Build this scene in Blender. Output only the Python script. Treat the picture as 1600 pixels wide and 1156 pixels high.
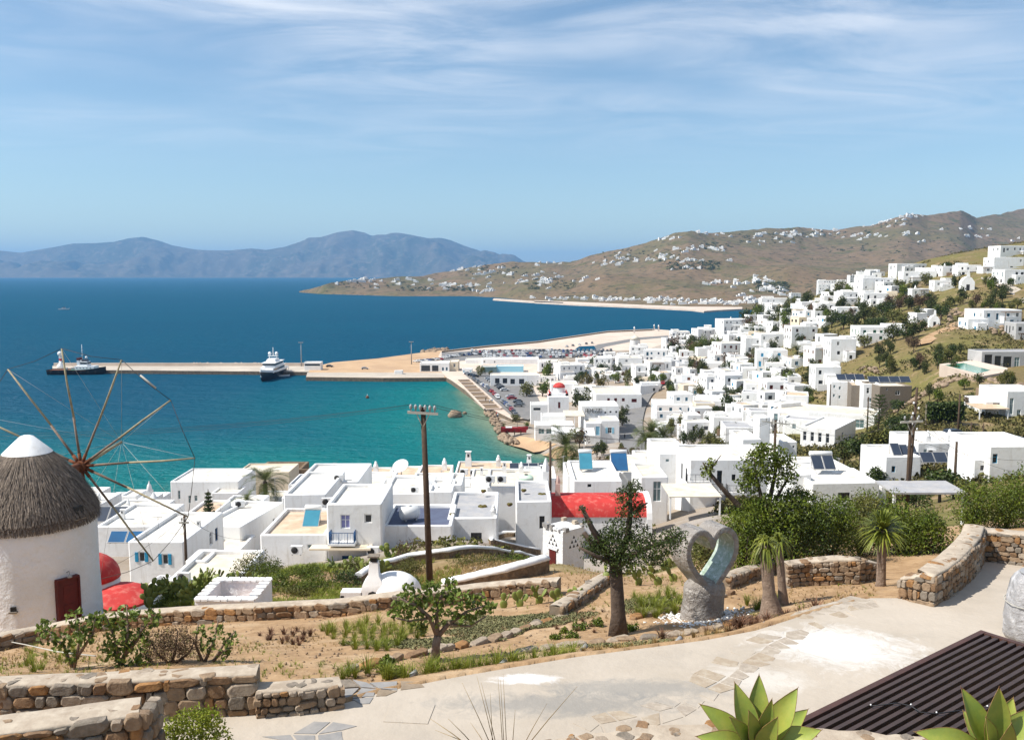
import bpy, bmesh, math, random
import numpy as np
from mathutils import Vector, Matrix
for _o in list(bpy.data.objects): bpy.data.objects.remove(_o)
random.seed(7); RNG = np.random.default_rng(11)
scene = bpy.context.scene
COL = scene.collection
# camera
F = 1400.0; HC = 57.0; PITCH = math.atan(150/1400.0)
SP, CP = math.sin(PITCH), math.cos(PITCH)
cam_d = bpy.data.cameras.new('camera'); cam = bpy.data.objects.new('camera', cam_d); COL.objects.link(cam)
cam.location = (0, 0, HC); cam.rotation_euler = (math.pi/2-PITCH, 0, 0)
cam_d.sensor_width = 36.0; cam_d.lens = F/1600*36.0; cam_d.clip_start = .1; cam_d.clip_end = 90000
scene.camera = cam
# sky and sun
SUN_EL, SUN_AZ = math.radians(50), math.radians(12)   # azimuth: degrees behind the left hand
TO_SUN = Vector((-math.cos(SUN_EL)*math.cos(SUN_AZ), -math.cos(SUN_EL)*math.sin(SUN_AZ), math.sin(SUN_EL)))
world = bpy.data.worlds.new('World'); scene.world = world; world.use_nodes = True
wn, wl = world.node_tree.nodes, world.node_tree.links
wn.clear()
def wnode(t, **k):
    n = wn.new(t)
    for a, b in k.items(): setattr(n, a, b)
    return n
wout = wnode('ShaderNodeOutputWorld'); wbg = wnode('ShaderNodeBackground')
sky = wnode('ShaderNodeTexSky', sky_type='NISHITA', sun_disc=False, sun_elevation=SUN_EL,
            sun_rotation=math.atan2(TO_SUN.x, TO_SUN.y), altitude=50, air_density=1.0, dust_density=0.25, ozone_density=1.6)
wbg.inputs['Strength'].default_value = 0.100
# high cirrus: noise on a flat layer far above, fading out towards the horizon
tc = wnode('ShaderNodeTexCoord'); sep = wnode('ShaderNodeSeparateXYZ'); wl.new(tc.outputs['Generated'], sep.inputs[0])
def wmath(op, a, b=None, clamp=False):
    n = wnode('ShaderNodeMath', operation=op, use_clamp=clamp)
    for i, v in enumerate((a, b)):
        if v is None: continue
        if hasattr(v, 'is_output'): wl.new(v, n.inputs[i])
        else: n.inputs[i].default_value = v
    return n.outputs[0]
zc = wmath('MAXIMUM', wmath('ADD', sep.outputs[2], .06), .04)
cx = wmath('DIVIDE', sep.outputs[0], zc); cy = wmath('DIVIDE', sep.outputs[1], zc)
comb = wnode('ShaderNodeCombineXYZ'); wl.new(cx, comb.inputs[0]); wl.new(cy, comb.inputs[1])
def wnoise(scale, loc, rot, sc, detail=8, rough=.6, dist=.0):
    mp = wnode('ShaderNodeMapping'); wl.new(comb.outputs[0], mp.inputs[0])
    mp.inputs['Location'].default_value = loc; mp.inputs['Rotation'].default_value = (0, 0, rot); mp.inputs['Scale'].default_value = sc
    n = wnode('ShaderNodeTexNoise'); n.inputs['Scale'].default_value = scale; n.inputs['Detail'].default_value = detail
    n.inputs['Roughness'].default_value = rough; n.inputs['Distortion'].default_value = dist
    wl.new(mp.outputs[0], n.inputs['Vector']); return n.outputs['Fac']
CLOUD_LOC = (25.09, 14.29, 0)
big = wnoise(.55, CLOUD_LOC, .35, (1, 1.15, 1), 4, .5)
fine = wnoise(1.1, (19.17, 4.52, 0), -.55, (1.0, 1.9, 1), 10, .6, .9)
mask = wnode('ShaderNodeMapRange'); mask.interpolation_type = 'SMOOTHSTEP'
wl.new(big, mask.inputs['Value']); mask.inputs['From Min'].default_value = .33; mask.inputs['From Max'].default_value = .60
wisp = wnode('ShaderNodeMapRange'); wisp.interpolation_type = 'SMOOTHSTEP'
wl.new(fine, wisp.inputs['Value']); wisp.inputs['From Min'].default_value = .24; wisp.inputs['From Max'].default_value = .80
fade = wnode('ShaderNodeMapRange'); wl.new(sep.outputs[2], fade.inputs['Value'])
fade.inputs['From Min'].default_value = .10; fade.inputs['From Max'].default_value = .28
cov = wmath('MULTIPLY', wmath('MULTIPLY', mask.outputs[0], wisp.outputs[0]), fade.outputs[0])
cov = wmath('MULTIPLY', cov, .82, True)
mixc = wnode('ShaderNodeMix', data_type='RGBA'); wl.new(cov, mixc.inputs['Factor'])
wl.new(sky.outputs[0], mixc.inputs['A']); mixc.inputs['B'].default_value = (8.4, 8.0, 8.3, 1)
tint = wnode('ShaderNodeMix', data_type='RGBA', blend_type='MULTIPLY'); tint.inputs['Factor'].default_value = 1; wl.new(mixc.outputs['Result'], tint.inputs['A']); tint.inputs['B'].default_value = (.92, .985, .99, 1)
wl.new(tint.outputs['Result'], wbg.inputs['Color']); wl.new(wbg.outputs[0], wout.inputs[0])
sun_d = bpy.data.lights.new('sun', 'SUN'); sun_d.energy = 5.0; sun_d.angle = math.radians(.53); sun_d.color = (1, .955, .88)
sun = bpy.data.objects.new('sun', sun_d); COL.objects.link(sun); sun.location = (-50, -20, 120)
sun.rotation_euler = TO_SUN.to_track_quat('Z', 'Y').to_euler()
vs = scene.view_settings; vs.view_transform = 'Standard'; vs.look = 'None'; vs.exposure = 0.50; vs.gamma = 1.0; vs.use_curve_mapping = False
scene.render.engine = 'CYCLES'
scene.cycles.use_denoising = True
scene.cycles.max_bounces = 6; scene.cycles.diffuse_bounces = 3; scene.cycles.glossy_bounces = 3
scene.cycles.transparent_max_bounces = 8; scene.cycles.volume_bounces = 0; scene.cycles.caustics_reflective = False; scene.cycles.caustics_refractive = False

# pixel <-> place
def ray(px, py):
    x = (px-800)/F; v = (578-py)/F
    return x, CP+SP*v, -SP+CP*v          # dx, dy, dz
def slope(py):
    _, dy, dz = ray(800, py); return -dz/dy
def at(px, py, Y):
    dx, dy, dz = ray(px, py); t = Y/dy
    return Vector((dx*t, Y, HC+dz*t))
def atz(px, py, z):
    dx, dy, dz = ray(px, py); t = (z-HC)/dz
    return Vector((dx*t, dy*t, z))
def pxm(Y): return Y/F/0.985               # metres per photo pixel at depth Y (about)

# mesh helpers
MATS = {}
class MB:
    def __init__(s): s.v = []; s.f = []; s.m = []; s.sm = []
    def add(s, vs_, fs, m=0, smooth=False):
        o = len(s.v); s.v += [tuple(p) for p in vs_]
        for f in fs: s.f.append(tuple(i+o for i in f)); s.m.append(m); s.sm.append(smooth)
        return s
    def box(s, c, d, m=0, rz=0, M=None, taper=1.0):
        x, y, z = d[0]/2, d[1]/2, d[2]/2; ca, sa = math.cos(rz), math.sin(rz); vs_ = []
        for k in (-1, 1):
            t = taper if k > 0 else 1
            for i, j in ((-1, -1), (1, -1), (1, 1), (-1, 1)):
                a, b = i*x*t, j*y*t; p = (a*ca-b*sa, a*sa+b*ca, k*z)
                if M: p = M @ Vector(p)
                vs_.append((c[0]+p[0], c[1]+p[1], c[2]+p[2]))
        return s.add(vs_, [(0, 3, 2, 1), (4, 5, 6, 7), (0, 1, 5, 4), (1, 2, 6, 5), (2, 3, 7, 6), (3, 0, 4, 7)], m)
    def rings(s, rs, m=0, closed=True, cap0=True, cap1=True, smooth=True):
        n = len(rs[0]); vs_ = [p for r in rs for p in r]; fs = []
        for k in range(len(rs)-1):
            for i in range(n if closed else n-1):
                j = (i+1) % n; fs.append((k*n+i, k*n+j, (k+1)*n+j, (k+1)*n+i))
        s.add(vs_, fs, m, smooth)
        o = len(s.v)-len(vs_)
        if cap0: s.f.append(tuple(o+i for i in reversed(range(n)))); s.m.append(m); s.sm.append(False)
        if cap1: s.f.append(tuple(o+(len(rs)-1)*n+i for i in range(n))); s.m.append(m); s.sm.append(False)
        return s
    def tube(s, pts, r, n=6, m=0, cap=True, smooth=True):
        pts = [Vector(p) for p in pts]; rs = []
        if not hasattr(r, '__len__'): r = [r]*len(pts)
        u = None
        for i, p in enumerate(pts):
            d = (pts[min(i+1, len(pts)-1)]-pts[max(i-1, 0)])
            d = d.normalized() if d.length > 1e-9 else Vector((0, 0, 1))
            if u is None: u = d.orthogonal().normalized()
            else:
                u = u-d*u.dot(d); u = u.normalized() if u.length > 1e-6 else d.orthogonal().normalized()
            w = d.cross(u)
            rs.append([p+(u*math.cos(2*math.pi*k/n)+w*math.sin(2*math.pi*k/n))*r[i] for k in range(n)])
        return s.rings(rs, m, True, cap, cap, smooth)
    def lathe(s, prof, n=16, c=(0, 0, 0), m=0, smooth=True, sx=1, sy=1, cap0=True, cap1=True):
        rs = [[(c[0]+r*sx*math.cos(2*math.pi*k/n), c[1]+r*sy*math.sin(2*math.pi*k/n), c[2]+z) for k in range(n)] for r, z in prof]
        return s.rings(rs, m, True, cap0, cap1, smooth)
    def prism(s, poly, z0, z1, m=0, mtop=None):
        n = len(poly)
        a = sum(poly[i][0]*poly[(i+1) % n][1]-poly[(i+1) % n][0]*poly[i][1] for i in range(n))
        if a < 0: poly = poly[::-1]
        vs_ = [(p[0], p[1], z0) for p in poly]+[(p[0], p[1], z1) for p in poly]
        s.add(vs_, [(i, (i+1) % n, n+(i+1) % n, n+i) for i in range(n)]+[tuple(reversed(range(n)))], m)
        o = len(s.v)-len(vs_)
        s.f.append(tuple(o+n+i for i in range(n))); s.m.append(m if mtop is None else mtop); s.sm.append(False); return s
    def sphere(s, c, r, nu=10, nv=6, m=0, sz=1.0, jit=0, M=None, rnd=random):
        rs = []
        for j in range(nv+1):
            ph = -math.pi/2+math.pi*j/nv; rr = max(math.cos(ph), .02)
            row = []
            for i in range(nu):
                q = 1+(rnd.uniform(-jit, jit) if jit else 0)
                p = Vector((rr*math.cos(2*math.pi*i/nu)*q*r, rr*math.sin(2*math.pi*i/nu)*q*r, math.sin(ph)*sz*r*q))
                if M: p = M @ p
                row.append((c[0]+p[0], c[1]+p[1], c[2]+p[2]))
            rs.append(row)
        return s.rings(rs, m)
    def mesh(s, name, mats, sharp=None):
        me = bpy.data.meshes.new(name); me.from_pydata(s.v, [], s.f)
        for m in mats: me.materials.append(MATS[m] if isinstance(m, str) else m)
        me.polygons.foreach_set('material_index', s.m); me.polygons.foreach_set('use_smooth', s.sm)
        me.validate(); me.update()
        if sharp: me.set_sharp_from_angle(angle=math.radians(sharp))
        return me
    def build(s, name, mats, parent=None, sharp=None, loc=None):
        if isinstance(mats, str): mats = [mats]
        return link(name, s.mesh(name, mats, sharp), parent, loc)
def link(name, me, parent=None, loc=None, rz=0, scale=None):
    o = bpy.data.objects.new(name, me); COL.objects.link(o)
    if parent: o.parent = parent
    if loc is not None: o.location = loc
    if rz: o.rotation_euler = (0, 0, rz)
    if scale is not None: o.scale = scale if hasattr(scale, '__len__') else (scale,)*3
    return o
def tag(o, label, cat, group=None):
    o['label'] = label; o['category'] = cat
    if group: o['group'] = group
    return o
def root(name, label, cat, loc=(0, 0, 0), rz=0, group=None):
    o = link(name, None, None, loc, rz); o.empty_display_size = .2
    return tag(o, label, cat, group)
def structure(o): o['kind'] = 'structure'; return o
def stuff(o, label=None, cat=None):
    o['kind'] = 'stuff'
    if label: o['label'] = label
    if cat: o['category'] = cat
    return o
def np_mesh(name, V, Fq, mats, smooth=False, uvs=None):
    me = bpy.data.meshes.new(name); n, (m, k) = len(V), Fq.shape
    me.vertices.add(n); me.vertices.foreach_set('co', np.ascontiguousarray(V, dtype=np.float32).ravel())
    me.loops.add(m*k); me.loops.foreach_set('vertex_index', np.ascontiguousarray(Fq, dtype=np.int32).ravel())
    me.polygons.add(m); me.polygons.foreach_set('loop_start', np.arange(0, m*k, k, dtype=np.int32))
    me.polygons.foreach_set('use_smooth', np.full(m, smooth, dtype=bool))
    for q in mats: me.materials.append(MATS[q])
    me.update(calc_edges=True); return me

# materials
def M(name, c1, c2=None, scale=1.0, rough=.85, c3=None, s3=.2, bump=0, bscale=8.0, bdist=.02, spec=.3, island=0, metal=0, translucent=0, lo=.35, hi=.65, detail=5, lo3=.45, hi3=.7, emit=0):
    mt = bpy.data.materials.new(name); mt.use_nodes = True; nt = mt.node_tree; N, L = nt.nodes, nt.links
    b = N['Principled BSDF']; b.inputs['Roughness'].default_value = rough; b.inputs['Specular IOR Level'].default_value = spec; b.inputs['Metallic'].default_value = metal
    geo = N.new('ShaderNodeNewGeometry')
    def noise(sc, det=detail, off=0):
        mp = N.new('ShaderNodeMapping'); mp.inputs['Location'].default_value = (off, off*1.7, off*.3); L.new(geo.outputs['Position'], mp.inputs[0])
        n = N.new('ShaderNodeTexNoise'); n.inputs['Scale'].default_value = sc; n.inputs['Detail'].default_value = det; n.inputs['Roughness'].default_value = .6
        L.new(mp.outputs[0], n.inputs['Vector']); return n.outputs['Fac']
    def rng(v, a, c):
        r = N.new('ShaderNodeMapRange'); L.new(v, r.inputs['Value']); r.inputs['From Min'].default_value = a; r.inputs['From Max'].default_value = c; return r.outputs[0]
    def mix(f, a, c):
        m = N.new('ShaderNodeMix'); m.data_type = 'RGBA'; L.new(f, m.inputs['Factor'])
        for key, v in (('A', a), ('B', c)):
            if hasattr(v, 'is_output'): L.new(v, m.inputs[key])
            else: m.inputs[key].default_value = (*v, 1)
        return m.outputs['Result']
    col = None
    if c2 is not None: col = mix(rng(noise(scale), lo, hi), c1, c2)
    if c3 is not None: col = mix(rng(noise(s3, 6, 13.7), lo3, hi3), col if col else c1, c3)
    if island:
        base = col
        hs = N.new('ShaderNodeHueSaturation')
        r = N.new('ShaderNodeMapRange'); L.new(geo.outputs['Random Per Island'], r.inputs['Value']); r.inputs['To Min'].default_value = 1-island; r.inputs['To Max'].default_value = 1+island
        L.new(r.outputs[0], hs.inputs['Value'])
        if base: L.new(base, hs.inputs['Color'])
        else: hs.inputs['Color'].default_value = (*c1, 1)
        col = hs.outputs[0]
    if col: L.new(col, b.inputs['Base Color'])
    else: b.inputs['Base Color'].default_value = (*c1, 1)
    if bump:
        bm = N.new('ShaderNodeBump'); bm.inputs['Strength'].default_value = bump; bm.inputs['Distance'].default_value = bdist
        L.new(noise(bscale, 8, 3.1), bm.inputs['Height']); L.new(bm.outputs[0], b.inputs['Normal'])
    if translucent:
        tr = N.new('ShaderNodeBsdfTranslucent'); ms = N.new('ShaderNodeMixShader'); ms.inputs[0].default_value = translucent
        if col: L.new(col, tr.inputs[0])
        else: tr.inputs[0].default_value = (*c1, 1)
        L.new(b.outputs[0], ms.inputs[1]); L.new(tr.outputs[0], ms.inputs[2]); L.new(ms.outputs[0], N['Material Output'].inputs[0])
    MATS[name] = mt; return mt
# plaster, roofs
M('plaster', (.80, .795, .78), (.74, .73, .71), .35, .9, bump=.45, bscale=2.2, bdist=.05, c3=(.62, .59, .54), s3=1.3, lo3=.55, hi3=.9)
def streaks(name):
    mt = MATS[name]; N, L = mt.node_tree.nodes, mt.node_tree.links; b = N['Principled BSDF']; src = b.inputs['Base Color'].links[0].from_socket; geo = N.new('ShaderNodeNewGeometry')
    mp = N.new('ShaderNodeMapping'); mp.inputs['Scale'].default_value = (1.6, 1.6, .22); L.new(geo.outputs['Position'], mp.inputs[0]); n = N.new('ShaderNodeTexNoise'); n.inputs['Scale'].default_value = 1.0; n.inputs['Detail'].default_value = 7; n.inputs['Roughness'].default_value = .7; L.new(mp.outputs[0], n.inputs['Vector'])
    r = N.new('ShaderNodeMapRange'); L.new(n.outputs['Fac'], r.inputs['Value']); r.inputs['From Min'].default_value = .54; r.inputs['From Max'].default_value = .82; r.inputs['To Max'].default_value = .9
    m = N.new('ShaderNodeMix'); m.data_type = 'RGBA'; L.new(r.outputs[0], m.inputs['Factor']); L.new(src, m.inputs['A']); m.inputs['B'].default_value = (.50, .46, .40, 1); L.new(m.outputs['Result'], b.inputs['Base Color'])
streaks('plaster')
M('plaster_cream', (.72, .62, .47), (.68, .57, .42), .5, .9, bump=.3, bscale=3, bdist=.04)
M('plaster_grey', (.46, .45, .44), (.40, .39, .38), .4, .9, bump=.3, bscale=3)
M('plaster_pink', (.62, .43, .36), (.55, .38, .32), .5, .9, bump=.3, bscale=3)
M('roof_white', (.76, .74, .69), (.64, .60, .53), .4, .9, c3=(.42, .37, .30), s3=.8, lo3=.5, hi3=.72)
M('roof_cream', (.66, .60, .50), (.56, .50, .40), .8, .9, c3=(.45, .38, .29), s3=.7, lo3=.5, hi3=.8)
M('roof_tan', (.55, .41, .28), (.44, .32, .22), 1.4, .95, c3=(.62, .50, .38), s3=.6)
M('roof_grey', (.36, .36, .37), (.30, .30, .31), 1.5, .9, c3=(.42, .40, .38), s3=.8)
M('roof_dark', (.10, .12, .18), (.08, .09, .14), 1.0, .8)
M('roof_blue', (.12, .14, .22), (.10, .12, .19), 1.0, .8)
M('red_paint', (.50, .042, .035), (.42, .032, .028), .8, .75, c3=(.58, .20, .155), s3=1.8, lo3=.5, hi3=.8, bump=.3, bscale=5)
M('red_dark', (.125, .016, .013), (.08, .012, .010), 3, .6)
M('blue_paint', (.03, .30, .50), (.03, .26, .44), 2, .6)
M('blue_deep', (.02, .09, .22), (.02, .07, .18), 2, .6)
M('blue_pale', (.32, .60, .72), (.28, .55, .68), 2, .6)
M('green_paint', (.04, .26, .14), (.03, .22, .12), 2, .6)
M('lavender', (.30, .30, .55), (.24, .24, .46), 2, .8)
M('white_paint', (.78, .78, .77), None, rough=.6)
M('glass', (.02, .025, .03), (.03, .035, .045), .3, .08, spec=.6)
M('glass_pale', (.16, .24, .24), (.10, .16, .17), .3, .1, spec=.6)
M('solar_blue', (.02, .10, .22), (.02, .08, .18), .7, .12, spec=.6)
M('solar_teal', (.05, .22, .30), (.04, .18, .25), .7, .15, spec=.6)
M('solar_dark', (.03, .04, .06), (.04, .05, .07), .7, .15, spec=.6)
M('metal_white', (.70, .70, .69), None, rough=.4, spec=.5)
M('metal_grey', (.32, .32, .32), (.26, .26, .26), 3, .5, spec=.5)
M('dark', (.025, .024, .023), None, rough=.7)
M('black_iron', (.02, .02, .022), None, rough=.5)
# wood, earth, stone
M('pole_wood', (.085, .055, .035), (.055, .036, .024), 6, .9, bump=.4, bscale=20)
M('sail_wood', (.38, .33, .21), (.28, .23, .14), 5, .85, c3=(.16, .12, .08), s3=2.0, lo3=.5, hi3=.75, bump=.4, bscale=18)
M('sail_rust', (.20, .07, .03), (.13, .05, .025), 5, .9)
M('rope', (.05, .045, .04), None, rough=.9)
M('rope_pale', (.42, .40, .35), None, rough=.9)
M('thatch', (.235, .19, .15), (.135, .105, .082), 9, .95, island=.45)
M('soil', (.37, .235, .125), (.28, .17, .088), 1.6, .95, c3=(.43, .30, .18), s3=.35, bump=.8, bscale=9, bdist=.05)
M('earth', (.115, .085, .045), (.07, .072, .026), .09, .95, c3=(.19, .135, .072), s3=.05, lo3=.5, hi3=.62, bump=1, bscale=.9, bdist=.5)
M('mortar', (.29, .225, .16), (.21, .16, .11), 4, .95, bump=.6, bscale=14, bdist=.02)
for _i, (_a, _b) in enumerate([((.27, .165, .09), (.16, .095, .052)), ((.31, .22, .14), (.20, .135, .085)), ((.24, .20, .16), (.155, .13, .10)), ((.34, .18, .07), (.20, .10, .04)), ((.37, .30, .225), (.25, .195, .145))]):
    M('stone_%d' % _i, _a, _b, 7, .92, c3=(.16, .12, .085), s3=3.2, lo3=.56, hi3=.8, bump=.8, bscale=16, bdist=.03, detail=8)
M('slate', (.22, .215, .21), (.30, .28, .26), 3, .8, bump=.3, bscale=12)
M('cap', (.42, .35, .27), (.33, .265, .20), 2.4, .95, c3=(.48, .41, .32), s3=4.5, bump=.6, bscale=12, bdist=.02, detail=8)
M('concrete', (.455, .395, .325), (.385, .33, .265), .55, .9, c3=(.36, .315, .26), s3=.9, lo3=.52, hi3=.8, bump=.8, bscale=6, bdist=.02, detail=8)
M('lime', (.76, .75, .72), (.66, .63, .58), 2.2, .9, bump=.3, bscale=9)
M('asphalt', (.16, .155, .15), (.20, .19, .18), .4, .9)
M('quay', (.46, .40, .33), (.38, .33, .27), .3, .9, c3=(.54, .47, .38), s3=.05)
M('quay_side', (.20, .15, .10), (.10, .08, .06), .8, .9)
M('sand', (.50, .34, .20), (.43, .28, .16), .12, .95, c3=(.38, .25, .15), s3=.05)
M('paving_pale', (.58, .47, .38), (.50, .40, .32), .15, .9, c3=(.62, .53, .44), s3=.05)
M('rubble', (.20, .14, .085), (.12, .085, .055), 2.5, .95, c3=(.30, .21, .13), s3=4, bump=1, bscale=9, bdist=.1)
M('rock', (.30, .22, .15), (.20, .145, .10), .6, .95, c3=(.36, .27, .19), s3=1.4, bump=.8, bscale=3, bdist=.2)
# plants
M('leaf_dark', (.030, .050, .008), (.056, .078, .011), 2, .5, island=.55, translucent=.14, spec=.35)
M('leaf_mid', (.062, .098, .009), (.130, .158, .014), 2, .5, island=.5, translucent=.14, spec=.3)
M('leaf_fig', (.125, .175, .03), (.16, .20, .04), 2, .5, island=.5, translucent=.35)
M('leaf_olive', (.135, .125, .026), (.085, .095, .02), 1, .6, island=.5, translucent=.14)
M('leaf_brown', (.14, .085, .045), (.10, .068, .042), 1, .8, island=.5, translucent=.2)
M('leaf_gold', (.16, .12, .02), (.10, .09, .02), 1, .6, island=.5, translucent=.25)
M('leaf_far', (.042, .056, .012), (.072, .080, .018), .3, .7, island=.5, translucent=.14)
M('scrub', (.125, .105, .035), (.080, .080, .025), .3, .9, island=.6, translucent=.1)
M('palm_leaf', (.11, .125, .03), (.065, .085, .02), 1, .5, island=.45, translucent=.25)
M('yucca_leaf', (.22, .23, .03), (.13, .16, .025), 1, .45, island=.4, translucent=.25)
M('agave_leaf', (.26, .30, .045), (.19, .25, .05), 5, .38, c3=(.32, .32, .06), s3=6, spec=.4, bump=.15, bscale=30, bdist=.01)
M('agave_edge', (.30, .20, .07), (.14, .06, .03), 25, .7)
M('cactus', (.13, .17, .035), (.18, .20, .045), 4, .5, island=.35)
M('leaf_bush', (.20, .25, .022), (.26, .28, .03), 3, .45, island=.4, translucent=.3)
M('pool_water', (.03, .24, .17), (.04, .28, .2), .4, .1, spec=.5)
M('grass_green', (.16, .20, .022), (.22, .23, .03), 1, .6, island=.4, translucent=.3)
M('grass_dry', (.36, .25, .10), (.26, .17, .07), 1, .8, island=.3, translucent=.2)
M('heath', (.16, .075, .04), (.11, .06, .035), 1, .8, island=.4)
M('groundcover', (.21, .195, .095), (.155, .155, .068), 3, .9, island=.35)
M('bark', (.105, .075, .055), (.065, .046, .034), 7, .95, bump=1, bscale=14, bdist=.04)
M('bark_pale', (.26, .19, .14), (.17, .12, .09), 8, .95, bump=1, bscale=18, bdist=.04)
# the slope above the bay: one height function
CTRL_PX = [  # pixel of a visible ground point and its distance
 (220,1150,15.7),(400,1110,16.9),(535,1097,17.2),(800,1060,18.2),(1100,1015,19.9),(1250,980,21.3),(1400,960,22.1),(1400,1080,17.3),(1200,1120,16.2),(1000,1120,16.2),(700,1120,16.2),(1590,960,22.2),
 (1460,947,22.8),(1550,895,27.5),(1580,870,30.5),
 (60,1060,19),(250,1055,19.2),(400,1050,19.5),(600,1052,19.2),(850,1030,19.8),(600,985,26),(450,985,27.5),(300,990,28),(100,1012,27.5),(-60,1030,27),(800,985,25),(965,992,23.2),
 (1100,965,24.8),(1000,930,28.5),(900,945,28.0),(1200,962,23.8),(1300,928,26),(1370,915,26.6),
 (400,968,31),(270,976,31.5),(130,988,32),(620,950,30.5),(760,935,31),
 (60,994,40),(-80,1000,39),(200,960,42),(300,945,43),(420,938,43),(585,946,40.5),(500,912,47),(450,890,55),(669,926,45),(760,890,51),(830,880,53),(872,893,51),(700,870,57),(620,890,54),(960,900,40),(1050,900,38),
 (967,690,285),(990,640,345),(1040,590,412),(1100,660,285),(1100,620,340),(1100,570,404),(1100,530,538),(1050,532,590),(1000,700,262),
 (1180,640,270),(1250,575,316),(1250,540,365),(1250,500,450),(1250,475,512),(1180,590,330),(1180,540,420),(1190,505,520),(1175,490,640),
 (1320,600,262),(1330,560,290),(1320,520,350),(1320,480,430),(1330,450,500),
 (1400,640,198),(1420,560,252),(1440,590,228),(1400,655,218),(1440,520,290),(1420,480,370),(1450,440,430),(1450,416,470),
 (1560,700,130),(1560,662,158),(1510,592,198),(1560,580,222),(1550,510,280),(1590,470,330),(1560,430,390),(1590,396,450),(1470,600,205),(1480,690,136),(1500,650,165)]
CTRL_RAW = []  # (pixel column, distance, height)
for _px, _prof in {
  -900: [(25,47),(40,41),(65,36),(75,33),(95,27.5),(120,20.5),(150,14),(190,6.5),(225,2.5),(260,0),(320,-2)],
  -300: [(25,47),(40,40.5),(65,33.5),(75,31.6),(95,27),(120,20),(150,13.5),(190,6.5),(225,2.5),(260,0),(320,-2)],
  60:   [(55,36),(65,32.6),(75,31.2),(95,27),(120,20),(150,13.5),(190,6.5),(225,2.5),(260,0),(320,-2)],
  300:  [(55,36),(65,32.6),(75,31.2),(95,27),(120,20),(150,13.5),(190,6.5),(225,2.5),(260,0),(320,-2)],
  550:  [(65,35.5),(75,32.8),(95,27),(120,20),(150,13.5),(190,6.5),(225,2.5),(260,0),(320,-2)],
  750:  [(65,36.5),(75,34),(95,29),(120,22),(150,15.5),(190,8.5),(225,3.5),(260,1),(320,0)],
  880:  [(40,43.8),(60,35.6),(70,32),(80,30),(95,28.0),(130,22),(170,14.5),(220,7.5),(257,3.6),(300,2.2),(380,2.2),(480,2.2),(600,2.2),(800,2.2)],
  940: [(46,40.8),(58,35.3),(70,31.3),(85,29)],
  1000: [(48,40),(65,33.5),(80,31),(110,25.5),(150,18),(200,10.5),(470,7),(600,5),(800,2)],
  1100: [(28,46.8),(45,42.5),(80,34.3),(110,28),(150,21.5),(200,15),(240,11.5),(640,8),(800,-3)],
  1250: [(30,46.5),(45,43),(60,38.5),(90,32),(120,28),(150,25),(190,22.5),(230,20.5),(600,38),(720,6),(850,-8)],
  1335: [(150,25.5),(185,21.5),(205,21.5),(230,22),(245,23)],
  1400: [(30,46.6),(45,43.5),(60,39.3),(80,35),(105,31),(130,30.5),(160,29),(600,58),(800,40),(1000,10)],
  1560: [(38,45.8),(48,43.5),(60,40),(80,37),(105,33.2),(120,32.5),(600,75),(900,60)],
  1900: [(20,48.6),(30,47.5),(60,42),(105,37),(150,36.5),(220,42),(300,50),(450,75),(600,85),(900,70)],
  2500: [(20,49),(60,46),(150,44),(300,58),(600,90)],
}.items():
    CTRL_RAW += [(_px, a, b) for a, b in _prof]
_P = [tuple(at(*c)) for c in CTRL_PX]+[((p-800)/F*y, y, z) for p, y, z in CTRL_RAW]
for _px in (-900, 0, 800, 1600, 2500): _P += [((_px-800)/F*12.0, 12.0, 49.0), ((_px-800)/F*7.0, 7.0, 49.4)]
_P = np.array(_P)
def _uv(X, Y): return np.stack([1.9*X/Y, np.log(Y)], -1)
_C = _uv(_P[:, 0], _P[:, 1])
def _tps(r2): return np.where(r2 > 1e-12, .5*r2*np.log(np.maximum(r2, 1e-12)), 0)
_n = len(_C); _K = _tps(((_C[:, None]-_C[None])**2).sum(-1))+np.eye(_n)*.0015
_A = np.zeros((_n+3, _n+3)); _A[:_n, :_n] = _K; _A[:_n, _n] = 1; _A[:_n, _n+1:] = _C; _A[_n, :_n] = 1; _A[_n+1:, :_n] = _C.T
_W = np.linalg.solve(_A, np.concatenate([_P[:, 2], np.zeros(3)]))
LANDP = [(-1500,240),(-600,240),(0,238),(150,205),(230,206),(268,206),(300,228),(400,240),(480,238),(560,236),(650,238),(740,243),(800,250),(850,260),(878,266),(880,274),(850,279),(818,286),(797,298),(788,320),(778,336),(768,348),(752,372),(735,400),(716,440),(704,478),
         (760,560),(880,640),(1050,650),(1075,700),(1150,800),(1200,900),(1300,1100),(3000,1100),(3000,3),(-3000,3)]
LANDP = np.array([((p-800)/F*y*1.01, y) for p, y in LANDP])
def inside(P, poly):
    x, y = P[..., 0], P[..., 1]; r = np.zeros(x.shape, bool); n = len(poly)
    for i in range(n):
        (x1, y1), (x2, y2) = poly[i][:2], poly[(i+1) % n][:2]
        c = ((y1 > y) != (y2 > y)); 
        with np.errstate(divide='ignore', invalid='ignore'):
            r ^= c & (x < (x2-x1)*(y-y1)/((y2-y1) if y2 != y1 else 1e-9)+x1)
    return r
def edge_dist(P, poly, closed=True):
    d = np.full(P.shape[:-1], 1e9); n = len(poly)
    for i in range(n if closed else n-1):
        a = np.array(poly[i][:2]); b = np.array(poly[(i+1) % n][:2]); ab = b-a
        t = np.clip(((P-a)@ab)/max(ab@ab, 1e-9), 0, 1); q = P-(a+t[..., None]*ab)
        d = np.minimum(d, np.sqrt((q**2).sum(-1)))
    return d
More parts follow.
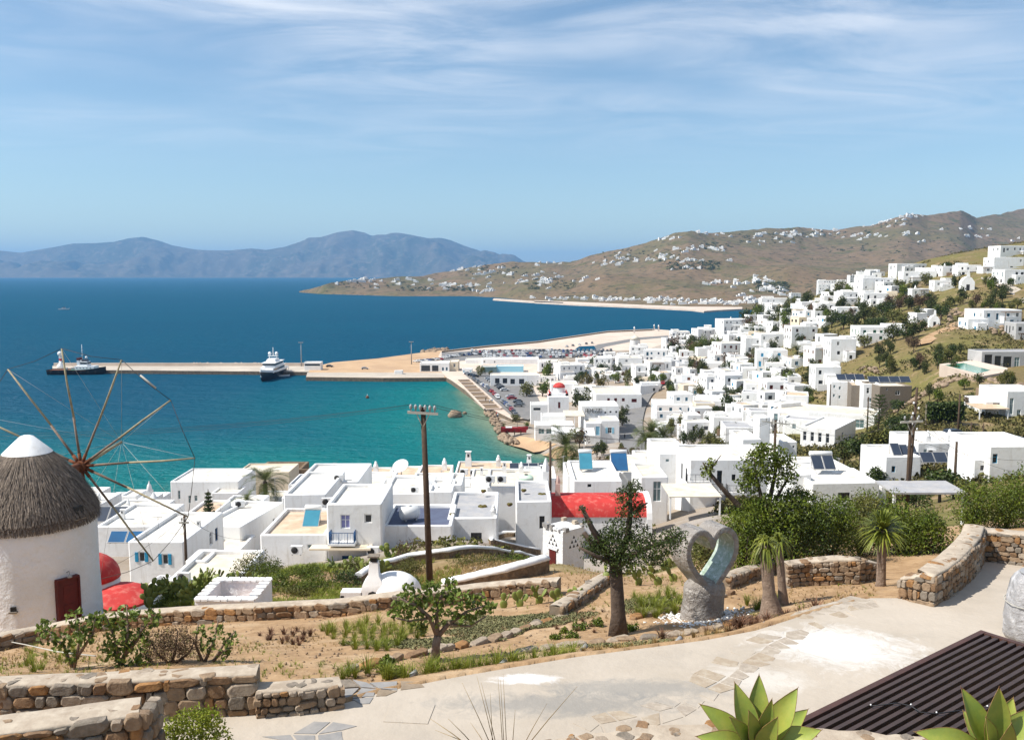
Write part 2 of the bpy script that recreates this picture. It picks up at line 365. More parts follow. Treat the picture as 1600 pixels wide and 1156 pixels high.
def tz(X, Y):
    X = np.atleast_1d(np.asarray(X, float)); Y = np.atleast_1d(np.asarray(Y, float)); sh = X.shape
    X = X.ravel(); Y = np.maximum(Y.ravel(), 3.0); out = np.empty(len(X))
    for k in range(0, len(X), 8000):
        q = _uv(X[k:k+8000], Y[k:k+8000])
        out[k:k+8000] = _tps(((q[:, None]-_C[None])**2).sum(-1))@_W[:_n]+_W[_n]+q@_W[_n+1:]
    P = np.stack([X, Y], -1)
    far = Y > 180
    if far.any():
        Pf = P[far]; s = edge_dist(Pf, LANDP)*np.where(inside(Pf, LANDP), 1, -1)
        z = out[far]; t = np.clip((s+2)/8, 0, 1)
        z = np.where(s > 6, np.maximum(z, 1.3), np.maximum(z, 1.3)*t+(1-t)*np.clip(s*.25-1.0, -12, -1.0)); out[far] = z
    return out.reshape(sh)
_YS = np.exp(np.linspace(math.log(9), math.log(1000), 420))
def ground(px, py, ymin=9, ymax=1000, zoff=0):
    dx, dy, dz = ray(px, py); Y = _YS[(_YS >= ymin) & (_YS <= ymax)]
    X = dx/dy*Y; Z = HC+dz/dy*Y; g = tz(X, Y)+zoff; k = np.nonzero(Z <= g)[0]
    if len(k) == 0: i = len(Y)-1; return Vector((X[i], Y[i], g[i]))
    i = k[0]
    if i == 0: return Vector((X[0], Y[0], g[0]))
    a, b = (Z-g)[i-1], (Z-g)[i]; t = a/(a-b); y = Y[i-1]+(Y[i]-Y[i-1])*t
    return Vector((dx/dy*y, y, HC+dz/dy*y))
def tz1(x, y): return float(tz([x], [y])[0])
# value noise for relief
def fbm(X, Y, scale, octs=5, seed=0, gain=.5):
    out = np.zeros_like(X); amp = 1; f = 1/scale
    for o in range(octs):
        rg = np.random.default_rng(seed*31+o); T = rg.random((64, 64))
        x, y = X*f, Y*f; xi, yi = np.floor(x).astype(int), np.floor(y).astype(int); fx, fy = x-xi, y-yi
        fx = fx*fx*(3-2*fx); fy = fy*fy*(3-2*fy)
        a = T[xi % 64, yi % 64]; b = T[(xi+1) % 64, yi % 64]; c = T[xi % 64, (yi+1) % 64]; d = T[(xi+1) % 64, (yi+1) % 64]
        out += amp*((a*(1-fx)+b*fx)*(1-fy)+(c*(1-fx)+d*fx)*fy-.5); amp *= gain; f *= 2.03
    return out
# the driveway's outline (pixels on the ground), used to cut the garden soil away beneath it
PATH_UP = [(200,1112),(330,1106),(535,1099),(600,1080),(690,1062),(790,1044),(900,1026),(1000,1013),(1100,1000),(1180,985),(1240,966),(1300,948),(1360,934),(1404,934),(1458,946),(1495,925),(1520,905),(1532,888),(1537,876)]
PATH_LOW = [(200,1175),(330,1175),(500,1175),(600,1175),(690,1175),(790,1175),(900,1175),(1000,1175),(1100,1175),(1230,1160),(1330,1150),(1420,1130),(1500,1100),(1560,1080),(1640,1050),(1660,1010),(1670,980),(1690,930),(1700,885)]
def path_z(x, y): return 48.62-.045*max(0, y-18)-.05*max(0, y-24)
def pick_path(px, py):
    z = 48.6
    for _ in range(8):
        p = atz(px, py, z); z = path_z(p.x, p.y)
    return atz(px, py, z)
PU = [pick_path(*p) for p in PATH_UP]; PL = [pick_path(*p) for p in PATH_LOW]
PATH_POLY = [(p.x, p.y) for p in PU]+[(p.x, p.y) for p in reversed(PL)]
# land mesh
_us = np.linspace(-1.15, 1.15, 400); _ys = np.exp(np.concatenate([np.linspace(math.log(9), math.log(70), 190)[:-1], np.linspace(math.log(70), math.log(1000), 250)]))
_U, _Y = np.meshgrid(_us, _ys); _X = _U*_Y; _Z = tz(_X, _Y)
_rough = np.clip((_Y-60)/200, 0, 1)*np.clip((_Z-3)/8, 0, 1)
_Z = _Z+fbm(_X, _Y, 22, 4, 3)*1.6*_rough*np.clip((_X/_Y-.25)*5, 0, 1)+fbm(_X, _Y, 1.6, 4, 5)*.09*(_Y < 70)
_in = inside(np.stack([_X, _Y], -1), PATH_POLY); _dl = edge_dist(np.stack([_X, _Y], -1), PATH_POLY)
_Z = np.where(_in, _Z-.25*np.clip(_dl/.3, 0, 1)-.02, _Z)
_pz = 48.62-.045*np.maximum(0, _Y-18)-.05*np.maximum(0, _Y-24)
_bl = np.clip(1-_dl/1.2, 0, 1); _near = (~_in) & (_Y < 40)
_Z = np.where(_near, _Z*(1-_bl)+(_pz+.04)*_bl, np.where(_in & (_Y < 40), np.minimum(_Z, _pz-.06-.2*np.clip(_dl/.5, 0, 1)), _Z))
_r, _c = _U.shape; _idx = np.arange(_r*_c).reshape(_r, _c)
_FQ = np.stack([_idx[:-1, :-1], _idx[:-1, 1:], _idx[1:, 1:], _idx[1:, :-1]], -1).reshape(-1, 4)
_fy = (_Y[:-1, :-1].ravel())
M('terrain', (.3, .2, .1))   # replaced below by a graded ground
def terrain_mat():
    mt = MATS['terrain']; nt = mt.node_tree; N, L = nt.nodes, nt.links; b = N['Principled BSDF']; b.inputs['Roughness'].default_value = .95; b.inputs['Specular IOR Level'].default_value = .15
    geo = N.new('ShaderNodeNewGeometry'); att = N.new('ShaderNodeAttribute'); att.attribute_name = 'soil'
    def noise(sc, det=6, off=0.):
        mp = N.new('ShaderNodeMapping'); mp.inputs['Location'].default_value = (off, off, 0); L.new(geo.outputs['Position'], mp.inputs[0])
        n = N.new('ShaderNodeTexNoise'); n.inputs['Scale'].default_value = sc; n.inputs['Detail'].default_value = det; n.inputs['Roughness'].default_value = .65; L.new(mp.outputs[0], n.inputs['Vector']); return n.outputs['Fac']
    def mix(f, a, c, lo=.4, hi=.6):
        r = N.new('ShaderNodeMapRange'); L.new(f, r.inputs['Value']); r.inputs['From Min'].default_value = lo; r.inputs['From Max'].default_value = hi
        m = N.new('ShaderNodeMix'); m.data_type = 'RGBA'; L.new(r.outputs[0], m.inputs['Factor'])
        for key, v in (('A', a), ('B', c)):
            if hasattr(v, 'is_output'): L.new(v, m.inputs[key])
            else: m.inputs[key].default_value = (*v, 1)
        return m.outputs['Result']
    soil = mix(noise(2.2, 8), (.40, .262, .145), (.295, .185, .098)); soil = mix(noise(.5, 8, 9), soil, (.46, .33, .205), .52, .7)
    soil = mix(noise(30, 4, 2), soil, (.22, .14, .08), .60, .72)
    hill = mix(noise(.05, 8), (.175, .13, .058), (.150, .135, .042)); hill = mix(noise(.22, 8, 5), hill, (.30, .215, .125), .55, .66)
    hill = mix(noise(.9, 6, 7), hill, (.085, .080, .030), .54, .64)
    town = mix(noise(.06, 6, 3), (.34, .30, .26), (.26, .20, .14))
    sepc = N.new('ShaderNodeSeparateColor'); L.new(att.outputs['Color'], sepc.inputs[0])
    col = mix(sepc.outputs[0], hill, soil, 0, 1); col = mix(sepc.outputs[1], col, town, 0, 1); col = mix(sepc.outputs[2], col, (.11, .12, .035), 0, 1)
    L.new(col, b.inputs['Base Color'])
    bm = N.new('ShaderNodeBump'); bm.inputs['Strength'].default_value = .7; bm.inputs['Distance'].default_value = .06; L.new(noise(7, 8, 4), bm.inputs['Height']); L.new(bm.outputs[0], b.inputs['Normal'])
terrain_mat()
_me = np_mesh('terrain', np.stack([_X, _Y, _Z], -1).reshape(-1, 3), _FQ, ['terrain'], True)
_soil = np.clip((58-_Y)/8, 0, 1); _pxc = _X/_Y*F+800
_town = np.clip((_Y-62)/10, 0, 1)*np.clip((1180-_pxc)/60, 0, 1)
_green = np.clip(fbm(_X, _Y, 9, 4, 8)*3-.1, 0, 1)*((_Y > 36) & (_Y < 66))*.8
_ca = _me.color_attributes.new('soil', 'FLOAT_COLOR', 'POINT')
_ca.data.foreach_set('color', np.stack([_soil, _town, _green, np.ones_like(_soil)], -1).astype(np.float32).ravel())
structure(link('terrain', _me))

# sea
def sea_mat():
    M('sea', (.01, .10, .16), rough=.16, spec=.14); mt = MATS['sea']; nt = mt.node_tree; N, L = nt.nodes, nt.links; b = N['Principled BSDF']
    geo = N.new('ShaderNodeNewGeometry'); sp = N.new('ShaderNodeSeparateXYZ'); L.new(geo.outputs['Position'], sp.inputs[0])
    n1 = N.new('ShaderNodeTexNoise'); mp = N.new('ShaderNodeMapping'); mp.inputs['Scale'].default_value = (.0035, .007, 1); L.new(geo.outputs['Position'], mp.inputs[0]); L.new(mp.outputs[0], n1.inputs['Vector']); n1.inputs['Scale'].default_value = 1; n1.inputs['Detail'].default_value = 6
    att = N.new('ShaderNodeAttribute'); att.attribute_name = 'shoal'
    add = N.new('ShaderNodeMath'); add.operation = 'MULTIPLY_ADD'; L.new(n1.outputs['Fac'], add.inputs[0]); add.inputs[1].default_value = .34; 
    sub = N.new('ShaderNodeMath'); sub.operation = 'SUBTRACT'; L.new(att.outputs['Fac'], sub.inputs[0]); sub.inputs[1].default_value = .17; L.new(sub.outputs[0], add.inputs[2])
    cr = N.new('ShaderNodeValToRGB'); L.new(add.outputs[0], cr.inputs[0]); e = cr.color_ramp.elements
    e[0].position = 0; e[0].color = (.0, .054, .108, 1); e[1].position = 1; e[1].color = (.16, .22, .15, 1)
    for p, c in ((.25, (.0, .066, .118, 1)), (.5, (.0, .098, .130, 1)), (.72, (.001, .138, .142, 1)), (.88, (.03, .15, .13, 1))):
        q = e.new(p); q.color = c
    L.new(cr.outputs[0], b.inputs['Base Color'])
    def wave(sc, det, ang):
        m2 = N.new('ShaderNodeMapping'); m2.inputs['Rotation'].default_value = (0, 0, ang); m2.inputs['Scale'].default_value = (sc*.45, sc, sc); L.new(geo.outputs['Position'], m2.inputs[0])
        w = N.new('ShaderNodeTexNoise'); w.inputs['Scale'].default_value = 1; w.inputs['Detail'].default_value = det; w.inputs['Roughness'].default_value = .62; L.new(m2.outputs[0], w.inputs['Vector']); return w.outputs['Fac']
    ad = N.new('ShaderNodeMath'); ad.operation = 'MULTIPLY_ADD'; L.new(wave(.5, 5, .2), ad.inputs[0]); ad.inputs[1].default_value = .5; L.new(wave(.10, 7, .1), ad.inputs[2])
    bm = N.new('ShaderNodeBump'); bm.inputs['Strength'].default_value = 1.0; bm.inputs['Distance'].default_value = 3.4; L.new(ad.outputs[0], bm.inputs['Height']); L.new(bm.outputs[0], b.inputs['Normal'])
    df = N.new('ShaderNodeBsdfDiffuse'); L.new(cr.outputs[0], df.inputs['Color']); L.new(bm.outputs[0], df.inputs['Normal'])
    gl = N.new('ShaderNodeBsdfGlossy'); gl.inputs['Roughness'].default_value = .22; L.new(bm.outputs[0], gl.inputs['Normal'])
    lw = N.new('ShaderNodeLayerWeight'); lw.inputs['Blend'].default_value = .25; L.new(bm.outputs[0], lw.inputs['Normal'])
    mr = N.new('ShaderNodeMapRange'); L.new(lw.outputs['Fresnel'], mr.inputs['Value']); mr.inputs['To Min'].default_value = .02; mr.inputs['To Max'].default_value = .17
    ms = N.new('ShaderNodeMixShader'); L.new(mr.outputs[0], ms.inputs[0]); L.new(df.outputs[0], ms.inputs[1]); L.new(gl.outputs[0], ms.inputs[2]); L.new(ms.outputs[0], N['Material Output'].inputs[0])
sea_mat()
_u2 = np.concatenate([[-2.2, -1.5, -1.0], np.linspace(-.75, .75, 150), [1.0, 1.5, 2.2]]); _y2 = np.exp(np.concatenate([np.linspace(math.log(150), math.log(900), 160)[:-1], np.linspace(math.log(900), math.log(29000), 60)]))
_U2, _Y2 = np.meshgrid(_u2, _y2); _X2 = np.clip(_U2*_Y2, -29000, 29000)
_r, _c = _U2.shape; _idx = np.arange(_r*_c).reshape(_r, _c)
_FQ = np.stack([_idx[:-1, :-1], _idx[:-1, 1:], _idx[1:, 1:], _idx[1:, :-1]], -1).reshape(-1, 4)
_me = np_mesh('sea', np.stack([_X2, _Y2, np.zeros_like(_X2)], -1).reshape(-1, 3), _FQ, ['sea'], True)
_P2 = np.stack([_X2, _Y2], -1); _ds = np.where(inside(_P2, LANDP), 0, edge_dist(_P2, LANDP))
_sh = np.clip(1.0-(_ds/88)**.6*.62, 0, 1)+.10*np.exp(-((_X2+30)/60)**2-((_Y2-330)/60)**2)
_sh = np.where(_Y2 > 430, _sh*np.clip(1-(_Y2-430)/140, 0, 1)+.14*np.clip((_Y2-430)/140, 0, 1), _sh); _sh = np.clip(_sh, .14, 1)
_at = _me.attributes.new('shoal', 'FLOAT', 'POINT'); _at.data.foreach_set('value', _sh.astype(np.float32).ravel())
structure(link('sea', _me))

# hills across the bay
RIDGE = [(470,456),(500,448),(520,442),(560,437),(610,434),(660,432),(690,427),(715,420),(760,413),(800,409),(850,409),(890,409),(905,406),(940,394),(1000,383),(1050,364),(1075,361),(1100,364),(1150,361),(1200,356),(1240,354),(1290,360),(1310,358),(1350,353),(1380,343),(1410,334),(1440,337),(1470,330),(1490,329),(1515,341),(1550,336),(1600,323),(1700,305),(2000,290)]
SHORE = [(470,457),(500,459.5),(560,461),(620,463),(680,463),(740,463),(790,466),(830,471),(900,474),(1000,478),(1080,482),(1150,484),(1250,486),(1600,490),(2000,492)]
RY = [(470,2460),(560,2750),(690,3000),(900,3000),(1070,2900),(1250,3300),(1400,3300),(1500,3600),(1600,4200),(2000,4600)]
def _interp(t, px): a = np.array(t, float); return np.interp(px, a[:, 0], a[:, 1])
def slope_np(py): v = (578-py)/F; return (SP-CP*v)/(CP+SP*v)
_hp = np.linspace(470, 2000, 420); _ht = np.concatenate([np.linspace(-.06, 1, 120), np.linspace(1.03, 1.5, 16)])
_HP, _HT = np.meshgrid(_hp, _ht)
_ys_, _yr_, _yd = _interp(SHORE, _HP), _interp(RIDGE, _HP), _interp(RY, _HP)
_Ysh = HC/np.maximum(slope_np(_ys_), 1e-4)
_HY = _Ysh+(np.maximum(_yd, _Ysh+60)-_Ysh)*np.minimum(_HT, 1.0)+np.maximum(_HT-1, 0)*2500
_tt = np.clip(_HT, 0, 1)
_row = _ys_+(_yr_-_ys_)*(.55*_tt+.45*_tt**1.6)
_HX = (_HP-800)/F*_HY*1.004
_HZ = HC-slope_np(_row)*_HY
for (bp, bt, amp, wp, wt) in [(1000,.40,26,75,.14),(940,.30,16,50,.10),(1230,.42,34,90,.16),(1300,.35,18,60,.14),(1130,.62,14,60,.1),(860,.45,12,60,.12),(720,.55,10,40,.2)]:
    _HZ += amp*np.exp(-((_HP-bp)/wp)**2-((_tt-bt)/wt)**2)
_rel = fbm(_HX, _HY, 420, 6, 21)*34*np.clip(_tt*4, 0, 1)*np.clip((1-_tt)*5+.16, .16, 1)*np.clip((_HP-500)/250, .15, 1)
_HZ = _HZ+_rel+fbm(_HX, _HY, 60, 4, 23)*7*np.clip(_tt*8, 0, 1)*np.clip((_HP-500)/150, .3, 1)
_HZ = np.where(_HT < 0, -4, np.where(_HT > 1, _HZ-(_HT-1)*260, np.maximum(_HZ, np.clip(_tt*60, 0, 2.5))))
M('far_hill', (.2, .13, .08)); 
def hill_mat(name, ca, cb, cc, cd, s):
    mt = MATS[name]; nt = mt.node_tree; N, L = nt.nodes, nt.links; b = N['Principled BSDF']; b.inputs['Roughness'].default_value = 1; b.inputs['Specular IOR Level'].default_value = .05
    geo = N.new('ShaderNodeNewGeometry'); col = ca
    for k, (sc, c, lo, hi) in enumerate(((.0035/s, cb, .45, .58), (.012/s, cc, .54, .66), (.045/s, cd, .52, .64), (.11/s, (ca[0]*1.5, ca[1]*1.45, ca[2]*1.4), .58, .68))):
        mp = N.new('ShaderNodeMapping'); mp.inputs['Location'].default_value = (k*31, k*17, 0); L.new(geo.outputs['Position'], mp.inputs[0])
        n = N.new('ShaderNodeTexNoise'); n.inputs['Scale'].default_value = sc; n.inputs['Detail'].default_value = 8; n.inputs['Roughness'].default_value = .65; L.new(mp.outputs[0], n.inputs['Vector'])
        r = N.new('ShaderNodeMapRange'); L.new(n.outputs['Fac'], r.inputs['Value']); r.inputs['From Min'].default_value = lo; r.inputs['From Max'].default_value = hi
        m = N.new('ShaderNodeMix'); m.data_type = 'RGBA'; L.new(r.outputs[0], m.inputs['Factor'])
        if hasattr(col, 'is_output'): L.new(col, m.inputs['A'])
        else: m.inputs['A'].default_value = (*col, 1)
        m.inputs['B'].default_value = (*c, 1); col = m.outputs['Result']
    L.new(col, b.inputs['Base Color'])
hill_mat('far_hill', (.172, .120, .072), (.130, .108, .054), (.095, .092, .036), (.055, .050, .028), .8)
_r, _c = _HX.shape; _idx = np.arange(_r*_c).reshape(_r, _c)
_FQ = np.stack([_idx[:-1, :-1], _idx[:-1, 1:], _idx[1:, 1:], _idx[1:, :-1]], -1).reshape(-1, 4)
structure(link('hills', np_mesh('hills', np.stack([_HX, _HY, _HZ], -1).reshape(-1, 3), _FQ, ['far_hill'], True)))
_hgrid = (_HP, _HY, _HZ)
_hrow = 428+150-0  # (unused)
def hill_at(px, py):
    j = int(np.clip(round((px-470)/(2000-470)*419), 0, 419)); Y = _HY[:, j]; Z = _HZ[:, j]; s = (HC-Z)/Y; want = slope(py)
    k = np.nonzero((s[1:] <= want) & (s[:-1] > want))[0]
    i = int(k[0])+1 if len(k) else int(np.argmin(s))
    t = 0.5
    if len(k): t = (s[i-1]-want)/max(s[i-1]-s[i], 1e-9)
    y = Y[i-1]+(Y[i]-Y[i-1])*t; z = Z[i-1]+(Z[i]-Z[i-1])*t
    return Vector(((px-800)/F*y*1.004, y, z))

# the island on the horizon
ISLE = [(-700,425),(-500,404),(-300,396),(-150,388),(-60,393),(0,391),(42,395),(75,389),(123,380),(156,378.5),(186,378),(210,373),(231,370),(255,375.5),(276,383.6),(315,391),(366,391),(396,387.5),(420,389.6),(450,384.5),(480,375),(485,371),(505,370.5),(532,363),(555,359.5),(572,362.5),(585,368),(592,366),(605,367),(615,364),(627,364),(645,367.5),(670,372.5),(690,372),(705,375),(730,384.5),(772,400),(792,401.5),(815,408),(860,420),(950,431)]
_ip = np.linspace(-700, 950, 500); _it = np.concatenate([np.linspace(0, 1, 60), [1.1, 1.3]])
_IP, _IT = np.meshgrid(_ip, _it); _IY = 13000+2600*_IT
_z1 = HC-slope_np(_interp(ISLE, _IP))*15600
_g = np.clip(_IT, 0, 1); _IX = (_IP-800)/F*_IY*1.004
_IZ = _z1*(.35*_g+.65*_g**1.5)*np.where(_IT > 1, 1-(_IT-1)*1.5, 1)+(fbm(_IX, _IY, 1500, 6, 41)*420+fbm(_IX, _IY*.3, 420, 5, 43)*190)*np.clip(_g*5, 0, 1)*np.clip((1-_g)*4, .07, 1)
_IZ = np.where(_IT <= 0, -20, np.maximum(_IZ, 4))
M('isle', (.1, .1, .1)); hill_mat('isle', (.11, .090, .064), (.062, .062, .040), (.048, .054, .036), (.17, .135, .10), 4.0)
_r, _c = _IX.shape; _idx = np.arange(_r*_c).reshape(_r, _c)
_FQ = np.stack([_idx[:-1, :-1], _idx[:-1, 1:], _idx[1:, 1:], _idx[1:, :-1]], -1).reshape(-1, 4)
structure(link('distant_island', np_mesh('distant_island', np.stack([_IX, _IY, _IZ], -1).reshape(-1, 3), _FQ, ['isle'], True)))

# air
def haze():
    b = MB(); b.box((0, 14000, 380), (60000, 34000, 800)); o = b.build('haze', 'white_paint'); o.data.materials.clear()
    mt = bpy.data.materials.new('haze'); mt.use_nodes = True; N, L = mt.node_tree.nodes, mt.node_tree.links; N.remove(N['Principled BSDF'])
    v = N.new('ShaderNodeVolumePrincipled'); v.inputs['Color'].default_value = (.25, .54, .94, 1); v.inputs['Density'].default_value = 6.0e-5; v.inputs['Anisotropy'].default_value = .1
    L.new(v.outputs[0], N['Material Output'].inputs['Volume']); o.data.materials.append(mt); stuff(o)
haze()
# house kit
HR = random.Random(5)
_wcache = {}
WK = {  # frame, pane, shutter
 'w': ('white_paint', 'glass', None), 'b': ('white_paint', 'glass', 'blue_paint'), 'p': ('white_paint', 'glass', 'blue_pale'), 'n': ('blue_deep', 'glass', None),
 'u': ('blue_paint', 'glass', None), 'B': ('blue_paint', 'blue_paint', None), 'r': ('red_dark', 'red_dark', None), 'g': ('green_paint', 'glass', None), 'c': ('white_paint', 'glass_pale', None),
 'k': ('dark', 'glass', None), 't': ('sail_rust', 'glass', None), 'N': ('blue_deep', 'blue_deep', None), 'l': ('white_paint', 'lavender', None), 'T': ('blue_pale', 'blue_pale', None), 'o': ('sail_rust', 'sail_rust', None)}
def window_mesh(w, h, k, part=0):
    key = (round(w, 1), round(h, 1), k, part)
    if key in _wcache: return _wcache[key]
    fr, pa, _ = WK[k]; b = MB(); t = min(.07, w*.12)
    if part != 1: b.box((0, .06, h/2), (w, .02, h), 1)
    if part == 2: me = b.mesh('pane', [fr, pa]); _wcache[key] = me; return me
    for x in (-w/2+t/2, w/2-t/2): b.box((x, .03, h/2), (t, .06, h), 0)
    for z in (t/2, h-t/2): b.box((0, .028, z), (w-2*t, .056, t), 0)
    if w > .7: b.box((0, .028, h/2), (t*.8, .05, h-2*t), 0)
    if h > 1.0: b.box((0, .03, h*.62), (w-2*t, .04, t*.7), 0)
    me = b.mesh('window', [fr, pa]); _wcache[key] = me; return me
_shc = {}
def shutter_mesh(w, h, m):
    key = (round(w, 2), round(h, 2), m)
    if key not in _shc:
        b = MB(); b.box((0, -.03, h/2), (w, .04, h), 0)
        for i in range(6): b.box((0, -.055, h*(i+.5)/6), (w*.8, .02, h*.1), 0)
        _shc[key] = b.mesh('shutter', [m])
    return _shc[key]
def facade(b, o, ux, W, H, rects, m=0, depth=.17):
    nx = Vector((ux.y, -ux.x, 0)); up = Vector((0, 0, 1))
    xs = sorted({0, W, *[v for r in rects for v in r[:2]]}); zs = sorted({0, H, *[v for r in rects for v in r[2:4]]})
    P = lambda x, z, d=0: o+ux*x+up*z-nx*d
    for i in range(len(xs)-1):
        for j in range(len(zs)-1):
            cx, cz = (xs[i]+xs[i+1])/2, (zs[j]+zs[j+1])/2
            if any(r[0] < cx < r[1] and r[2] < cz < r[3] for r in rects): continue
            b.add([P(xs[i], zs[j]), P(xs[i+1], zs[j]), P(xs[i+1], zs[j+1]), P(xs[i], zs[j+1])], [(0, 1, 2, 3)], m)
    for r in rects:
        q = [(r[0], r[2]), (r[1], r[2]), (r[1], r[3]), (r[0], r[3])]
        for k in range(4):
            (a, c), (d, e) = q[k], q[(k+1) % 4]
            b.add([P(a, c), P(a, c, depth), P(d, e, depth), P(d, e)], [(0, 1, 2, 3)], m)
def clean_rects(W, H, ws):
    out = []
    for (cx, z0, w, h, k) in ws:
        a, c = cx-w/2, cx+w/2; d, e = z0, z0+h
        if a < .2 or c > W-.2 or d < .05 or e > H-.1: continue
        if any(not (c+.1 < r[0] or a-.1 > r[1] or e+.1 < r[2] or d-.1 > r[3]) for r in out): continue
        out.append((a, c, d, e, k))
    return out
def auto_windows(W, top, bottom, rnd, kinds='wwwk', dens=.75):
    ws = []; H = top-bottom; fl = max(1, int(round(H/3.1))); n = max(1, int(W/2.7))
    for f in range(fl):
        z = top-1.0-f*3.0
        for i in range(n):
            if rnd.random() > dens: continue
            k = rnd.choice(kinds); w = rnd.choice((.8, .9, 1.0, 1.2)); h = rnd.choice((1.1, 1.3, 2.0)) if f or rnd.random() < .5 else 1.2
            ws.append(((i+.5+rnd.uniform(-.18, .18))*W/n, z-h-rnd.uniform(0, .2), w, h, k))
    return ws
def block(rt, X, Y, Z, W, D, rot, foot, wall='plaster', roof='roof_white', wins=None, lip=.10, par=.32, thick=.32, kinds='wwwk', dens=.75, sides=True, rnd=HR, floor=None):
    H = Z-foot; ch = .12; b = MB(); zt = H-lip; floor = foot if floor is None else floor
    o = {'f': (Vector((-W/2+ch, 0, 0)), Vector((1, 0, 0)), W-2*ch), 'r': (Vector((W/2, ch, 0)), Vector((0, 1, 0)), D-2*ch),
         'b': (Vector((W/2-ch, D, 0)), Vector((-1, 0, 0)), W-2*ch), 'l': (Vector((-W/2, D-ch, 0)), Vector((0, -1, 0)), D-2*ch)}
    placed = []
    for s, (org, ux, L) in o.items():
        if wins is not None and s in wins: ws = [(x-ch, H-t-h, w, h, k) for (x, t, w, h, k) in wins[s]]
        elif wins is None and (sides or s == 'f') and s != 'b': ws = auto_windows(L, H, floor-foot, rnd, kinds, dens)
        else: ws = []
        rc = clean_rects(L, zt, ws); facade(b, org, ux, L, zt, rc)
        for r in rc: placed.append((org+ux*((r[0]+r[1])/2)+Vector((0, 0, r[2])), math.atan2(ux.y, ux.x), r[1]-r[0], r[3]-r[2], r[4], ux))
    def outl(i, z):
        x, d, c = W/2-i, D-i, max(ch-i*.4, .02)
        return [(-x+c, i, z), (x-c, i, z), (x, i+c, z), (x, d-c, z), (x-c, d, z), (-x+c, d, z), (-x, d-c, z), (-x, i+c, z)]
    lo, hi = outl(0, 0), outl(0, zt)
    for a in (1, 3, 5, 7): b.add([lo[a], lo[(a+1) % 8], hi[(a+1) % 8], hi[a]], [(0, 1, 2, 3)])
    t = min(thick, W*.2, D*.2); p = min(par, H*.4)
    rs = [outl(0, zt)]+[outl(lip*(1-math.cos(a)), zt+lip*math.sin(a)) for a in (.5, 1.0, math.pi/2)]+[outl(t-lip*.4, H), outl(t-lip*.1, H-lip*.3), outl(t, H-lip)]+[outl(t, H-p)]
    b.rings(rs, 0, True, False, False, True)
    w = b.build('wall', [wall], rt, sharp=55, loc=(X, Y, foot)); w.rotation_euler = (0, 0, rot)
    rb = MB(); q = outl(t-.01, H-p+.004); rb.add(q, [tuple(range(8))]); r_ = rb.build('roof', [roof], rt, loc=(X, Y, foot)); r_.rotation_euler = (0, 0, rot)
    Rm = Matrix.Rotation(rot, 4, 'Z')
    for pos, ang, ww, hh, k, ux in placed:
        pw = Rm @ (pos+Vector((-ux.y, ux.x, 0))*.08)
        nm = 'door' if hh > 1.7 else 'window'
        near = Y < 130; me = window_mesh(ww, hh, k, 1 if near else 0); ow = link(nm, me, rt, Vector((X, Y, foot))+pw, rot+ang, (ww/max(round(ww, 1), .1), 1, hh/max(round(hh, 1), .1)))
        if near: link('pane', window_mesh(ww, hh, k, 2), ow)
        if WK[k][2]:
            for s in (-1, 1): link('shutter', shutter_mesh(ww*.55, hh, WK[k][2]), ow, (s*ww*.80, -.08, 0))
    return w
def house(label, blocks, cat='house', group=None, name='white_house'):
    rt = None
    for q in blocks:
        x0, x1, yt = q['x0'], q['x1'], q['yt']; Y = q.get('Y'); rot = q.get('rot', 0.0)
        if Y is None: Y = ground((x0+x1)/2, q['yb'], ymin=q.get('ymin', 60)).y
        a, c = at(x0, yt, Y), at(x1, yt, Y); W = (c.x-a.x)/max(math.cos(rot), .5); X = (a.x+c.x)/2; Z = a.z; D = q.get('D', max(5, min(9, W*.9)))
        Rm = Matrix.Rotation(rot, 4, 'Z'); cs = [Vector((X, Y, 0))+Rm @ Vector(p) for p in ((-W/2, 0, 0), (W/2, 0, 0), (W/2, D, 0), (-W/2, D, 0))]
        g = tz([p.x for p in cs], [p.y for p in cs]); foot = min(float(g.min()), Z-2.2)-.5
        if 'foot' in q: foot = q['foot']
        if 'H' in q: foot = Z-q['H']
        if rt is None: rt = root(name, label, cat, (X, Y, foot), 0, group)
        wins = q.get('wins')
        if 'fw' in q:   # front windows given in pixels: centre column, top row, width, height, kind
            s = (at(x1, yt, Y).x-at(x0, yt, Y).x)/(x1-x0)
            wins = dict(wins or {}); wins['f'] = [(((p-x0)*s)/max(math.cos(rot), .5), (Z-at(p, r, Y).z), w*s, h*s, k) for (p, r, w, h, k) in q['fw']]
        floor = float(g.max()) if 'yb' not in q else max(foot, at((x0+x1)/2, q['yb'], Y).z)
        ob = block(rt, X, Y, Z, W, D, rot, foot, q.get('wall', 'plaster'), q.get('roof', HR.choice(('roof_white', 'roof_white', 'roof_cream'))), wins, par=q.get('par', .32), kinds=q.get('kinds', 'wwwk'), dens=q.get('dens', .75), floor=min(floor, Z-2.4), thick=q.get('thick', .32))
        for o in rt.children:
            if o.get('_fixed'): continue
            o['_fixed'] = 1; o.location = o.location-rt.location
        q['_'] = (X, Y, Z, W, D, rot)
        for e in q.get('chim', []): chimney(rt, X, Y, Z, W, D, rot, *e)
    for o in rt.children:
        if '_fixed' in o: del o['_fixed']
    return rt
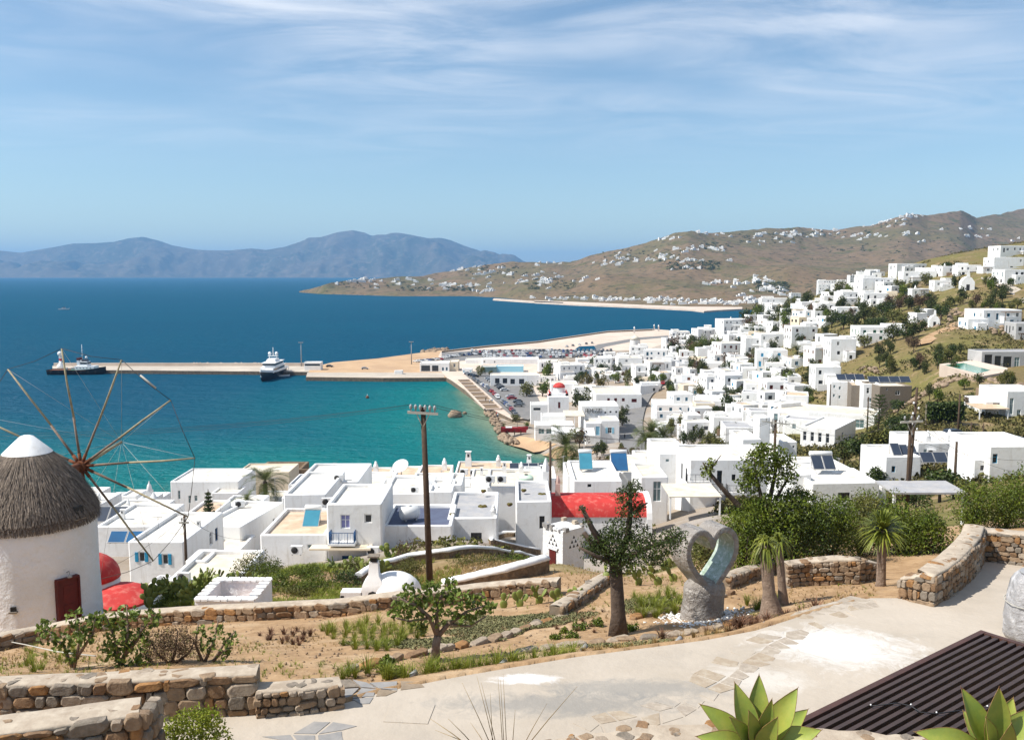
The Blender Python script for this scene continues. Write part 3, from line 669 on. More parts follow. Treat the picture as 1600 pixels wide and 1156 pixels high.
def chimney(rt, X, Y, Z, W, D, rot, fx, fy, s=1.0, style=0):
    b = MB(); h = 1.0*s
    b.box((0, 0, h*.35-.25), (.62*s, .5*s, h*.7+.5), taper=.86)
    if style == 0:
        b.lathe([(.24*s, h*.68), (.30*s, h*.75), (.22*s, h*1.0), (.14*s, h*1.12), (.17*s, h*1.2), (.05*s, h*1.38)], 8)
    else:
        b.box((0, 0, h*.98), (.5*s, .42*s, h*.62), taper=.8); b.box((0, 0, h*1.34), (.56*s, .48*s, .08))
        b.box((0, -.2*s, h*1.0), (.16*s, .05, .25*s), 1)
    p = Vector((X, Y, Z-.3))+Matrix.Rotation(rot, 4, 'Z') @ Vector(((fx-.5)*W, fy*D, 0))
    o = b.build('chimney', ['plaster', 'dark'], rt, sharp=40, loc=p-rt.location); o.rotation_euler = (0, 0, rot)
def B(x0, x1, yt, **k): return dict(x0=x0, x1=x1, yt=yt, **k)
# small roof furniture
def ac_unit(px, py, Y, label, rz=0, s=1.0):
    p = at(px, py, Y); rt = root('air_conditioner', label, 'air conditioner', p, rz, 'outdoor cooling units')
    b = MB(); b.box((0, 0, .36*s), (.85*s, .34*s, .6*s)); b.build('casing', 'metal_white', rt)
    b = MB(); b.lathe([(.24*s, 0), (.25*s, .02), (.10*s, .03), (.0, .03)], 14); o = b.build('fan_grille', 'dark', rt, loc=(-.12*s, -.175*s, .37*s)); o.rotation_euler = (math.pi/2, 0, 0)
    b = MB(); b.box((-.3*s, 0, .02), (.08, .36*s, .08)); b.box((.3*s, 0, .02), (.08, .36*s, .08)); b.build('feet', 'metal_grey', rt)
def solar_heater(px, py, Y, label, w=1.2, n=2, mat='solar_teal', tank=True, rz=0, L=2.0, gap=.06):
    p = at(px, py, Y); rt = root('solar_water_heater', label, 'solar panel', p, rz, 'rooftop solar heaters')
    tilt = Matrix.Rotation(math.radians(42), 4, 'X'); c = math.cos(math.radians(42)); s_ = math.sin(math.radians(42))
    for i in range(n):
        x = (i-(n-1)/2)*(w+gap); b = MB(); b.box((0, 0, 0), (w, L, .09)); b.box((0, 0, .05), (w-.1, L-.1, .01), 1)
        o = b.build('panel', ['metal_grey', mat], rt, loc=(x, L/2*c, L/2*s_+.12)); o.rotation_euler = (math.radians(42), 0, 0)
    b = MB(); wt = n*(w+gap)
    for x in (-wt*.42, wt*.42):
        b.tube([(x, L*c, 0), (x, L*c, L*s_+.15)], .03, 4); b.tube([(x, 0, .05), (x, L*c, .05)], .03, 4)
    b.build('frame', 'metal_grey', rt)
    if tank:
        b = MB(); b.tube([(-wt*.5, 0, 0), (-wt*.48, 0, 0), (wt*.48, 0, 0), (wt*.5, 0, 0)], [.2, .27, .27, .2], 12); b.build('tank', 'metal_white', rt, loc=(0, L*c+.18, L*s_+.32))
def dish(px, py, Y, r, label, m='metal_white', az=-.4, el=.7):
    p = at(px, py, Y); rt = root('satellite_dish', label, 'satellite dish', p, 0, 'rooftop satellite dishes')
    b = MB(); prof = [(r*t, r*.28*t*t) for t in (0.02, .35, .65, .85, 1)]; b.lathe(prof+[(r*.97, r*.30), (r*.6, r*.13), (.02, .03)], 16, cap0=True)
    o = b.build('reflector', m, rt, loc=(0, 0, r*1.1)); o.rotation_euler = (el, 0, az)
    b = MB(); b.tube([(0, 0, 0), (0, 0, r*1.1)], .05*r+.02, 6); b.tube([(0, 0, r*1.1), Vector((0, 0, r*1.1))+(Matrix.Rotation(az, 3, 'Z')@Matrix.Rotation(el, 3, 'X'))@Vector((0, 0, r*.8))], .03, 4); b.build('mast', 'metal_grey', rt)
def rails(rt, pts, h=.95, m='black_iron', step=.14, top=.03, name='railing'):
    b = MB()
    for i in range(len(pts)-1):
        a, c = Vector(pts[i]), Vector(pts[i+1]); L = (c-a).length
        b.tube([a+Vector((0, 0, h)), c+Vector((0, 0, h))], top, 4); b.tube([a+Vector((0, 0, .1)), c+Vector((0, 0, .1))], top, 4)
        n = max(1, int(L/step))
        for k in range(n+1):
            q = a.lerp(c, k/n); b.tube([q, q+Vector((0, 0, h))], top*.55 if k % 6 else top*1.2, 4)
    return b.build(name, m, rt)

# houses just below the garden
h = house('two-storey white house with blue railed balcony over a blue door', [
    B(510, 596, 787, Y=75, D=7.5, roof='roof_white', fw=[(539, 804, 15, 22, 'l'), (575, 803, 12, 14, 'w'), (541, 868, 17, 22, 'N'), (563, 870, 7, 16, 'N'), (578, 878, 13, 10, 'n')], wins={'r': [(2.5, 2.2, .5, .5, 'w')]}),
    B(406, 509, 835, Y=76.5, D=9, roof='roof_tan', fw=[(485, 850, 11, 7, 'c')], wins={'r': []}, chim=[]),
    B(597, 706, 821, Y=77, D=7.5, roof='roof_dark', fw=[(663, 846, 15, 9, 't')], wins={'r': []})])
bp = at(537, 844, 75); b = MB(); b.box((0, -.55, -.09), (2.3, 1.1, .18)); b.build('balcony_floor', 'plaster', h, loc=bp-h.location)
o = rails(h, [(-1.05, -.02, 0), (-1.05, -1.02, 0), (1.05, -1.02, 0), (1.05, -.02, 0)], .95, 'blue_deep', .13); o.name = 'balcony_railing'; o.location = bp-h.location
b = MB(); b.box((0, -.6, 0), (5.2, 1.2, .16)); b.build('porch_canopy', 'plaster_cream', h, loc=at(535, 852, 75)-h.location)
house('tall plain white house behind the blue balcony house, its roof stepping back', [B(443, 509, 772, Y=92, D=11, wins={'f': [], 'r': [(3, 1.2, .9, 1.1, 'w')], 'l': []}), B(462, 560, 752, Y=101, D=10, wins={}, roof='roof_white')])
house('long low white house with bare front and bluish right wall beside the palm', [B(309, 378, 821, Y=88, D=10, rot=-.18, wins={'r': [(7.5, 1.2, .5, .6, 'w')]}, roof='roof_white'), B(323, 376, 858, Y=84, D=5, wins={}, roof='roof_cream')])
house('small white house with two turquoise shuttered windows next to the windmill', [B(199, 287, 846, Y=73, D=9.5, rot=-.03, roof='roof_white', fw=[(220, 862, 9.5, 16, 'b'), (257, 865, 9.5, 17, 'b')], wins={'r': [(6.2, 1.0, .8, 1.2, 'w'), (7.6, 1.0, .7, 1.2, 'n')]}, chim=[(.93, .45, .7, 1)])])
house('low flat-roofed cream house in front of the turquoise shutters', [B(262, 372, 905, Y=62, D=7, roof='roof_cream', wall='plaster', wins={}, chim=[]), B(289, 322, 876, Y=66.5, D=3.0, wins={}, roof='roof_white', par=.9), B(231, 252, 912, Y=61.5, D=2, wins={}, roof='roof_white')])
house('white house with a slate grey roof terrace and glazed double door', [B(699, 777, 809, Y=80, D=10, roof='roof_grey', fw=[(744, 832, 17, 20, 'k')], wins={'r': [(2.2, 2.6, .8, 1.0, 'k'), (5.2, 1.4, .8, 1.9, 'c'), (7.0, 1.4, .8, 1.9, 'c')]}, chim=[(.92, .12, .9, 0)])])
house('white house with grey roof and one dark side door left of the red-roofed chapel', [B(806, 862, 783, Y=86, D=9, roof='roof_grey', fw=[(847, 806, 8, 20, 'k')], wins={'r': [], 'l': []})])
house('white cube with rounded vault roof behind the dark blue terrace', [B(668, 707, 768, Y=94, D=6, wins={'f': [(2.2, .9, .7, 1.0, 'w')]}), B(700, 722, 757, Y=97, D=6, wins={'f': [(.9, .9, .8, 2.0, 'g')]})])
house('white terrace house with two cooling fans on its cream roof', [B(760, 850, 760, Y=104, D=10, roof='roof_cream', wins={}, chim=[(.3, .9, 1.0, 1), (.62, .9, 1.0, 0)])])
house('white roof block behind the leaning utility pole, tank on top', [B(598, 672, 771, Y=100, D=9, wins={}, roof='roof_white'), B(640, 700, 757, Y=112, D=7, wins={}, roof='roof_white')])
for i, (x0, x1, yt, Y, lab) in enumerate([(556, 598, 745, 150, 'terracotta-topped white terrace with a stubby chimney, leftmost by the water'), (598, 645, 743, 150, 'terracotta roof terrace carrying the big white satellite dish'), (645, 700, 741, 150, 'terracotta roof terrace with a domed white chimney over the bay'), (708, 800, 735, 148, 'tan roof terrace with two tall white chimneys and pipe rail over the bay'), (800, 858, 738, 150, 'white roof terrace with dark solar sheets over the bay')]):
    house(lab, [B(x0, x1, yt+14, Y=Y, D=15, roof='roof_tan' if i < 4 else 'roof_white', wins={}, chim=[[(.35, .8, 1.5, 0)], [], [(.75, .8, 1.6, 0)], [(.2, .8, 2.0, 1), (.75, .8, 1.5, 0)], [(.5, .9, 1.6, 1)]][i])])
house('white house with bright left wall and small windows beside the open sea', [B(266, 372, 752, Y=172, D=12, roof='roof_white', fw=[(279, 766, 4, 14, 'c'), (295, 774, 4, 12, 'c'), (305, 774, 5, 9, 'c')], chim=[(.2, .9, 1.2, 1), (.75, .5, 1.4, 0)]), B(330, 372, 770, Y=168, D=5, wins={})])
house('sand-coloured plaster house behind the tall palm', [B(371, 452, 737, Y=195, D=9, wall='plaster_cream', roof='roof_cream', wins={'f': []})], name='cream_house')
house('roofless brown stone ruin at the water behind the tall palm', [B(402, 470, 733, Y=212, D=9, wall='rubble', roof='rubble', wins={}, par=2.2, thick=.7), B(450, 486, 741, Y=206, D=6, wall='rubble', roof='rubble', wins={}, par=1.5, thick=.7)], cat='ruin', name='stone_ruin')
house('grey-white low house with slanting roof below the stone ruin', [B(450, 535, 757, Y=180, D=10, roof='roof_grey', wins={}, wall='plaster')])
h = house('little white church with bell gable on the shore left of the windmill sails', [B(150, 240, 786, Y=150, D=8, wins={'f': []}), B(186, 212, 775, Y=152, D=5, wins={}), B(215, 241, 779, Y=148, D=4, wins={})], cat='church', name='white_church')
b = MB(); b.box((0, 0, .6), (1.0, .8, 1.6)); b.lathe([(.45, 1.4), (.5, 1.5), (.35, 2.2), (.12, 2.6), (.03, 3.0)], 8); b.build('bell_turret', 'plaster', h, sharp=40, loc=at(234, 778, 149)-h.location)
b = MB(); b.lathe([(1.0, 0), (.9, 1.2), (.5, 2.0), (.6, 2.1), (.3, 2.6), (.05, 3.1)], 10); b.build('bell_turret', 'plaster', h, sharp=40, loc=at(241, 798, 140)-h.location)
house('white house with cream terrace roof just left of the tall palm', [B(388, 446, 787, Y=125, D=8, roof='roof_cream', wins={'f': []})])
house('flat white roof with grey upstand between the windmill and the turquoise shutters', [B(150, 238, 822, Y=88, D=9, wins={'f': []}, roof='roof_white', chim=[(.2, .4, .8, 1)])])
house('low white roof with red-tiled edge behind the dark wooden post', [B(285, 330, 806, Y=108, D=8, roof='roof_tan', wins={'f': []})])
house('white parapet block under the small araucaria', [B(330, 392, 800, Y=112, D=9, wins={'f': []}, roof='roof_white')])
house('white roof strip with flue caps right of the pole, above the grey terrace', [B(706, 768, 768, Y=116, D=9, wins={}, chim=[(.2, .4, .8, 1)])])
# filler houses packed between these, told apart by nothing
FILL = 'plain white flat-roofed house packed in the lower town by the bay'
for Y, row in ((118, [(150, 235, 806), (440, 500, 777), (520, 590, 771), (600, 660, 765)]), (132, [(60, 150, 792), (452, 520, 764), (545, 610, 757), (735, 800, 752), (820, 870, 748)]), (165, [(500, 560, 752), (60, 140, 778)])):
    for x0, x1, yt in row: house(FILL, [B(x0, x1, yt, Y=Y, D=9, wins={'f': []}, chim=[(HR.uniform(.2, .8), .6, .9, HR.randint(0, 1))])], group='plain white houses of the lower town')
# chapel with the barrel roof
def red_chapel():
    Y = 93; a = at(862, 806, Y); c = at(1010, 806, Y); W = c.x-a.x; D = 5.4; zt = a.z; foot = 28.0
    rt = root('red_roof_chapel', 'white chapel with a long red barrel roof and bell gable', 'chapel', (a.x, Y, foot))
    b = MB(); H = zt-foot
    b.prism([(0, 0), (W, 0), (W, D), (0, D)], 0, H); 
    b.build('wall', 'plaster', rt)
    b = MB(); n = 10; rs = []
    for x in (-.05, W*.25, W*.5, W*.75, W+.05):
        rs.append([(x, D/2-(D/2+.12)*math.cos(math.pi*k/n), H+1.75*math.sin(math.pi*k/n)+(.0 if 0 < k < n else -.1)) for k in range(n+1)])
    b.rings(rs, 0, False, True, True, True); b.build('barrel_roof', 'red_paint', rt, sharp=60)
    for x, nm in ((-.3, 'gable'), (W+.3, 'gable')):
        b = MB(); poly = [(D/2-(D/2+.35)*math.cos(math.pi*k/n), H-.3+2.25*math.sin(math.pi*k/n)) for k in range(n+1)]
        poly = [(-.35, 0)]+poly+[(D+.35, 0)]
        b.rings([[(x-.28, p, q) for p, q in poly], [(x+.28, p, q) for p, q in poly]], 0, True, True, True, False); b.build(nm, 'plaster', rt)
    for dx, w, hh in ((-.55, .8, 4.3), (.75, .6, 2.6)):
        b = MB(); b.box((dx, D*.45, H+.9+hh*.3), (w, .9, hh), taper=.8); b.lathe([(w*.42, H+.9+hh*.78), (w*.5, H+.9+hh*.86), (w*.3, H+.9+hh), (w*.1, H+.9+hh*1.12)], 8, (dx, D*.45, 0))
        b.build('bell_gable', 'plaster_pink' if dx > 0 else 'plaster', rt, sharp=40)
red_chapel()
# windmill-side chapel: red dome and red apse roof
def dome_chapel():
    p = at(139, 905, 60); rt = root('red_dome_chapel', 'small white chapel with a bright red dome half hidden by the windmill', 'chapel', (p.x, 60, 31))
    zt = p.z-31
    b = MB(); b.lathe([(2.0, 0), (2.0, zt), (1.9, zt+.15)], 20); b.build('wall', 'plaster', rt, sharp=40)
    b = MB(); b.lathe([(2.05*math.cos(t), zt+.1+1.75*math.sin(t)) for t in np.linspace(0, 1.5, 8)], 20); b.build('dome', 'red_paint', rt, loc=(0, 0, 0))
    b = MB(); b.lathe([(2.6, zt-2.5), (2.6, zt-.85), (1.6, zt-.35), (.1, zt-.1)], 20, (2.3, -1.0, 0)); b.build('apse_roof', 'red_paint', rt, sharp=50)
    b = MB(); b.lathe([(2.65, 0), (2.75, zt-1.3), (2.68, zt-1.05), (2.5, zt-.95)], 20, (2.3, -1.0, 0)); b.build('apse_wall', 'plaster', rt, sharp=50)
dome_chapel()
# the town round the harbour and up the hillside
h = house('white seaside restaurant with REMEZZO on its roof wall and pale blue shutters', [
    B(939, 968, 657, Y=283, D=10, fw=[(953, 668, 6, 9, 'p')], wins={'r': [(3, 1.4, 1, 1.3, 'w'), (6, 1.4, 1, 1.3, 'w')]}, roof='roof_cream'),
    B(915, 939, 661, Y=282, D=10, fw=[(934, 666, 6, 14, 'T'), (921, 664, 9, 6, 'c')], wins={'r': []}),
    B(908, 967, 634, Y=296, D=12, fw=[(946, 643, 3, 3, 'k'), (954, 642, 3, 3, 'k'), (963, 642, 3, 3, 'k')], roof='roof_white'),
    B(836, 897, 664, Y=294, D=9, fw=[(846, 670, 9, 8, 'c'), (858, 670, 9, 8, 'c'), (869, 670, 9, 8, 'c'), (881, 671, 9, 8, 'c')]),
    B(846, 884, 650, Y=303, D=8, wins={'f': []}, roof='roof_white')], cat='restaurant', name='white_restaurant')
# block letters of the roof sign, as bars
GLY = {'R': [(0,0,0,4),(0,4,2,4),(2,4,2,2),(2,2,0,2),(1,2,2,0)], 'E': [(0,0,0,4),(0,4,2,4),(0,2,1.6,2),(0,0,2,0)], 'M': [(0,0,0,4),(0,4,1.2,1.6),(1.2,1.6,2.4,4),(2.4,4,2.4,0)], 'Z': [(0,4,2,4),(2,4,0,0),(0,0,2,0)], 'O': [(0,0,0,4),(0,4,2,4),(2,4,2,0),(2,0,0,0)]}
x = 0
for chh in 'REMEZZO':
    b = MB()
    for (xa, za, xb, zb) in GLY[chh]: b.tube([(xa*.33, 0, za*.33), (xb*.33, 0, zb*.33)], .075, 4, cap=True)
    b.build('sign_letter', 'dark', h, loc=at(915, 644.5, 295.85)-h.location+Vector((x, 0, 0))); x += (1.12 if chh == 'M' else .98)*.79
def awning(label, x0, x1, yt, yb, Y, D, mat, posts=True, slope_=.5, name='awning', cat='awning'):
    a, c = at(x0, yt, Y), at(x1, yt, Y); W = c.x-a.x; rt = root(name, label, cat, (a.x, Y, tz1((a.x+c.x)/2, Y)))
    z = a.z-rt.location.z; b = MB()
    b.rings([[(0, 0, z-slope_), (W, 0, z-slope_), (W, D, z), (0, D, z)], [(0, 0, z-slope_+.12), (W, 0, z-slope_+.12), (W, D, z+.12), (0, D, z+.12)]], 0, True, True, True, False)
    b.build('canopy', mat, rt)
    if posts:
        n = max(2, int(W/3)+1)
        for i in range(n):
            b = MB(); b.box((.15+(W-.3)*i/(n-1), .2, (z-slope_)/2), (.16, .16, z-slope_)); b.build('post', 'white_paint', rt)
    return rt
awning('sloping cream pergola roof beside the REMEZZO wall', 882, 914, 648, 662, 288, 9, 'roof_cream')
awning('wide white awning on the beach terrace left of the palm', 862, 905, 672, 684, 284, 5, 'white_paint', slope_=1.3)
awning('white awning over the beach tables right of the palm', 912, 930, 673, 690, 275, 5, 'white_paint', slope_=1.6)
# church with red dome by the quay
def dome_church():
    Y = 342; a, c = at(857, 620, Y), at(889, 620, Y); W = c.x-a.x; foot = 3.0; zt = a.z-foot
    rt = root('red_dome_church', 'white church with a red dome and red shoulder roofs near the quay', 'church', (a.x, Y, foot))
    b = MB(); facade(b, Vector((0, 0, 0)), Vector((1, 0, 0)), W, zt, [(W*.47, W*.58, zt-4.4, zt-2.0)]); D = 11
    b.add([(W, 0, 0), (W, D, 0), (W, D, zt), (W, 0, zt)], [(0, 1, 2, 3)]); b.add([(0, D, 0), (0, 0, 0), (0, 0, zt), (0, D, zt)], [(0, 1, 2, 3)]); b.add([(W, D, 0), (0, D, 0), (0, D, zt), (W, D, zt)], [(0, 1, 2, 3)]); b.add([(0, 0, zt), (W, 0, zt), (W, D, zt), (0, D, zt)], [(0, 1, 2, 3)])
    b.build('wall', 'plaster', rt)
    b = MB(); b.box((W*.525, .12, zt-3.2), (W*.11, .05, 2.4)); b.build('door', 'red_dark', rt)
    b = MB(); b.box((W/2, D/2, zt+.5), (W*.98, D*.6, 1.0)); b.build('nave', 'plaster', rt)
    for s in (.08, .92):
        b = MB(); b.add([(W*s-W*.09, D*.2, zt+.05), (W*s+W*.09, D*.2, zt+.05), (W*s+W*.09, D*.8, zt+.05), (W*s-W*.09, D*.8, zt+.05), (W*s, D*.2, zt+2.0), (W*s, D*.8, zt+2.0)], [(0, 1, 4), (1, 2, 5, 4), (2, 3, 5), (3, 0, 4, 5)]); b.build('shoulder_roof', 'red_paint', rt)
    b = MB(); b.lathe([(2.2, zt+.9), (2.2, zt+2.9), (2.4, zt+3.0)], 16, (W*.55, D/2, 0)); b.build('drum', 'plaster', rt, sharp=40)
    b = MB(); b.lathe([(2.4*math.cos(t), zt+3.0+1.9*math.sin(t)) for t in np.linspace(0, 1.5, 7)], 16, (W*.55, D/2, 0)); o = b.build('dome', 'red_paint', rt)
    b = MB(); b.tube([(W*.55, D/2, zt+4.8), (W*.55, D/2, zt+5.7)], .06, 4); b.box((W*.55, D/2, zt+5.4), (.5, .08, .1)); b.build('cross', 'white_paint', rt)
dome_church()
house('long white building with dark red shutters along the street behind REMEZZO', [B(931, 1003, 616, Y=345, D=26, fw=[(951, 622, 4, 5, 'r'), (962, 622, 4.5, 5, 'r'), (974, 622, 4.5, 5, 'r'), (991, 623, 8, 5.5, 'r')], wins={'r': [(4+4*i, 1.6, 1.2, 1.6, 'n') for i in range(5)]}, roof='roof_cream', par=.8)])
house('low white house with grey-white flat roof behind the red-domed church', [B(861, 903, 600, Y=380, D=12, wins={'f': []}, roof='roof_cream')])
house('small white house with one dark window between church tree and yellow bush', [B(897, 933, 605, Y=372, D=10, fw=[(922, 608, 4, 4, 'w')], roof='roof_cream')])
house('curved white retaining building with dark slot below the church', [B(829, 856, 632, Y=330, D=8, fw=[(839, 637, 11, 4, 'k')], roof='roof_white')])
T = [  # x0, x1, top, foot, label, options
 (1026, 1084, 632, 657, 'white apartment house with small blue windows above the bend of the road', dict(kinds='uuuw', D=14, up=(1052, 1084, 616))),
 (1084, 1128, 626, 648, 'white flat-roofed house joined right of the blue-windowed apartments', dict(D=12)),
 (1104, 1132, 588, 617, 'white two-storey block with grey verandah left half of the pair', dict(kinds='wkkn', D=10, dens=1)),
 (1132, 1161, 586, 617, 'white two-storey block with tall dark windows right half of the pair', dict(kinds='kkn', D=10, dens=.9)),
 (1166, 1200, 600, 628, 'white house with curved corner and loggia beside the parked cars', dict(D=10)),
 (1198, 1232, 596, 625, 'white house with dark red balcony niche and cream terrace', dict(kinds='ro', D=11)),
 (1115, 1170, 652, 676, 'long low white house above the brown bushes', dict(D=8)),
 (1134, 1206, 668, 688, 'grey-shaded white bungalow with long verandah', dict(D=9, roof='roof_grey')),
 (966, 1004, 559, 582, 'big bare white cube house in the middle of the town', dict(D=13, dens=.15)),
 (993, 1017, 571, 597, 'white corner house with tiny slit window beside the purple bush', dict(D=10, dens=.25)),
 (1015, 1050, 565, 592, 'white house with reddish side wall behind the purple bush', dict(D=12)),
 (1006, 1042, 547, 567, 'wide white house with two dark windows on top of the cluster', dict(D=12, kinds='un')),
 (985, 1012, 541, 556, 'white house front row beneath the round mill tower', dict(D=9)),
 (902, 930, 561, 574, 'white terrace house with arched openings near the car park', dict(D=10)),
 (928, 957, 559, 582, 'tall white house with shaded right wall facing the car park', dict(D=12)),
 (875, 914, 570, 594, 'white stepped house left of the two turquoise windows', dict(D=14)),
 (913, 938, 577, 589, 'low white house with two turquoise windows', dict(kinds='T', D=9, dens=1)),
 (842, 876, 565, 583, 'white house with long dark verandah behind the parasols', dict(kinds='kk', D=11)),
 (1050, 1078, 518, 534, 'lone white cube at the inner end of the jetty', dict(D=10)),
 (1090, 1132, 514, 534, 'white villa terraces against the blue bay', dict(D=10)),
 (1130, 1172, 499, 527, 'tall white villa crowned with small chimneys against the bay', dict(D=12)),
 (1126, 1166, 536, 556, 'white house with two dark red doors upstairs', dict(kinds='rr', D=11)),
 (1165, 1192, 528, 556, 'white balcony house wedged left of the blue doors', dict(D=9)),
 (1183, 1208, 547, 580, 'white house with bright blue doors, left wing by the cypress', dict(kinds='BB', D=10, dens=1)),
 (1208, 1231, 547, 578, 'white house with bright blue balcony doors, right wing', dict(kinds='BB', D=10, dens=1)),
 (1189, 1230, 522, 546, 'large white house above the blue doors with grey side wall', dict(D=12)),
 (1237, 1278, 510, 536, 'white two-storey house with brown timber porch', dict(kinds='kto', D=10)),
 (1225, 1268, 494, 510, 'white house tucked below the upper terraces, dark arch', dict(D=9)),
 (1222, 1256, 482, 497, 'white house with rounded terrace wall in the leafy gap', dict(D=9)),
 (1088, 1130, 567, 582, 'low white cottage with tree at its right corner', dict(D=9)),
 (1275, 1314, 573, 604, 'pale block with a strip of dark windows under its roof', dict(kinds='k', D=9)),
 (1273, 1300, 543, 566, 'white house with reddish arched porch below the square tower house', dict(kinds='oo', D=9)),
 (1299, 1338, 529, 566, 'square pinkish white tower house on the green slope', dict(D=9, kinds='kw')),
 (1345, 1414, 511, 530, 'wide white house with green shutters among dark trees', dict(kinds='gg', D=11, dens=1)),
 (1308, 1345, 480, 496, 'white terrace house with one blue door above the dark trees', dict(kinds='uw', D=9)),
 (1276, 1312, 474, 490, 'white house with broad dark verandah openings', dict(kinds='kk', D=10)),
 (1252, 1282, 472, 484, 'white house with long glazed verandah on the terrace', dict(kinds='cc', D=8)),
 (1316, 1352, 456, 474, 'white house with brown pergola line, left of the row', dict(D=10)),
 (1350, 1388, 458, 476, 'white house with dark open garage, right of the row', dict(kinds='kk', D=10)),
 (1348, 1402, 434, 454, 'long white hill house with chimneys, upper row', dict(D=11)),
 (1335, 1372, 442, 456, 'white wing stepping down from the long hill house', dict(D=8)),
 (1279, 1306, 438, 452, 'white hill house with arcade at the left end of the upper row', dict(D=9)),
 (1328, 1346, 430, 442, 'small white house with dark corner loggia', dict(D=7)),
 (1341, 1358, 424, 433, 'tiny white tower house standing highest in its row', dict(D=6)),
 (1190, 1236, 466, 482, 'white retaining house on the brow over the sea', dict(D=8, dens=.3)),
 (1236, 1252, 458, 470, 'small white cube on the brow beside a dark tree', dict(D=7)),
 (1413, 1462, 424, 440, 'white rounded house row below the ridge, left', dict(D=9, dens=.4)),
 (1440, 1475, 418, 432, 'white house with chimneys behind the rounded row', dict(D=9)),
 (1473, 1492, 416, 430, 'cream-white block on the ridge beside the dark tree', dict(D=8)),
 (1498, 1532, 414, 428, 'white ridge house with a gable chimney', dict(D=9)),
 (1536, 1554, 416, 428, 'narrow white wall house right of the track', dict(D=7, dens=.3)),
 (1554, 1600, 402, 421, 'bright white house at the right edge of the ridge', dict(D=10, dens=.4)),
 (1570, 1618, 421, 442, 'white house with glass corner over the rocks at the right edge', dict(kinds='kc', D=10)),
 (1562, 1625, 384, 399, 'topmost white villa on the right-hand ridge', dict(D=10)),
 (1425, 1452, 451, 463, 'white shed-like house with row of shutters, lower end', dict(kinds='cc', D=7)),
 (1461, 1490, 438, 452, 'square white house with one window on the rocky slope', dict(D=7)),
 (1432, 1450, 489, 502, 'small white house with chimney among pines', dict(D=6)),
 (1448, 1462, 483, 495, 'little pink-edged white house among pines', dict(D=6)),
 (1536, 1598, 484, 508, 'white villa with blue window on the green slope', dict(kinds='uw', D=11)),
 (1513, 1545, 498, 514, 'low white wing with blue door below the slope villa', dict(kinds='Bu', D=7)),
 (1590, 1640, 505, 528, 'dull grey villa cut off by the right edge', dict(wall='plaster_grey', roof='roof_grey', kinds='k', D=9)),
 (1400, 1450, 412, 424, 'white villas at the foot of the far slope', dict(D=8)),
]
for (x0, x1, yt, yb, lab, op) in T:
    up = op.pop('up', None); bl = [B(x0, x1, yt, yb=yb, chim=[(HR.uniform(.1, .9), HR.uniform(.3, .9), HR.uniform(.9, 1.3), HR.randint(0, 1))] if HR.random() < .7 else [], **op)]
    if up: bl.append(B(up[0], up[1], up[2], yb=yb-6, D=9, kinds=op.get('kinds', 'wwk'), H=6))
    elif x1-x0 > 26 and HR.random() < .8 and x0 < 1500:   # a smaller upper room set back on the roof
        s = HR.choice((0, 1)); w = (x1-x0)*HR.uniform(.35, .5); xa = x0+1 if s == 0 else x1-1-w
        Yb = ground((x0+x1)/2, yb, ymin=60).y
        bl.append(B(xa, xa+w, yt-HR.uniform(4, 7)*250/Yb, Y=Yb+op.get('D', 8)*.35, D=op.get('D', 8)*.5, H=3.2, kinds=op.get('kinds', 'wwk'), dens=.8, wall=op.get('wall', 'plaster')))
    W_ = x1-x0; Yb = ground((x0+x1)/2, yb, ymin=60).y
    for q in bl: q.setdefault('rot', HR.uniform(-.22, .22)) if 'rot' not in op else None
    r_ = HR.random()
    if W_ > 20 and r_ < .75:      # lower wing or terrace in front
        w = W_*HR.uniform(.35, .7); xa = x0+HR.uniform(-.15, 1)*(W_-w*.8); yt2 = yt+(yb-yt)*HR.uniform(.35, .6)
        bl.append(B(xa, xa+w, yt2, Y=Yb-HR.uniform(1.5, 3.5), D=HR.uniform(3, 5), kinds=op.get('kinds', 'wkc'), dens=.9, roof=HR.choice(('roof_cream', 'roof_white', 'roof_tan', 'roof_grey')), rot=bl[0]['rot'], wall=op.get('wall', 'plaster'), par=HR.choice((.3, .7))))
    hh = house(lab, bl)
    X_, Y_, Z_, Wm, Dm, ro = bl[0]['_']
    if HR.random() < .55:         # timber pergola or awning over the front terrace
        b = MB(); wv = min(Wm*.6, 5.5); z0 = Z_-HR.choice((.6, 2.9, 3.1)); xo = HR.uniform(-.2, .2)*Wm
        for k in range(int(wv/.5)): b.box((xo-wv/2+.25+k*.5, -1.4, z0), (.14, 2.9, .12))
        b.box((xo, -2.7, z0-.1), (wv, .14, .14)); [b.box((xo+s_*wv*.47, -2.7, z0-1.4), (.16, .16, 2.7)) for s_ in (-1, 1)]
        o = b.build('pergola', HR.choice(('pole_wood', 'white_paint', 'bark_pale')), hh, loc=Vector((X_, Y_, 0))-Vector((hh.location.x, hh.location.y, hh.location.z))); o.rotation_euler = (0, 0, ro)
    if HR.random() < .5:          # low garden wall
        b = MB(); wv = Wm*HR.uniform(.8, 1.3); zb = tz1(X_, Y_-4); b.box((0, -4.2, zb+.2), (wv, .3, 1.9)); b.box((wv/2, -2.2, zb+.2), (.3, 4, 1.9)); o = b.build('garden_wall', HR.choice(('plaster', 'plaster', 'stone_1')), hh, loc=Vector((X_, Y_, 0))-Vector((hh.location.x, hh.location.y, hh.location.z))); o.rotation_euler = (0, 0, ro)
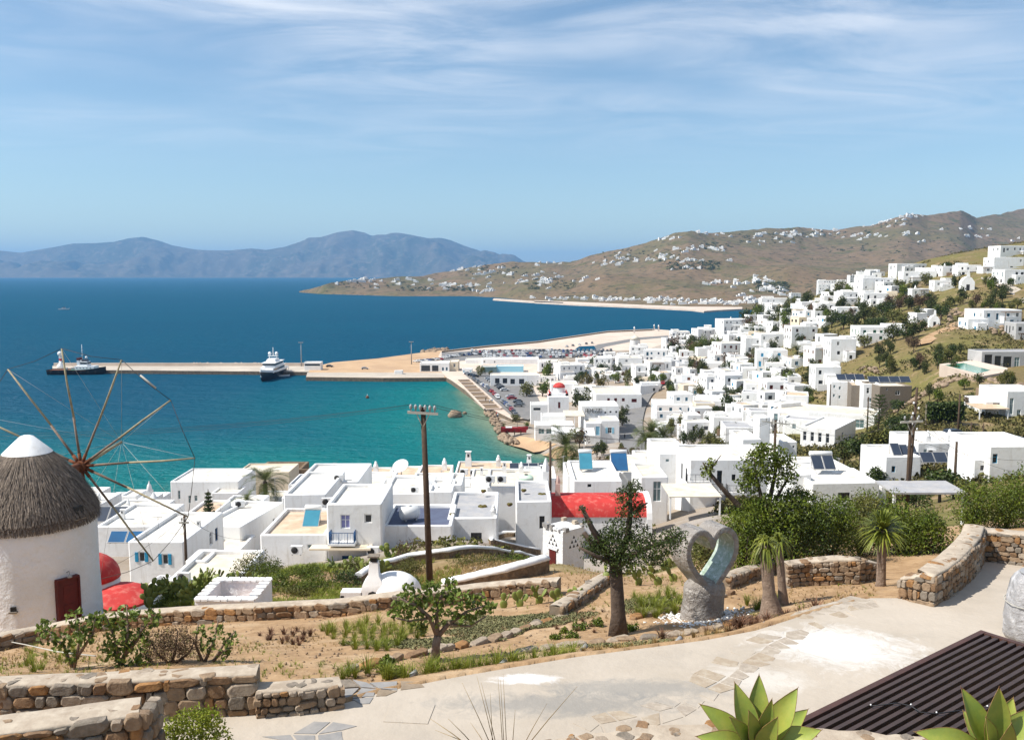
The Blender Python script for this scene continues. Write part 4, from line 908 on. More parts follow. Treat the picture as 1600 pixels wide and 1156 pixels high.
# more houses in the gaps of the town, nothing to tell them apart
TF = [(1060, 1090, 540, 554), (1082, 1112, 524, 538), (1040, 1062, 556, 570), (1055, 1090, 600, 612), (1170, 1196, 492, 506), (1200, 1226, 500, 514), (1180, 1206, 510, 524), (1150, 1180, 560, 574), (1236, 1262, 560, 574), (1140, 1166, 518, 530),
      (1000, 1030, 602, 616), (960, 985, 583, 593), (935, 960, 584, 594), (1250, 1275, 536, 548), (1205, 1232, 476, 488), (1288, 1312, 462, 474), (1375, 1402, 468, 480), (1380, 1410, 440, 452), (1060, 1086, 568, 580), (1232, 1252, 588, 602), (1090, 1114, 600, 614), (1030, 1056, 582, 594),
      (1240, 1266, 602, 616), (1138, 1164, 628, 644), (1165, 1192, 640, 654), (1190, 1216, 632, 646), (1062, 1096, 548, 562), (1090, 1120, 544, 560), (842, 868, 588, 600), (880, 905, 590, 600), (1300, 1322, 452, 463), (1360, 1384, 425, 434), (1214, 1240, 488, 500), (1168, 1190, 506, 518)]
for (x0, x1, yt, yb) in TF:
    house('plain white flat-roofed house in the crowded town on the slope', [B(x0, x1, yt, yb=yb, rot=HR.uniform(-.3, .3), D=HR.uniform(7, 10), roof=HR.choice(('roof_white', 'roof_cream', 'roof_tan', 'roof_grey')), kinds=HR.choice(('wwk', 'uw', 'kc', 'wo')), chim=[(.3, .6, 1.0, 1)] if HR.random() < .5 else [])]+([B(x0+(x1-x0)*HR.uniform(0, .5), x0+(x1-x0)*HR.uniform(.6, 1.1), yt-HR.uniform(2.5, 4.5), Y=ground((x0+x1)/2, yb, ymin=60).y+3.2, D=4, H=3)] if HR.random() < .5 else []), group='plain white houses on the town slope')
# special buildings
h = house('white hotel annex with many square balconies in one long stepped row', [B(1216, 1352, 644, Y=205, D=12, rot=-.50, wins={'f': [(1.6+2.6*i, 1.1, 1.9, 1.9, 'c') for i in range(12)], 'r': [(4, 1.2, 1, 1.2, 'w')]}, roof='roof_cream'),
    B(1256, 1300, 668, Y=176, D=15, rot=-.62, wins={'f': [(.9+1.5*i, 1.0, .7, 1.9, 'w') for i in range(9)], 'r': [(5, 1.3, 1.2, 1.4, 'w')]}, roof='roof_white'),
    B(1228, 1262, 618, Y=226, D=9, rot=-.3, wins={'f': []}, roof='roof_tan')], cat='hotel', name='white_hotel')
h = house('white and brown stone apartment block with solar panels on its roof', [B(1300, 1334, 596, Y=232, D=10, rot=-.25, fw=[(1305, 602, 3, 5, 'c'), (1313, 604, 3, 5, 'c'), (1305, 616, 3, 5, 'c'), (1313, 618, 3, 5, 'c')], roof='roof_white'),
    B(1331, 1354, 602, Y=224, D=9, rot=-.25, wall='stone_2', roof='roof_tan', fw=[(1337, 600, 4, 6, 'o'), (1345, 602, 4, 6, 'o'), (1340, 614, 16, 7, 'k')]),
    B(1350, 1376, 600, Y=220, D=9, rot=-.15, fw=[(1357, 606, 4, 9, 'w'), (1366, 608, 4, 9, 'w'), (1360, 622, 7, 6, 'c')], roof='roof_white'),
    B(1374, 1426, 603, Y=216, D=10, rot=.05, wall='stone_2', roof='roof_cream', fw=[(1403, 610, 8, 7, 'w'), (1386, 606, 3, 4, 'w'), (1406, 627, 20, 12, 'c')])], cat='apartments', name='apartment_block')
house('modern white villa with orange awning beside a hedge-topped terrace', [B(1574, 1640, 611, Y=162, D=10, fw=[(1582, 622, 6, 26, 'c'), (1594, 640, 6, 16, 'c')]), B(1540, 1576, 627, Y=164, D=8, wins={'f': [(2, .3, 1.2, 1.2, 'k')]}, H=3.2), B(1550, 1578, 612, Y=168, D=6, wall='stone_1', H=4, fw=[(1560, 618, 6, 7, 'k')], roof='roof_grey')], cat='villa', name='modern_villa')
awning('orange canvas awning on the modern villa terrace', 1531, 1578, 637, 645, 160, 5, 'roof_tan', slope_=.3)
house('low grey stone pool house with dark glazed bays', [B(1534, 1640, 549, Y=226, D=7, wall='plaster_grey', roof='roof_grey', fw=[(1545, 554, 12, 16, 'k'), (1560, 556, 10, 16, 'k'), (1575, 557, 13, 18, 'k'), (1590, 558, 8, 16, 'c')])], name='pool_house')
house('white house with dark solar sheets and two fans beyond the round bush', [B(1384, 1440, 713, Y=108, D=8, roof='roof_white', fw=[(1397, 728, 6, 10, 'u')]), B(1434, 1524, 692, Y=116, D=9, roof='roof_white', wins={'f': [(1.3, .8, 1.0, 1.6, 'c')]}, chim=[(.28, .2, 1.2, 0), (.72, .3, 1.2, 0)])])
house('white house with blue window and arched fan light at the right edge', [B(1547, 1640, 697, Y=96, D=9, fw=[(1556, 709, 8, 15, 'u')], roof='roof_white'), B(1522, 1549, 718, Y=97, D=6, fw=[(1538, 727, 11, 8, 'k')], H=3.4)])
house('white house with broad cream roof and black panels behind the big hedge', [B(1268, 1376, 754, Y=88, D=13, rot=.05, roof='roof_white', wins={'f': [(3.3, 1.0, 1.2, .9, 'k'), (7.2, 1.0, 1.0, .8, 'w')], 'l': []}), B(1238, 1268, 741, Y=90, D=9, fw=[(1243, 736, 14, 26, 'k')], roof='roof_white', wins={'l': []}), B(1376, 1386, 760, Y=90, D=9, wins={})])
h = house('white house with black iron balconies and outside stair behind the pruned tree', [
    B(1078, 1236, 718, Y=108, D=10, roof='roof_white', fw=[(1106, 714, 6, 20, 'k'), (1125, 735, 8, 24, 'k'), (1147, 741, 6, 10, 'k'), (1204, 738, 7, 22, 'k'), (1225, 738, 8, 22, 'k'), (1172, 740, 7, 20, 'k')], wins={'l': [(5, 1.5, 1, 2.1, 'k'), (8, 1.5, 1, 2.1, 'k')]}, chim=[(.05, .8, 1.4, 0), (.25, .85, 1.3, 0), (.4, .8, 1.2, 0)]),
    B(1030, 1079, 708, Y=117, D=11, fw=[(1043, 717, 6, 5, 'c'), (1062, 744, 7, 28, 'k')], roof='roof_white', chim=[(.1, .7, 1.3, 0), (.45, .8, 1.2, 0), (.8, .85, 1.3, 0)]),
    B(1186, 1204, 652, Y=130, D=3, wins={}, H=9), B(1160, 1190, 686, Y=128, D=8, wins={}, H=7), B(1222, 1246, 690, Y=132, D=7, fw=[(1240, 696, 3, 4, 'w')], H=7)])
for px, py, w in ((1090, 751, 3.0), (1112, 766, 2.4), (1149, 768, 2.4)):
    p = at(px, py, 107.9)-h.location; b = MB(); b.box((0, -.5, -.1), (w, 1.0, .2)); b.build('balcony_floor', 'plaster', h, loc=p)
    o = rails(h, [(-w/2+.05, 0, 0), (-w/2+.05, -.95, 0), (w/2-.05, -.95, 0), (w/2-.05, 0, 0)], 1.0, 'black_iron', .16); o.name = 'balcony_railing'; o.location = p
b = MB()
for i in range(12): b.box((i*.27, -.6, -i*.2-1.5), (.3, 1.1, 3.0))
b.build('stair', 'plaster_grey', h, loc=at(1120, 778, 107.9)-h.location)
house('white house with pale curtained door beside the red chapel roof', [B(1001, 1044, 745, Y=104, D=8, fw=[(1027, 752, 13, 32, 'c')], roof='roof_cream', wins={'l': []})])
house('white ledge house with two solar heaters behind the red chapel roof', [B(896, 972, 751, Y=106, D=12, fw=[(920, 745, 7, 5, 'k'), (921, 756, 6, 5, 'k')], wins={'l': []}, roof='roof_white'), B(885, 900, 742, Y=112, D=8, wins={}, roof='roof_white'), B(968, 1036, 738, Y=118, D=12, wins={'f': []}, roof='roof_cream')])
house('white house end with long parapet at the corner of the lower road', [B(1000, 1040, 722, Y=128, D=9, wins={'f': []}, roof='roof_cream')])
awning('flat cream canopy on white posts in front of the iron balconies', 1046, 1128, 775, 797, 95, 5.5, 'roof_cream', slope_=.15)
awning('broad grey-white flat carport roof beside the twin poles', 1396, 1512, 770, 785, 57, 3.0, 'roof_grey', slope_=.1, name='carport', cat='carport')
# round mill tower in town
p = ground(992, 552, ymin=300); rt = root('old_mill_tower', 'round white mill tower with cream conical cap above the town houses', 'tower', p)
b = MB(); b.lathe([(3.6, -2), (3.2, 8.5), (3.3, 8.8)], 18); b.build('wall', 'plaster', rt, sharp=40); b = MB(); b.lathe([(3.4, 8.7), (1.8, 10.6), (.1, 11.6)], 18); b.build('cap_roof', 'roof_cream', rt)
# small white chapels on the slope
for px, py, s, lab in ((1512, 455, 1.25, 'tiny white hillside chapel with stepped belfry among rocks'), (1460, 511, .8, 'tiny white gabled shrine with round niche by the pines')):
    p = ground(px, py, ymin=100); rt = root('hill_chapel', lab, 'chapel', p, -.3)
    b = MB(); k = s*2.0
    b.rings([[(-k, y, -1.5), (k, y, -1.5), (k, y, k*1.5), (k*.5, y, k*2.2), (0, y, k*2.4), (-k*.5, y, k*2.2), (-k, y, k*1.5)] for y in (0, k*2.4)], 0, True, True, True, False); b.build('wall', 'plaster', rt)
    b = MB(); b.box((0, .2, k*2.9), (k*.55, .5, k*1.2), taper=.5); b.build('belfry', 'plaster', rt); b = MB(); b.box((0, -.02, k*.55), (k*.5, .06, k*1.1)); b.build('door', 'dark', rt)
# harbour buildings on the fill
def quay_house(lab, x0, x1, yt, Y, D, k='w', wall='plaster', roof='roof_white', dens=.4, fw=None):
    house(lab, [B(x0, x1, yt, Y=Y, D=D, foot=1.0, kinds=k, wall=wall, roof=roof, dens=dens, **({'fw': fw} if fw else {}))])
quay_house('white harbour office with dark open porch at the root of the pier', 656, 702, 567, 503, 12, fw=[(665, 571, 14, 9, 'k'), (680, 571, 10, 9, 'k'), (692, 574, 3, 5, 'u'), (698, 574, 3, 5, 'u')])
quay_house('cream annex joined to the harbour office', 702, 716, 565, 506, 12, wall='plaster_cream')
quay_house('white shed with grey end facing the car park', 727, 754, 562, 548, 12, roof='roof_cream')
quay_house('long low white warehouse in front of the packed car park', 754, 842, 561, 545, 14, dens=.25)
quay_house('low hall with a bright blue and turquoise painted wall', 776, 818, 572, 500, 8, wall='blue_pale', fw=[(782, 573, 12, 9, 'N')])
quay_house('pale green low hall left of the blue painted wall', 752, 776, 573, 499, 8, wall='glass_pale', dens=0)
quay_house('white ticket kiosk beside the parked vans', 722, 738, 576, 500, 4, k='T', dens=.9)
quay_house('white arcade building with open bays on the car street', 766, 842, 586, 438, 9, fw=[(777, 591, 7, 8, 'k'), (789, 591, 7, 8, 'k'), (801, 592, 7, 8, 'k'), (815, 592, 8, 8, 'k')], roof='roof_cream')
quay_house('small white cabin on the sandy quay edge', 616, 629, 579, 490, 3, k='c', dens=.9)
quay_house('white waiting hall with grey band at the pier root', 475, 501, 566, 512, 6, roof='roof_white', fw=[(488, 568.5, 24, 3, 'k')])
# harbour fill, pier, road
def slab(name, pts, z0, z1, mats, px=True, z=None):
    poly = [tuple(atz(a, c, z1 if z is None else z))[:2] for a, c in pts] if px else pts
    b = MB(); b.prism(poly, z0, z1, 0, 1); return structure(b.build(name, mats))
slab('pier', [(82, 578), (200, 578.5), (480, 581), (520, 582), (520, 571.5), (480, 571.5), (82, 571.5)], -3, 2.0, ['quay_side', 'quay'])
b = MB()
a, c = atz(84, 571.8, 2), atz(478, 571.8, 2)
b.box(((a.x+c.x)/2, (a.y+c.y)/2+.4, 2.9), ((c.x-a.x), 1.0, 1.8)); 
for i in range(26):
    t = random.random(); q = a.lerp(c, .55+.3*t); b.sphere((q.x, q.y+2.5, 3.0), random.uniform(.6, 1.2), 6, 4, 0, .8, .2)
rt = tag(b.build('breakwater_parapet', 'paving_pale'), 'pale breakwater wall with armour rocks along the pier', 'wall')
slab('sand_lot', [(478, 589), (600, 590.5), (700, 590), (712, 582), (712, 549), (690, 547.5), (650, 552), (590, 560), (520, 566), (486, 574)], -3, 2.05, ['quay_side', 'sand'])
slab('sand_lot_apron', [(478.5, 588.6), (600, 590.1), (694, 589.6), (694, 582), (640, 582), (480, 582)], 1.5, 2.11, ['quay_side', 'quay'])
slab('harbour_fill', [(698, 590.2), (705, 594), (735, 615), (770, 640), (800, 655), (1000, 640), (1080, 560), (1060, 530), (1050, 521), (1045, 516), (1020, 514), (950, 517), (880, 527), (840, 533), (760, 540), (690, 548), (685, 556), (690, 582)], -3, 2.2, ['quay_side', 'paving_pale'])
slab('car_park', [(690, 551), (760, 546.5), (850, 545), (960, 548), (985, 555), (960, 561), (760, 561), (690, 566)], 2.0, 2.22, ['asphalt', 'asphalt'])
slab('quay_road', [(724, 583), (770, 578), (830, 600), (850, 640), (826, 655), (800, 650), (770, 625)], 2.0, 2.23, ['asphalt', 'asphalt'])
slab('marina_road', [(905, 549), (935, 538), (1000, 527), (1045, 524), (1043, 527), (1000, 531), (945, 542), (930, 550)], 2.0, 2.24, ['asphalt', 'asphalt'])
structure(slab('jetty_wall', [(690, 549), (760, 541), (840, 534), (880, 528), (950, 518), (1020, 515), (1020, 514.4), (950, 517.3), (880, 527.3), (840, 533.2), (760, 540.2), (690, 548.2)], 1.0, 3.1, ['quay_side', 'rubble']))
# inner basin of the marina
b = MB(); b.prism([tuple(atz(*q, 2.3))[:2] for q in ((893, 549), (905, 541), (928, 540), (932, 546), (912, 550))], 2.0, 2.26); structure(b.build('inner_basin', 'sea'))
# stone-edged quay strip with empty planter bays
q0, q1 = atz(712, 594, 2.2), atz(756, 640, 2.2); d = (q1-q0); n = Vector((d.y, -d.x, 0)).normalized()*-1
rt = root('quay_planter_strip', 'pale quay promenade with a row of empty square planting bays', 'promenade', (q0.x, q0.y, 2.2))
L = d.length; u = d.normalized(); w = 7.0
for k, off in ((0, .8), (w, .8)):
    b = MB(); p = [u*0+n*k, u*L+n*k, u*L+n*(k+off), n*(k+off)]; b.prism([(v.x, v.y) for v in p], 0, .55); b.build('kerb', 'paving_pale', rt)
for i in range(9):
    b = MB(); p = [u*(L*i/8)+n*.8, u*(L*i/8+1.6)+n*.8, u*(L*i/8+1.6)+n*w, u*(L*i/8)+n*w]; b.prism([(v.x, v.y) for v in p], 0, .5); b.build('cross_wall', 'paving_pale', rt)
b = MB(); p = [u*.5+n*.9, u*(L-.2)+n*.9, u*(L-.2)+n*(w-.1), u*.5+n*(w-.1)]; b.prism([(v.x, v.y) for v in p], 0, .12); b.build('soil_bed', 'rubble', rt)
# street through the town, laid on the slope
def strip(name, pts, w, mat, zo=.12, kind='structure', ymin=60):
    g = [ground(a, c, ymin=ymin) for a, c in pts]; P = []
    for i in range(len(g)-1):
        for k in range(8): P.append(g[i].lerp(g[i+1], k/8))
    P.append(g[-1]); P = np.array([[p.x, p.y] for p in P])
    for _ in range(6): P[1:-1] = (P[:-2]+2*P[1:-1]+P[2:])/4
    T_ = np.gradient(P, axis=0); T_ /= np.linalg.norm(T_, axis=1)[:, None]+1e-9; Nn = np.stack([-T_[:, 1], T_[:, 0]], -1)
    cols = np.linspace(-w/2, w/2, 5); V = np.array([P+Nn*c for c in cols]); Z = tz(V[..., 0], V[..., 1])+zo
    Z = np.maximum(Z, Z.mean(0)[None]-.2)
    n = P.shape[0]; V3 = np.concatenate([V, Z[..., None]], -1).reshape(-1, 3); I = np.arange(5*n).reshape(5, n)
    Fq = np.stack([I[1:, :-1], I[1:, 1:], I[:-1, 1:], I[:-1, :-1]], -1).reshape(-1, 4)
    o = link(name, np_mesh(name, V3, Fq, [mat], True)); o['kind'] = kind; return o
strip('town_road', [(998, 735), (990, 700), (985, 665), (992, 640), (1004, 620), (1022, 606), (1040, 590), (1052, 572), (1056, 556)], 8, 'asphalt', .5)
strip('hill_road', [(1610, 474), (1590, 458), (1560, 444), (1540, 436), (1556, 424), (1568, 418)], 5, 'concrete', .5)
strip('upper_road', [(1440, 684), (1480, 692), (1530, 700), (1580, 705), (1620, 708)], 7, 'concrete', .4)
strip('dirt_track', [(1440, 540), (1462, 525), (1490, 512), (1500, 506)], 5, 'soil', .4)
strip('beach', [(852, 704), (832, 697), (812, 692), (795, 690)], 9, 'sand', .25)
strip('beach_strand', [(858, 708), (880, 712), (905, 712), (920, 705)], 7, 'sand', .25)
strip('parking_yard', [(1100, 625), (1125, 632), (1150, 636)], 10, 'asphalt', .4)
# light masts
for px, yt, yb, lab in ((471, 535, 572, 'tall grey lamp mast by the white waiting hall'), (643, 534, 569, 'tall grey lamp mast on the sandy quay')):
    p = atz(px, yb, 2.05); Hh = (yb-yt)*p.y/F; rt = root('lamp_mast', lab, 'lamp post', p)
    b = MB(); b.tube([(0, 0, 0), (0, 0, Hh)], [.35, .18], 8); b.build('mast', 'metal_grey', rt)
    b = MB(); b.box((0, 0, Hh), (2.6, .4, .3)); [b.box((x, -.3, Hh+.1), (.6, .6, .35)) for x in (-1.1, -.35, .35, 1.1)]; b.build('lamp_head', 'metal_grey', rt)
for px, py in ((1029, 517), (1022, 516), (991, 520)):
    p = atz(px, py, 2.3); rt = root('harbour_light', 'little white beacon post on the marina jetty', 'beacon', p, 0, 'beacons on the marina jetty'); b = MB(); b.lathe([(.8, 0), (.55, 4.2), (.8, 4.3), (.8, 4.6), (.4, 5.4), (.05, 6)], 8); b.build('tower', 'white_paint', rt)
# pier-head beacon with red band
p = atz(95, 575, 2.0); rt = root('pier_beacon', 'white pier-head beacon with a red band behind the tug', 'beacon', p)
b = MB(); b.lathe([(2.2, 0), (2.0, 1.6), (.9, 2.6), (.75, 4.2)], 12); b.lathe([(.72, 5.6), (.7, 7.2)], 12); b.build('tower', 'white_paint', rt); b = MB(); b.lathe([(.75, 4.2), (.72, 5.6)], 12); b.build('band', 'red_paint', rt); b = MB(); b.lathe([(.3, 7.2), (1.3, 7.6), (1.5, 8.4), (1.2, 9.4), (.2, 9.9)], 12); b.build('lantern', 'metal_white', rt)
# vessels
def hull(b, L, Bm, H, sheer=.5, m=0, flare=.75, mtop=None, bow=.35):
    n = 22; rs = []
    for lv, (f, z) in enumerate(((.15, -.8), (flare*.9, 0.0), (flare, .25*H), (.96, .8*H), (1.0, H))):
        ring = []
        for i in range(n+1):
            t = i/n; x = -L/2+L*t*(1 if lv > 1 else .94); wdt = Bm/2*f*min(1, (1-max(0, (t-(1-bow))/bow)**1.9))*(.86+.14*min(1, t*6)); ring.append((x, wdt, z+sheer*max(0, (t-.45)/.55)**2*(z/H if z > 0 else 0)))
        ring += [(x, -y, z) for x, y, z in reversed(ring)]; rs.append(ring)
    b.rings(rs, m, True, True, False, True)
    top = rs[-1]; b.add([(x*.985, y*.93, z-.5) for x, y, z in top], [tuple(range(len(top)))], m if mtop is None else mtop)
M('hull_dark', (.012, .018, .03), None, rough=.3, spec=.5); M('hull_black', (.018, .018, .02), None, rough=.5); M('deck', (.35, .27, .18), (.3, .23, .15), 2, .7); M('boat_white', (.80, .80, .79), None, rough=.35, spec=.5); M('boat_red', (.32, .02, .03), None, rough=.5); M('deck_green', (.05, .16, .10), None, rough=.7)
def tug():
    p = atz(122, 584.5, 0); rt = root('tugboat', 'black-hulled tugboat with white wheelhouse moored at the pier head', 'tugboat', p, .02); L = 88*p.y/F
    b = MB(); hull(b, L, 9.5, 2.8, 1.6, 0, .85, 1, .3); b.build('hull', ['hull_black', 'deck_green'], rt, sharp=60)
    b = MB(); b.rings([[(x, s*y, z) for x, y, z in ((-L/2+.3, 4.2, 2.2), (L*.2, 4.75, 2.2), (L*.2, 4.95, 2.45), (-L/2+.3, 4.4, 2.45))] for s in (1, -1)], 0, True, True, True, False); b.build('fender', 'sail_rust', rt)
    b = MB(); b.box((L*.16, 0, 3.7), (L*.34, 6.6, 2.2)); b.box((L*.28, 0, 3.4), (L*.14, 5, 1.6), taper=.7); b.build('deckhouse', 'boat_white', rt)
    for k in range(5): b = MB(); b.lathe([(.28, 0), (.28, .06)], 10); o = b.build('porthole', 'glass', rt, loc=(L*.03+k*1.9, -3.33, 3.8)); o.rotation_euler = (math.pi/2, 0, 0)
    b = MB(); b.box((L*.14, 0, 6.1), (L*.13, 5, 2.6), taper=.85); b.build('wheelhouse', 'boat_white', rt)
    b = MB(); b.box((L*.14, -2.42, 6.5), (L*.12, .12, .9)); b.box((L*.21, 0, 6.5), (.12, 4, .9)); b.build('wheelhouse_windows', 'glass', rt)
    b = MB(); b.box((L*.14, 0, 8.0), (L*.10, 3.4, 1.3), taper=.7); b.build('upper_bridge', 'hull_dark', rt)
    b = MB(); b.box((L*.04, 1.4, 6.5), (1.5, 1.4, 3.6)); b.box((L*.04, -1.4, 6.5), (1.5, 1.4, 3.6)); b.build('funnel', 'boat_white', rt)
    b = MB(); b.box((L*.04, 1.4, 8.8), (1.6, 1.5, 1.3)); b.box((L*.04, -1.4, 8.8), (1.6, 1.5, 1.3)); b.build('funnel_top', 'red_dark', rt)
    b = MB(); b.tube([(L*.09, 0, 8), (L*.09, 0, 17)], [.22, .12], 6); [b.box((L*.09, 0, z), (.15, w, .2)) for z, w in ((11, 2.6), (13.5, 1.8), (15.5, 1.0))]; b.build('mast', 'metal_white', rt)
    b = MB(); b.sphere((L*.16, 0, 9.6), .7, 10, 6); b.build('radar_dome', 'boat_white', rt)
    b = MB(); b.tube([(-L*.15, -3, 2.6), (-L*.15, -3, 4.2)], .5, 8); b.box((-L*.05, 0, 3.0), (3, 3, 1.6)); b.build('tow_winch', 'metal_grey', rt)
    for k in range(7): b = MB(); b.lathe([(.3, -.15), (.5, -.15), (.5, .15), (.3, .15)], 10, cap0=False, cap1=False); o = b.build('tyre_fender', 'dark', rt, loc=(-L*.4+k*L*.13, -4.75, 1.6)); o.rotation_euler = (math.pi/2, 0, 0)
tug()
def yacht():
    p = atz(424, 590, 0); rt = root('motor_yacht', 'white motor yacht with dark blue hull and twin radar domes, bow to camera', 'yacht', p, math.radians(-90)); L = 42
    b = MB(); hull(b, L, 8.6, 3.6, 1.9, 0, .72, 1, .5); b.build('hull', ['hull_dark', 'deck'], rt, sharp=60)
    b = MB(); rs = []; n = 22
    for z, f in ((3.55, 1.0), (4.7, 1.0)):
        ring = []
        for i in range(n+1):
            t = i/n; x = -L/2+L*t; w = 8.7/2*f*min(1, (1-max(0, (t-.5)/.5)**1.9)); ring.append((x, w, z+1.9*max(0, (t-.45)/.55)**2))
        rs.append(ring+[(x, -y, q) for x, y, q in reversed(ring)])
    b.rings(rs, 0, True, False, False, True); b.build('bulwark', 'boat_white', rt, sharp=60)
    for (x0, x1, w, z0, z1, tp, nm) in ((-L*.38, L*.22, 7.4, 3.6, 6.2, .93, 'main_deckhouse'), (-L*.34, L*.12, 7.0, 6.2, 8.6, .9, 'bridge_deckhouse'), (-L*.22, L*.02, 5.4, 8.6, 10.2, .8, 'sun_deck_house')):
        b = MB(); b.box(((x0+x1)/2, 0, (z0+z1)/2), (x1-x0, w, z1-z0), taper=tp); b.build(nm, 'boat_white', rt)
    for (x0, x1, w, z, nm) in ((-L*.36, L*.2, 7.35, 5.1, 'saloon_window'), (-L*.30, L*.11, 6.85, 7.6, 'bridge_window')):
        b = MB(); b.box(((x0+x1)/2, 0, z), (x1-x0+.1, w, .85), taper=.985); b.build(nm, 'glass', rt)
    b = MB(); b.box((-L*.1, 0, 8.66), (L*.5, 7.6, .14)); b.box((-L*.1, 0, 6.25), (L*.6, 8.0, .14)); b.build('deck_overhang', 'boat_white', rt)
    b = MB(); b.tube([(-L*.10, -2.2, 9), (-L*.12, -2.0, 11.6), (-L*.12, 2.0, 11.6), (-L*.10, 2.2, 9)], .35, 6); b.box((-L*.12, 0, 11.7), (1.6, 5.6, .3)); b.tube([(-L*.12, 0, 11.7), (-L*.12, 0, 16.4)], [.3, .1], 6); b.build('mast', 'boat_white', rt)
    for s in (-1, 1): b = MB(); b.sphere((-L*.12, s*1.9, 13.0), .95, 12, 8); b.build('radar_dome', 'boat_white', rt)
    b = MB(); [b.box((L*.27+x, y, 5.3), (1.4, .9, .6), taper=.7) for x, y in ((0, -1), (0, 1), (3, 0))]; b.build('foredeck_gear', 'boat_white', rt)
    b = MB(); b.tube([(L*.47, 0, 2.2), (L*.49, 0, 3.2)], .35, 6); b.build('anchor', 'metal_white', rt)
    b = MB(); b.lathe([(.3, 0), (.3, 3.6)], 6, (-L*.40, -3.6, 4)); b.build('tender_davit', 'boat_white', rt)
yacht()
def small_boat(px, py, L, label, m='boat_white', rz=0, cab=True, z=0, name='motor_boat'):
    p = atz(px, py, z); rt = root(name, label, 'boat', p, rz); b = MB(); hull(b, L, L*.28, L*.10, L*.05, 0, .8, 1, .45); b.build('hull', [m, 'deck'], rt, sharp=60)
    if cab:
        b = MB(); b.box((-L*.02, 0, L*.14), (L*.36, L*.2, L*.12), taper=.8); b.build('cabin', 'boat_white', rt); b = MB(); b.box((L*.02, 0, L*.23), (L*.22, L*.17, L*.05), taper=.85); b.build('canopy', 'hull_dark', rt); b = MB(); b.box((-L*.02, 0, L*.165), (L*.37, L*.205, L*.04), taper=.93); b.build('cabin_window', 'glass', rt)
    return rt
small_boat(100, 484, 17, 'small white motor boat alone far out on the open sea', rz=.1)
small_boat(443, 588, 7, 'small white tender floating beside the dark yacht', rz=.3, cab=False, name='tender_boat')
rt = small_boat(804, 672, 9.5, 'old wooden fishing boat with red hull propped up on the beach', 'boat_red', rz=-.05, cab=False, z=2.6, name='fishing_boat')
b = MB(); b.tube([(1, 0, .6), (1, 0, 3.6)], .06, 5); b.build('mast', 'pole_wood', rt); b = MB(); [b.box((x, y, -.8), (.25, .2, 1.6)) for x in (-2.4, 0, 2.2) for y in (-1, 1)]; b.build('props', 'pole_wood', rt); b = MB(); b.box((-2, 0, .9), (2.2, 1.6, .5)); b.build('thwart', 'boat_white', rt)
p = atz(574, 622, 0); rt = root('mooring_buoy', 'tiny orange mooring buoy in the middle of the bay', 'buoy', p); b = MB(); b.sphere((0, 0, .4), .8, 10, 6); b.build('float', 'sail_rust', rt); b = MB(); b.tube([(0, 0, 1), (0, 0, 1.8)], .12, 6); b.build('ring_post', 'white_paint', rt)
# rocks
def boulder(r, seed, sz=.75):
    rg = random.Random(seed); b = MB(); b.sphere((0, 0, 0), r, 9, 6, 0, sz, .22, None, rg); return b
ROCKS = [boulder(1, s).mesh('rock', ['rock']) for s in range(6)]
for i, (px, py, s, lab) in enumerate([(710, 652, 2.6, 'jagged brown rock standing in the bay off the quay'), (717, 650, 1.6, 'smaller shoulder of rock behind the jagged bay rock'), (726, 647, 1.0, 'flat little rock just clear of the water near the quay')]):
    p = atz(px, py, 0); o = link('sea_rock', ROCKS[i], None, p+Vector((0, 0, s*.3)), i*1.3, (s, s*.8, s*1.0)); tag(o, lab, 'rock')
RR = random.Random(3); _sh_line = [(765, 648), (772, 660), (778, 672), (785, 684), (792, 690), (804, 691), (760, 642)]
b = MB()
for k in range(240):
    i = RR.randrange(len(_sh_line)-1) if k < 200 else 0
    (x0, y0), (x1, y1) = sorted(_sh_line)[i], sorted(_sh_line)[i+1]; t = RR.random(); p = atz(x0+(x1-x0)*t+RR.uniform(-3, 7), y0+(y1-y0)*t+RR.uniform(-3, 4), .5)
    s = RR.uniform(.4, 1.3); b.sphere((p.x, p.y, .3+RR.random()), s, 6, 4, 0, .8, .25, None, RR)
for k in range(160):
    t = RR.random(); a, c = atz(690, 548, .5), atz(668, 552, .5); p = a.lerp(c, t)+Vector((RR.uniform(-6, 6), RR.uniform(-8, 5), 0)); b.sphere((p.x, p.y, .5+RR.random()*1.2), RR.uniform(.8, 2), 6, 4, 0, .8, .25, None, RR)
stuff(b.build('shore_rocks', 'rock'), 'brown riprap rocks heaped along the harbour shore', 'rocks')
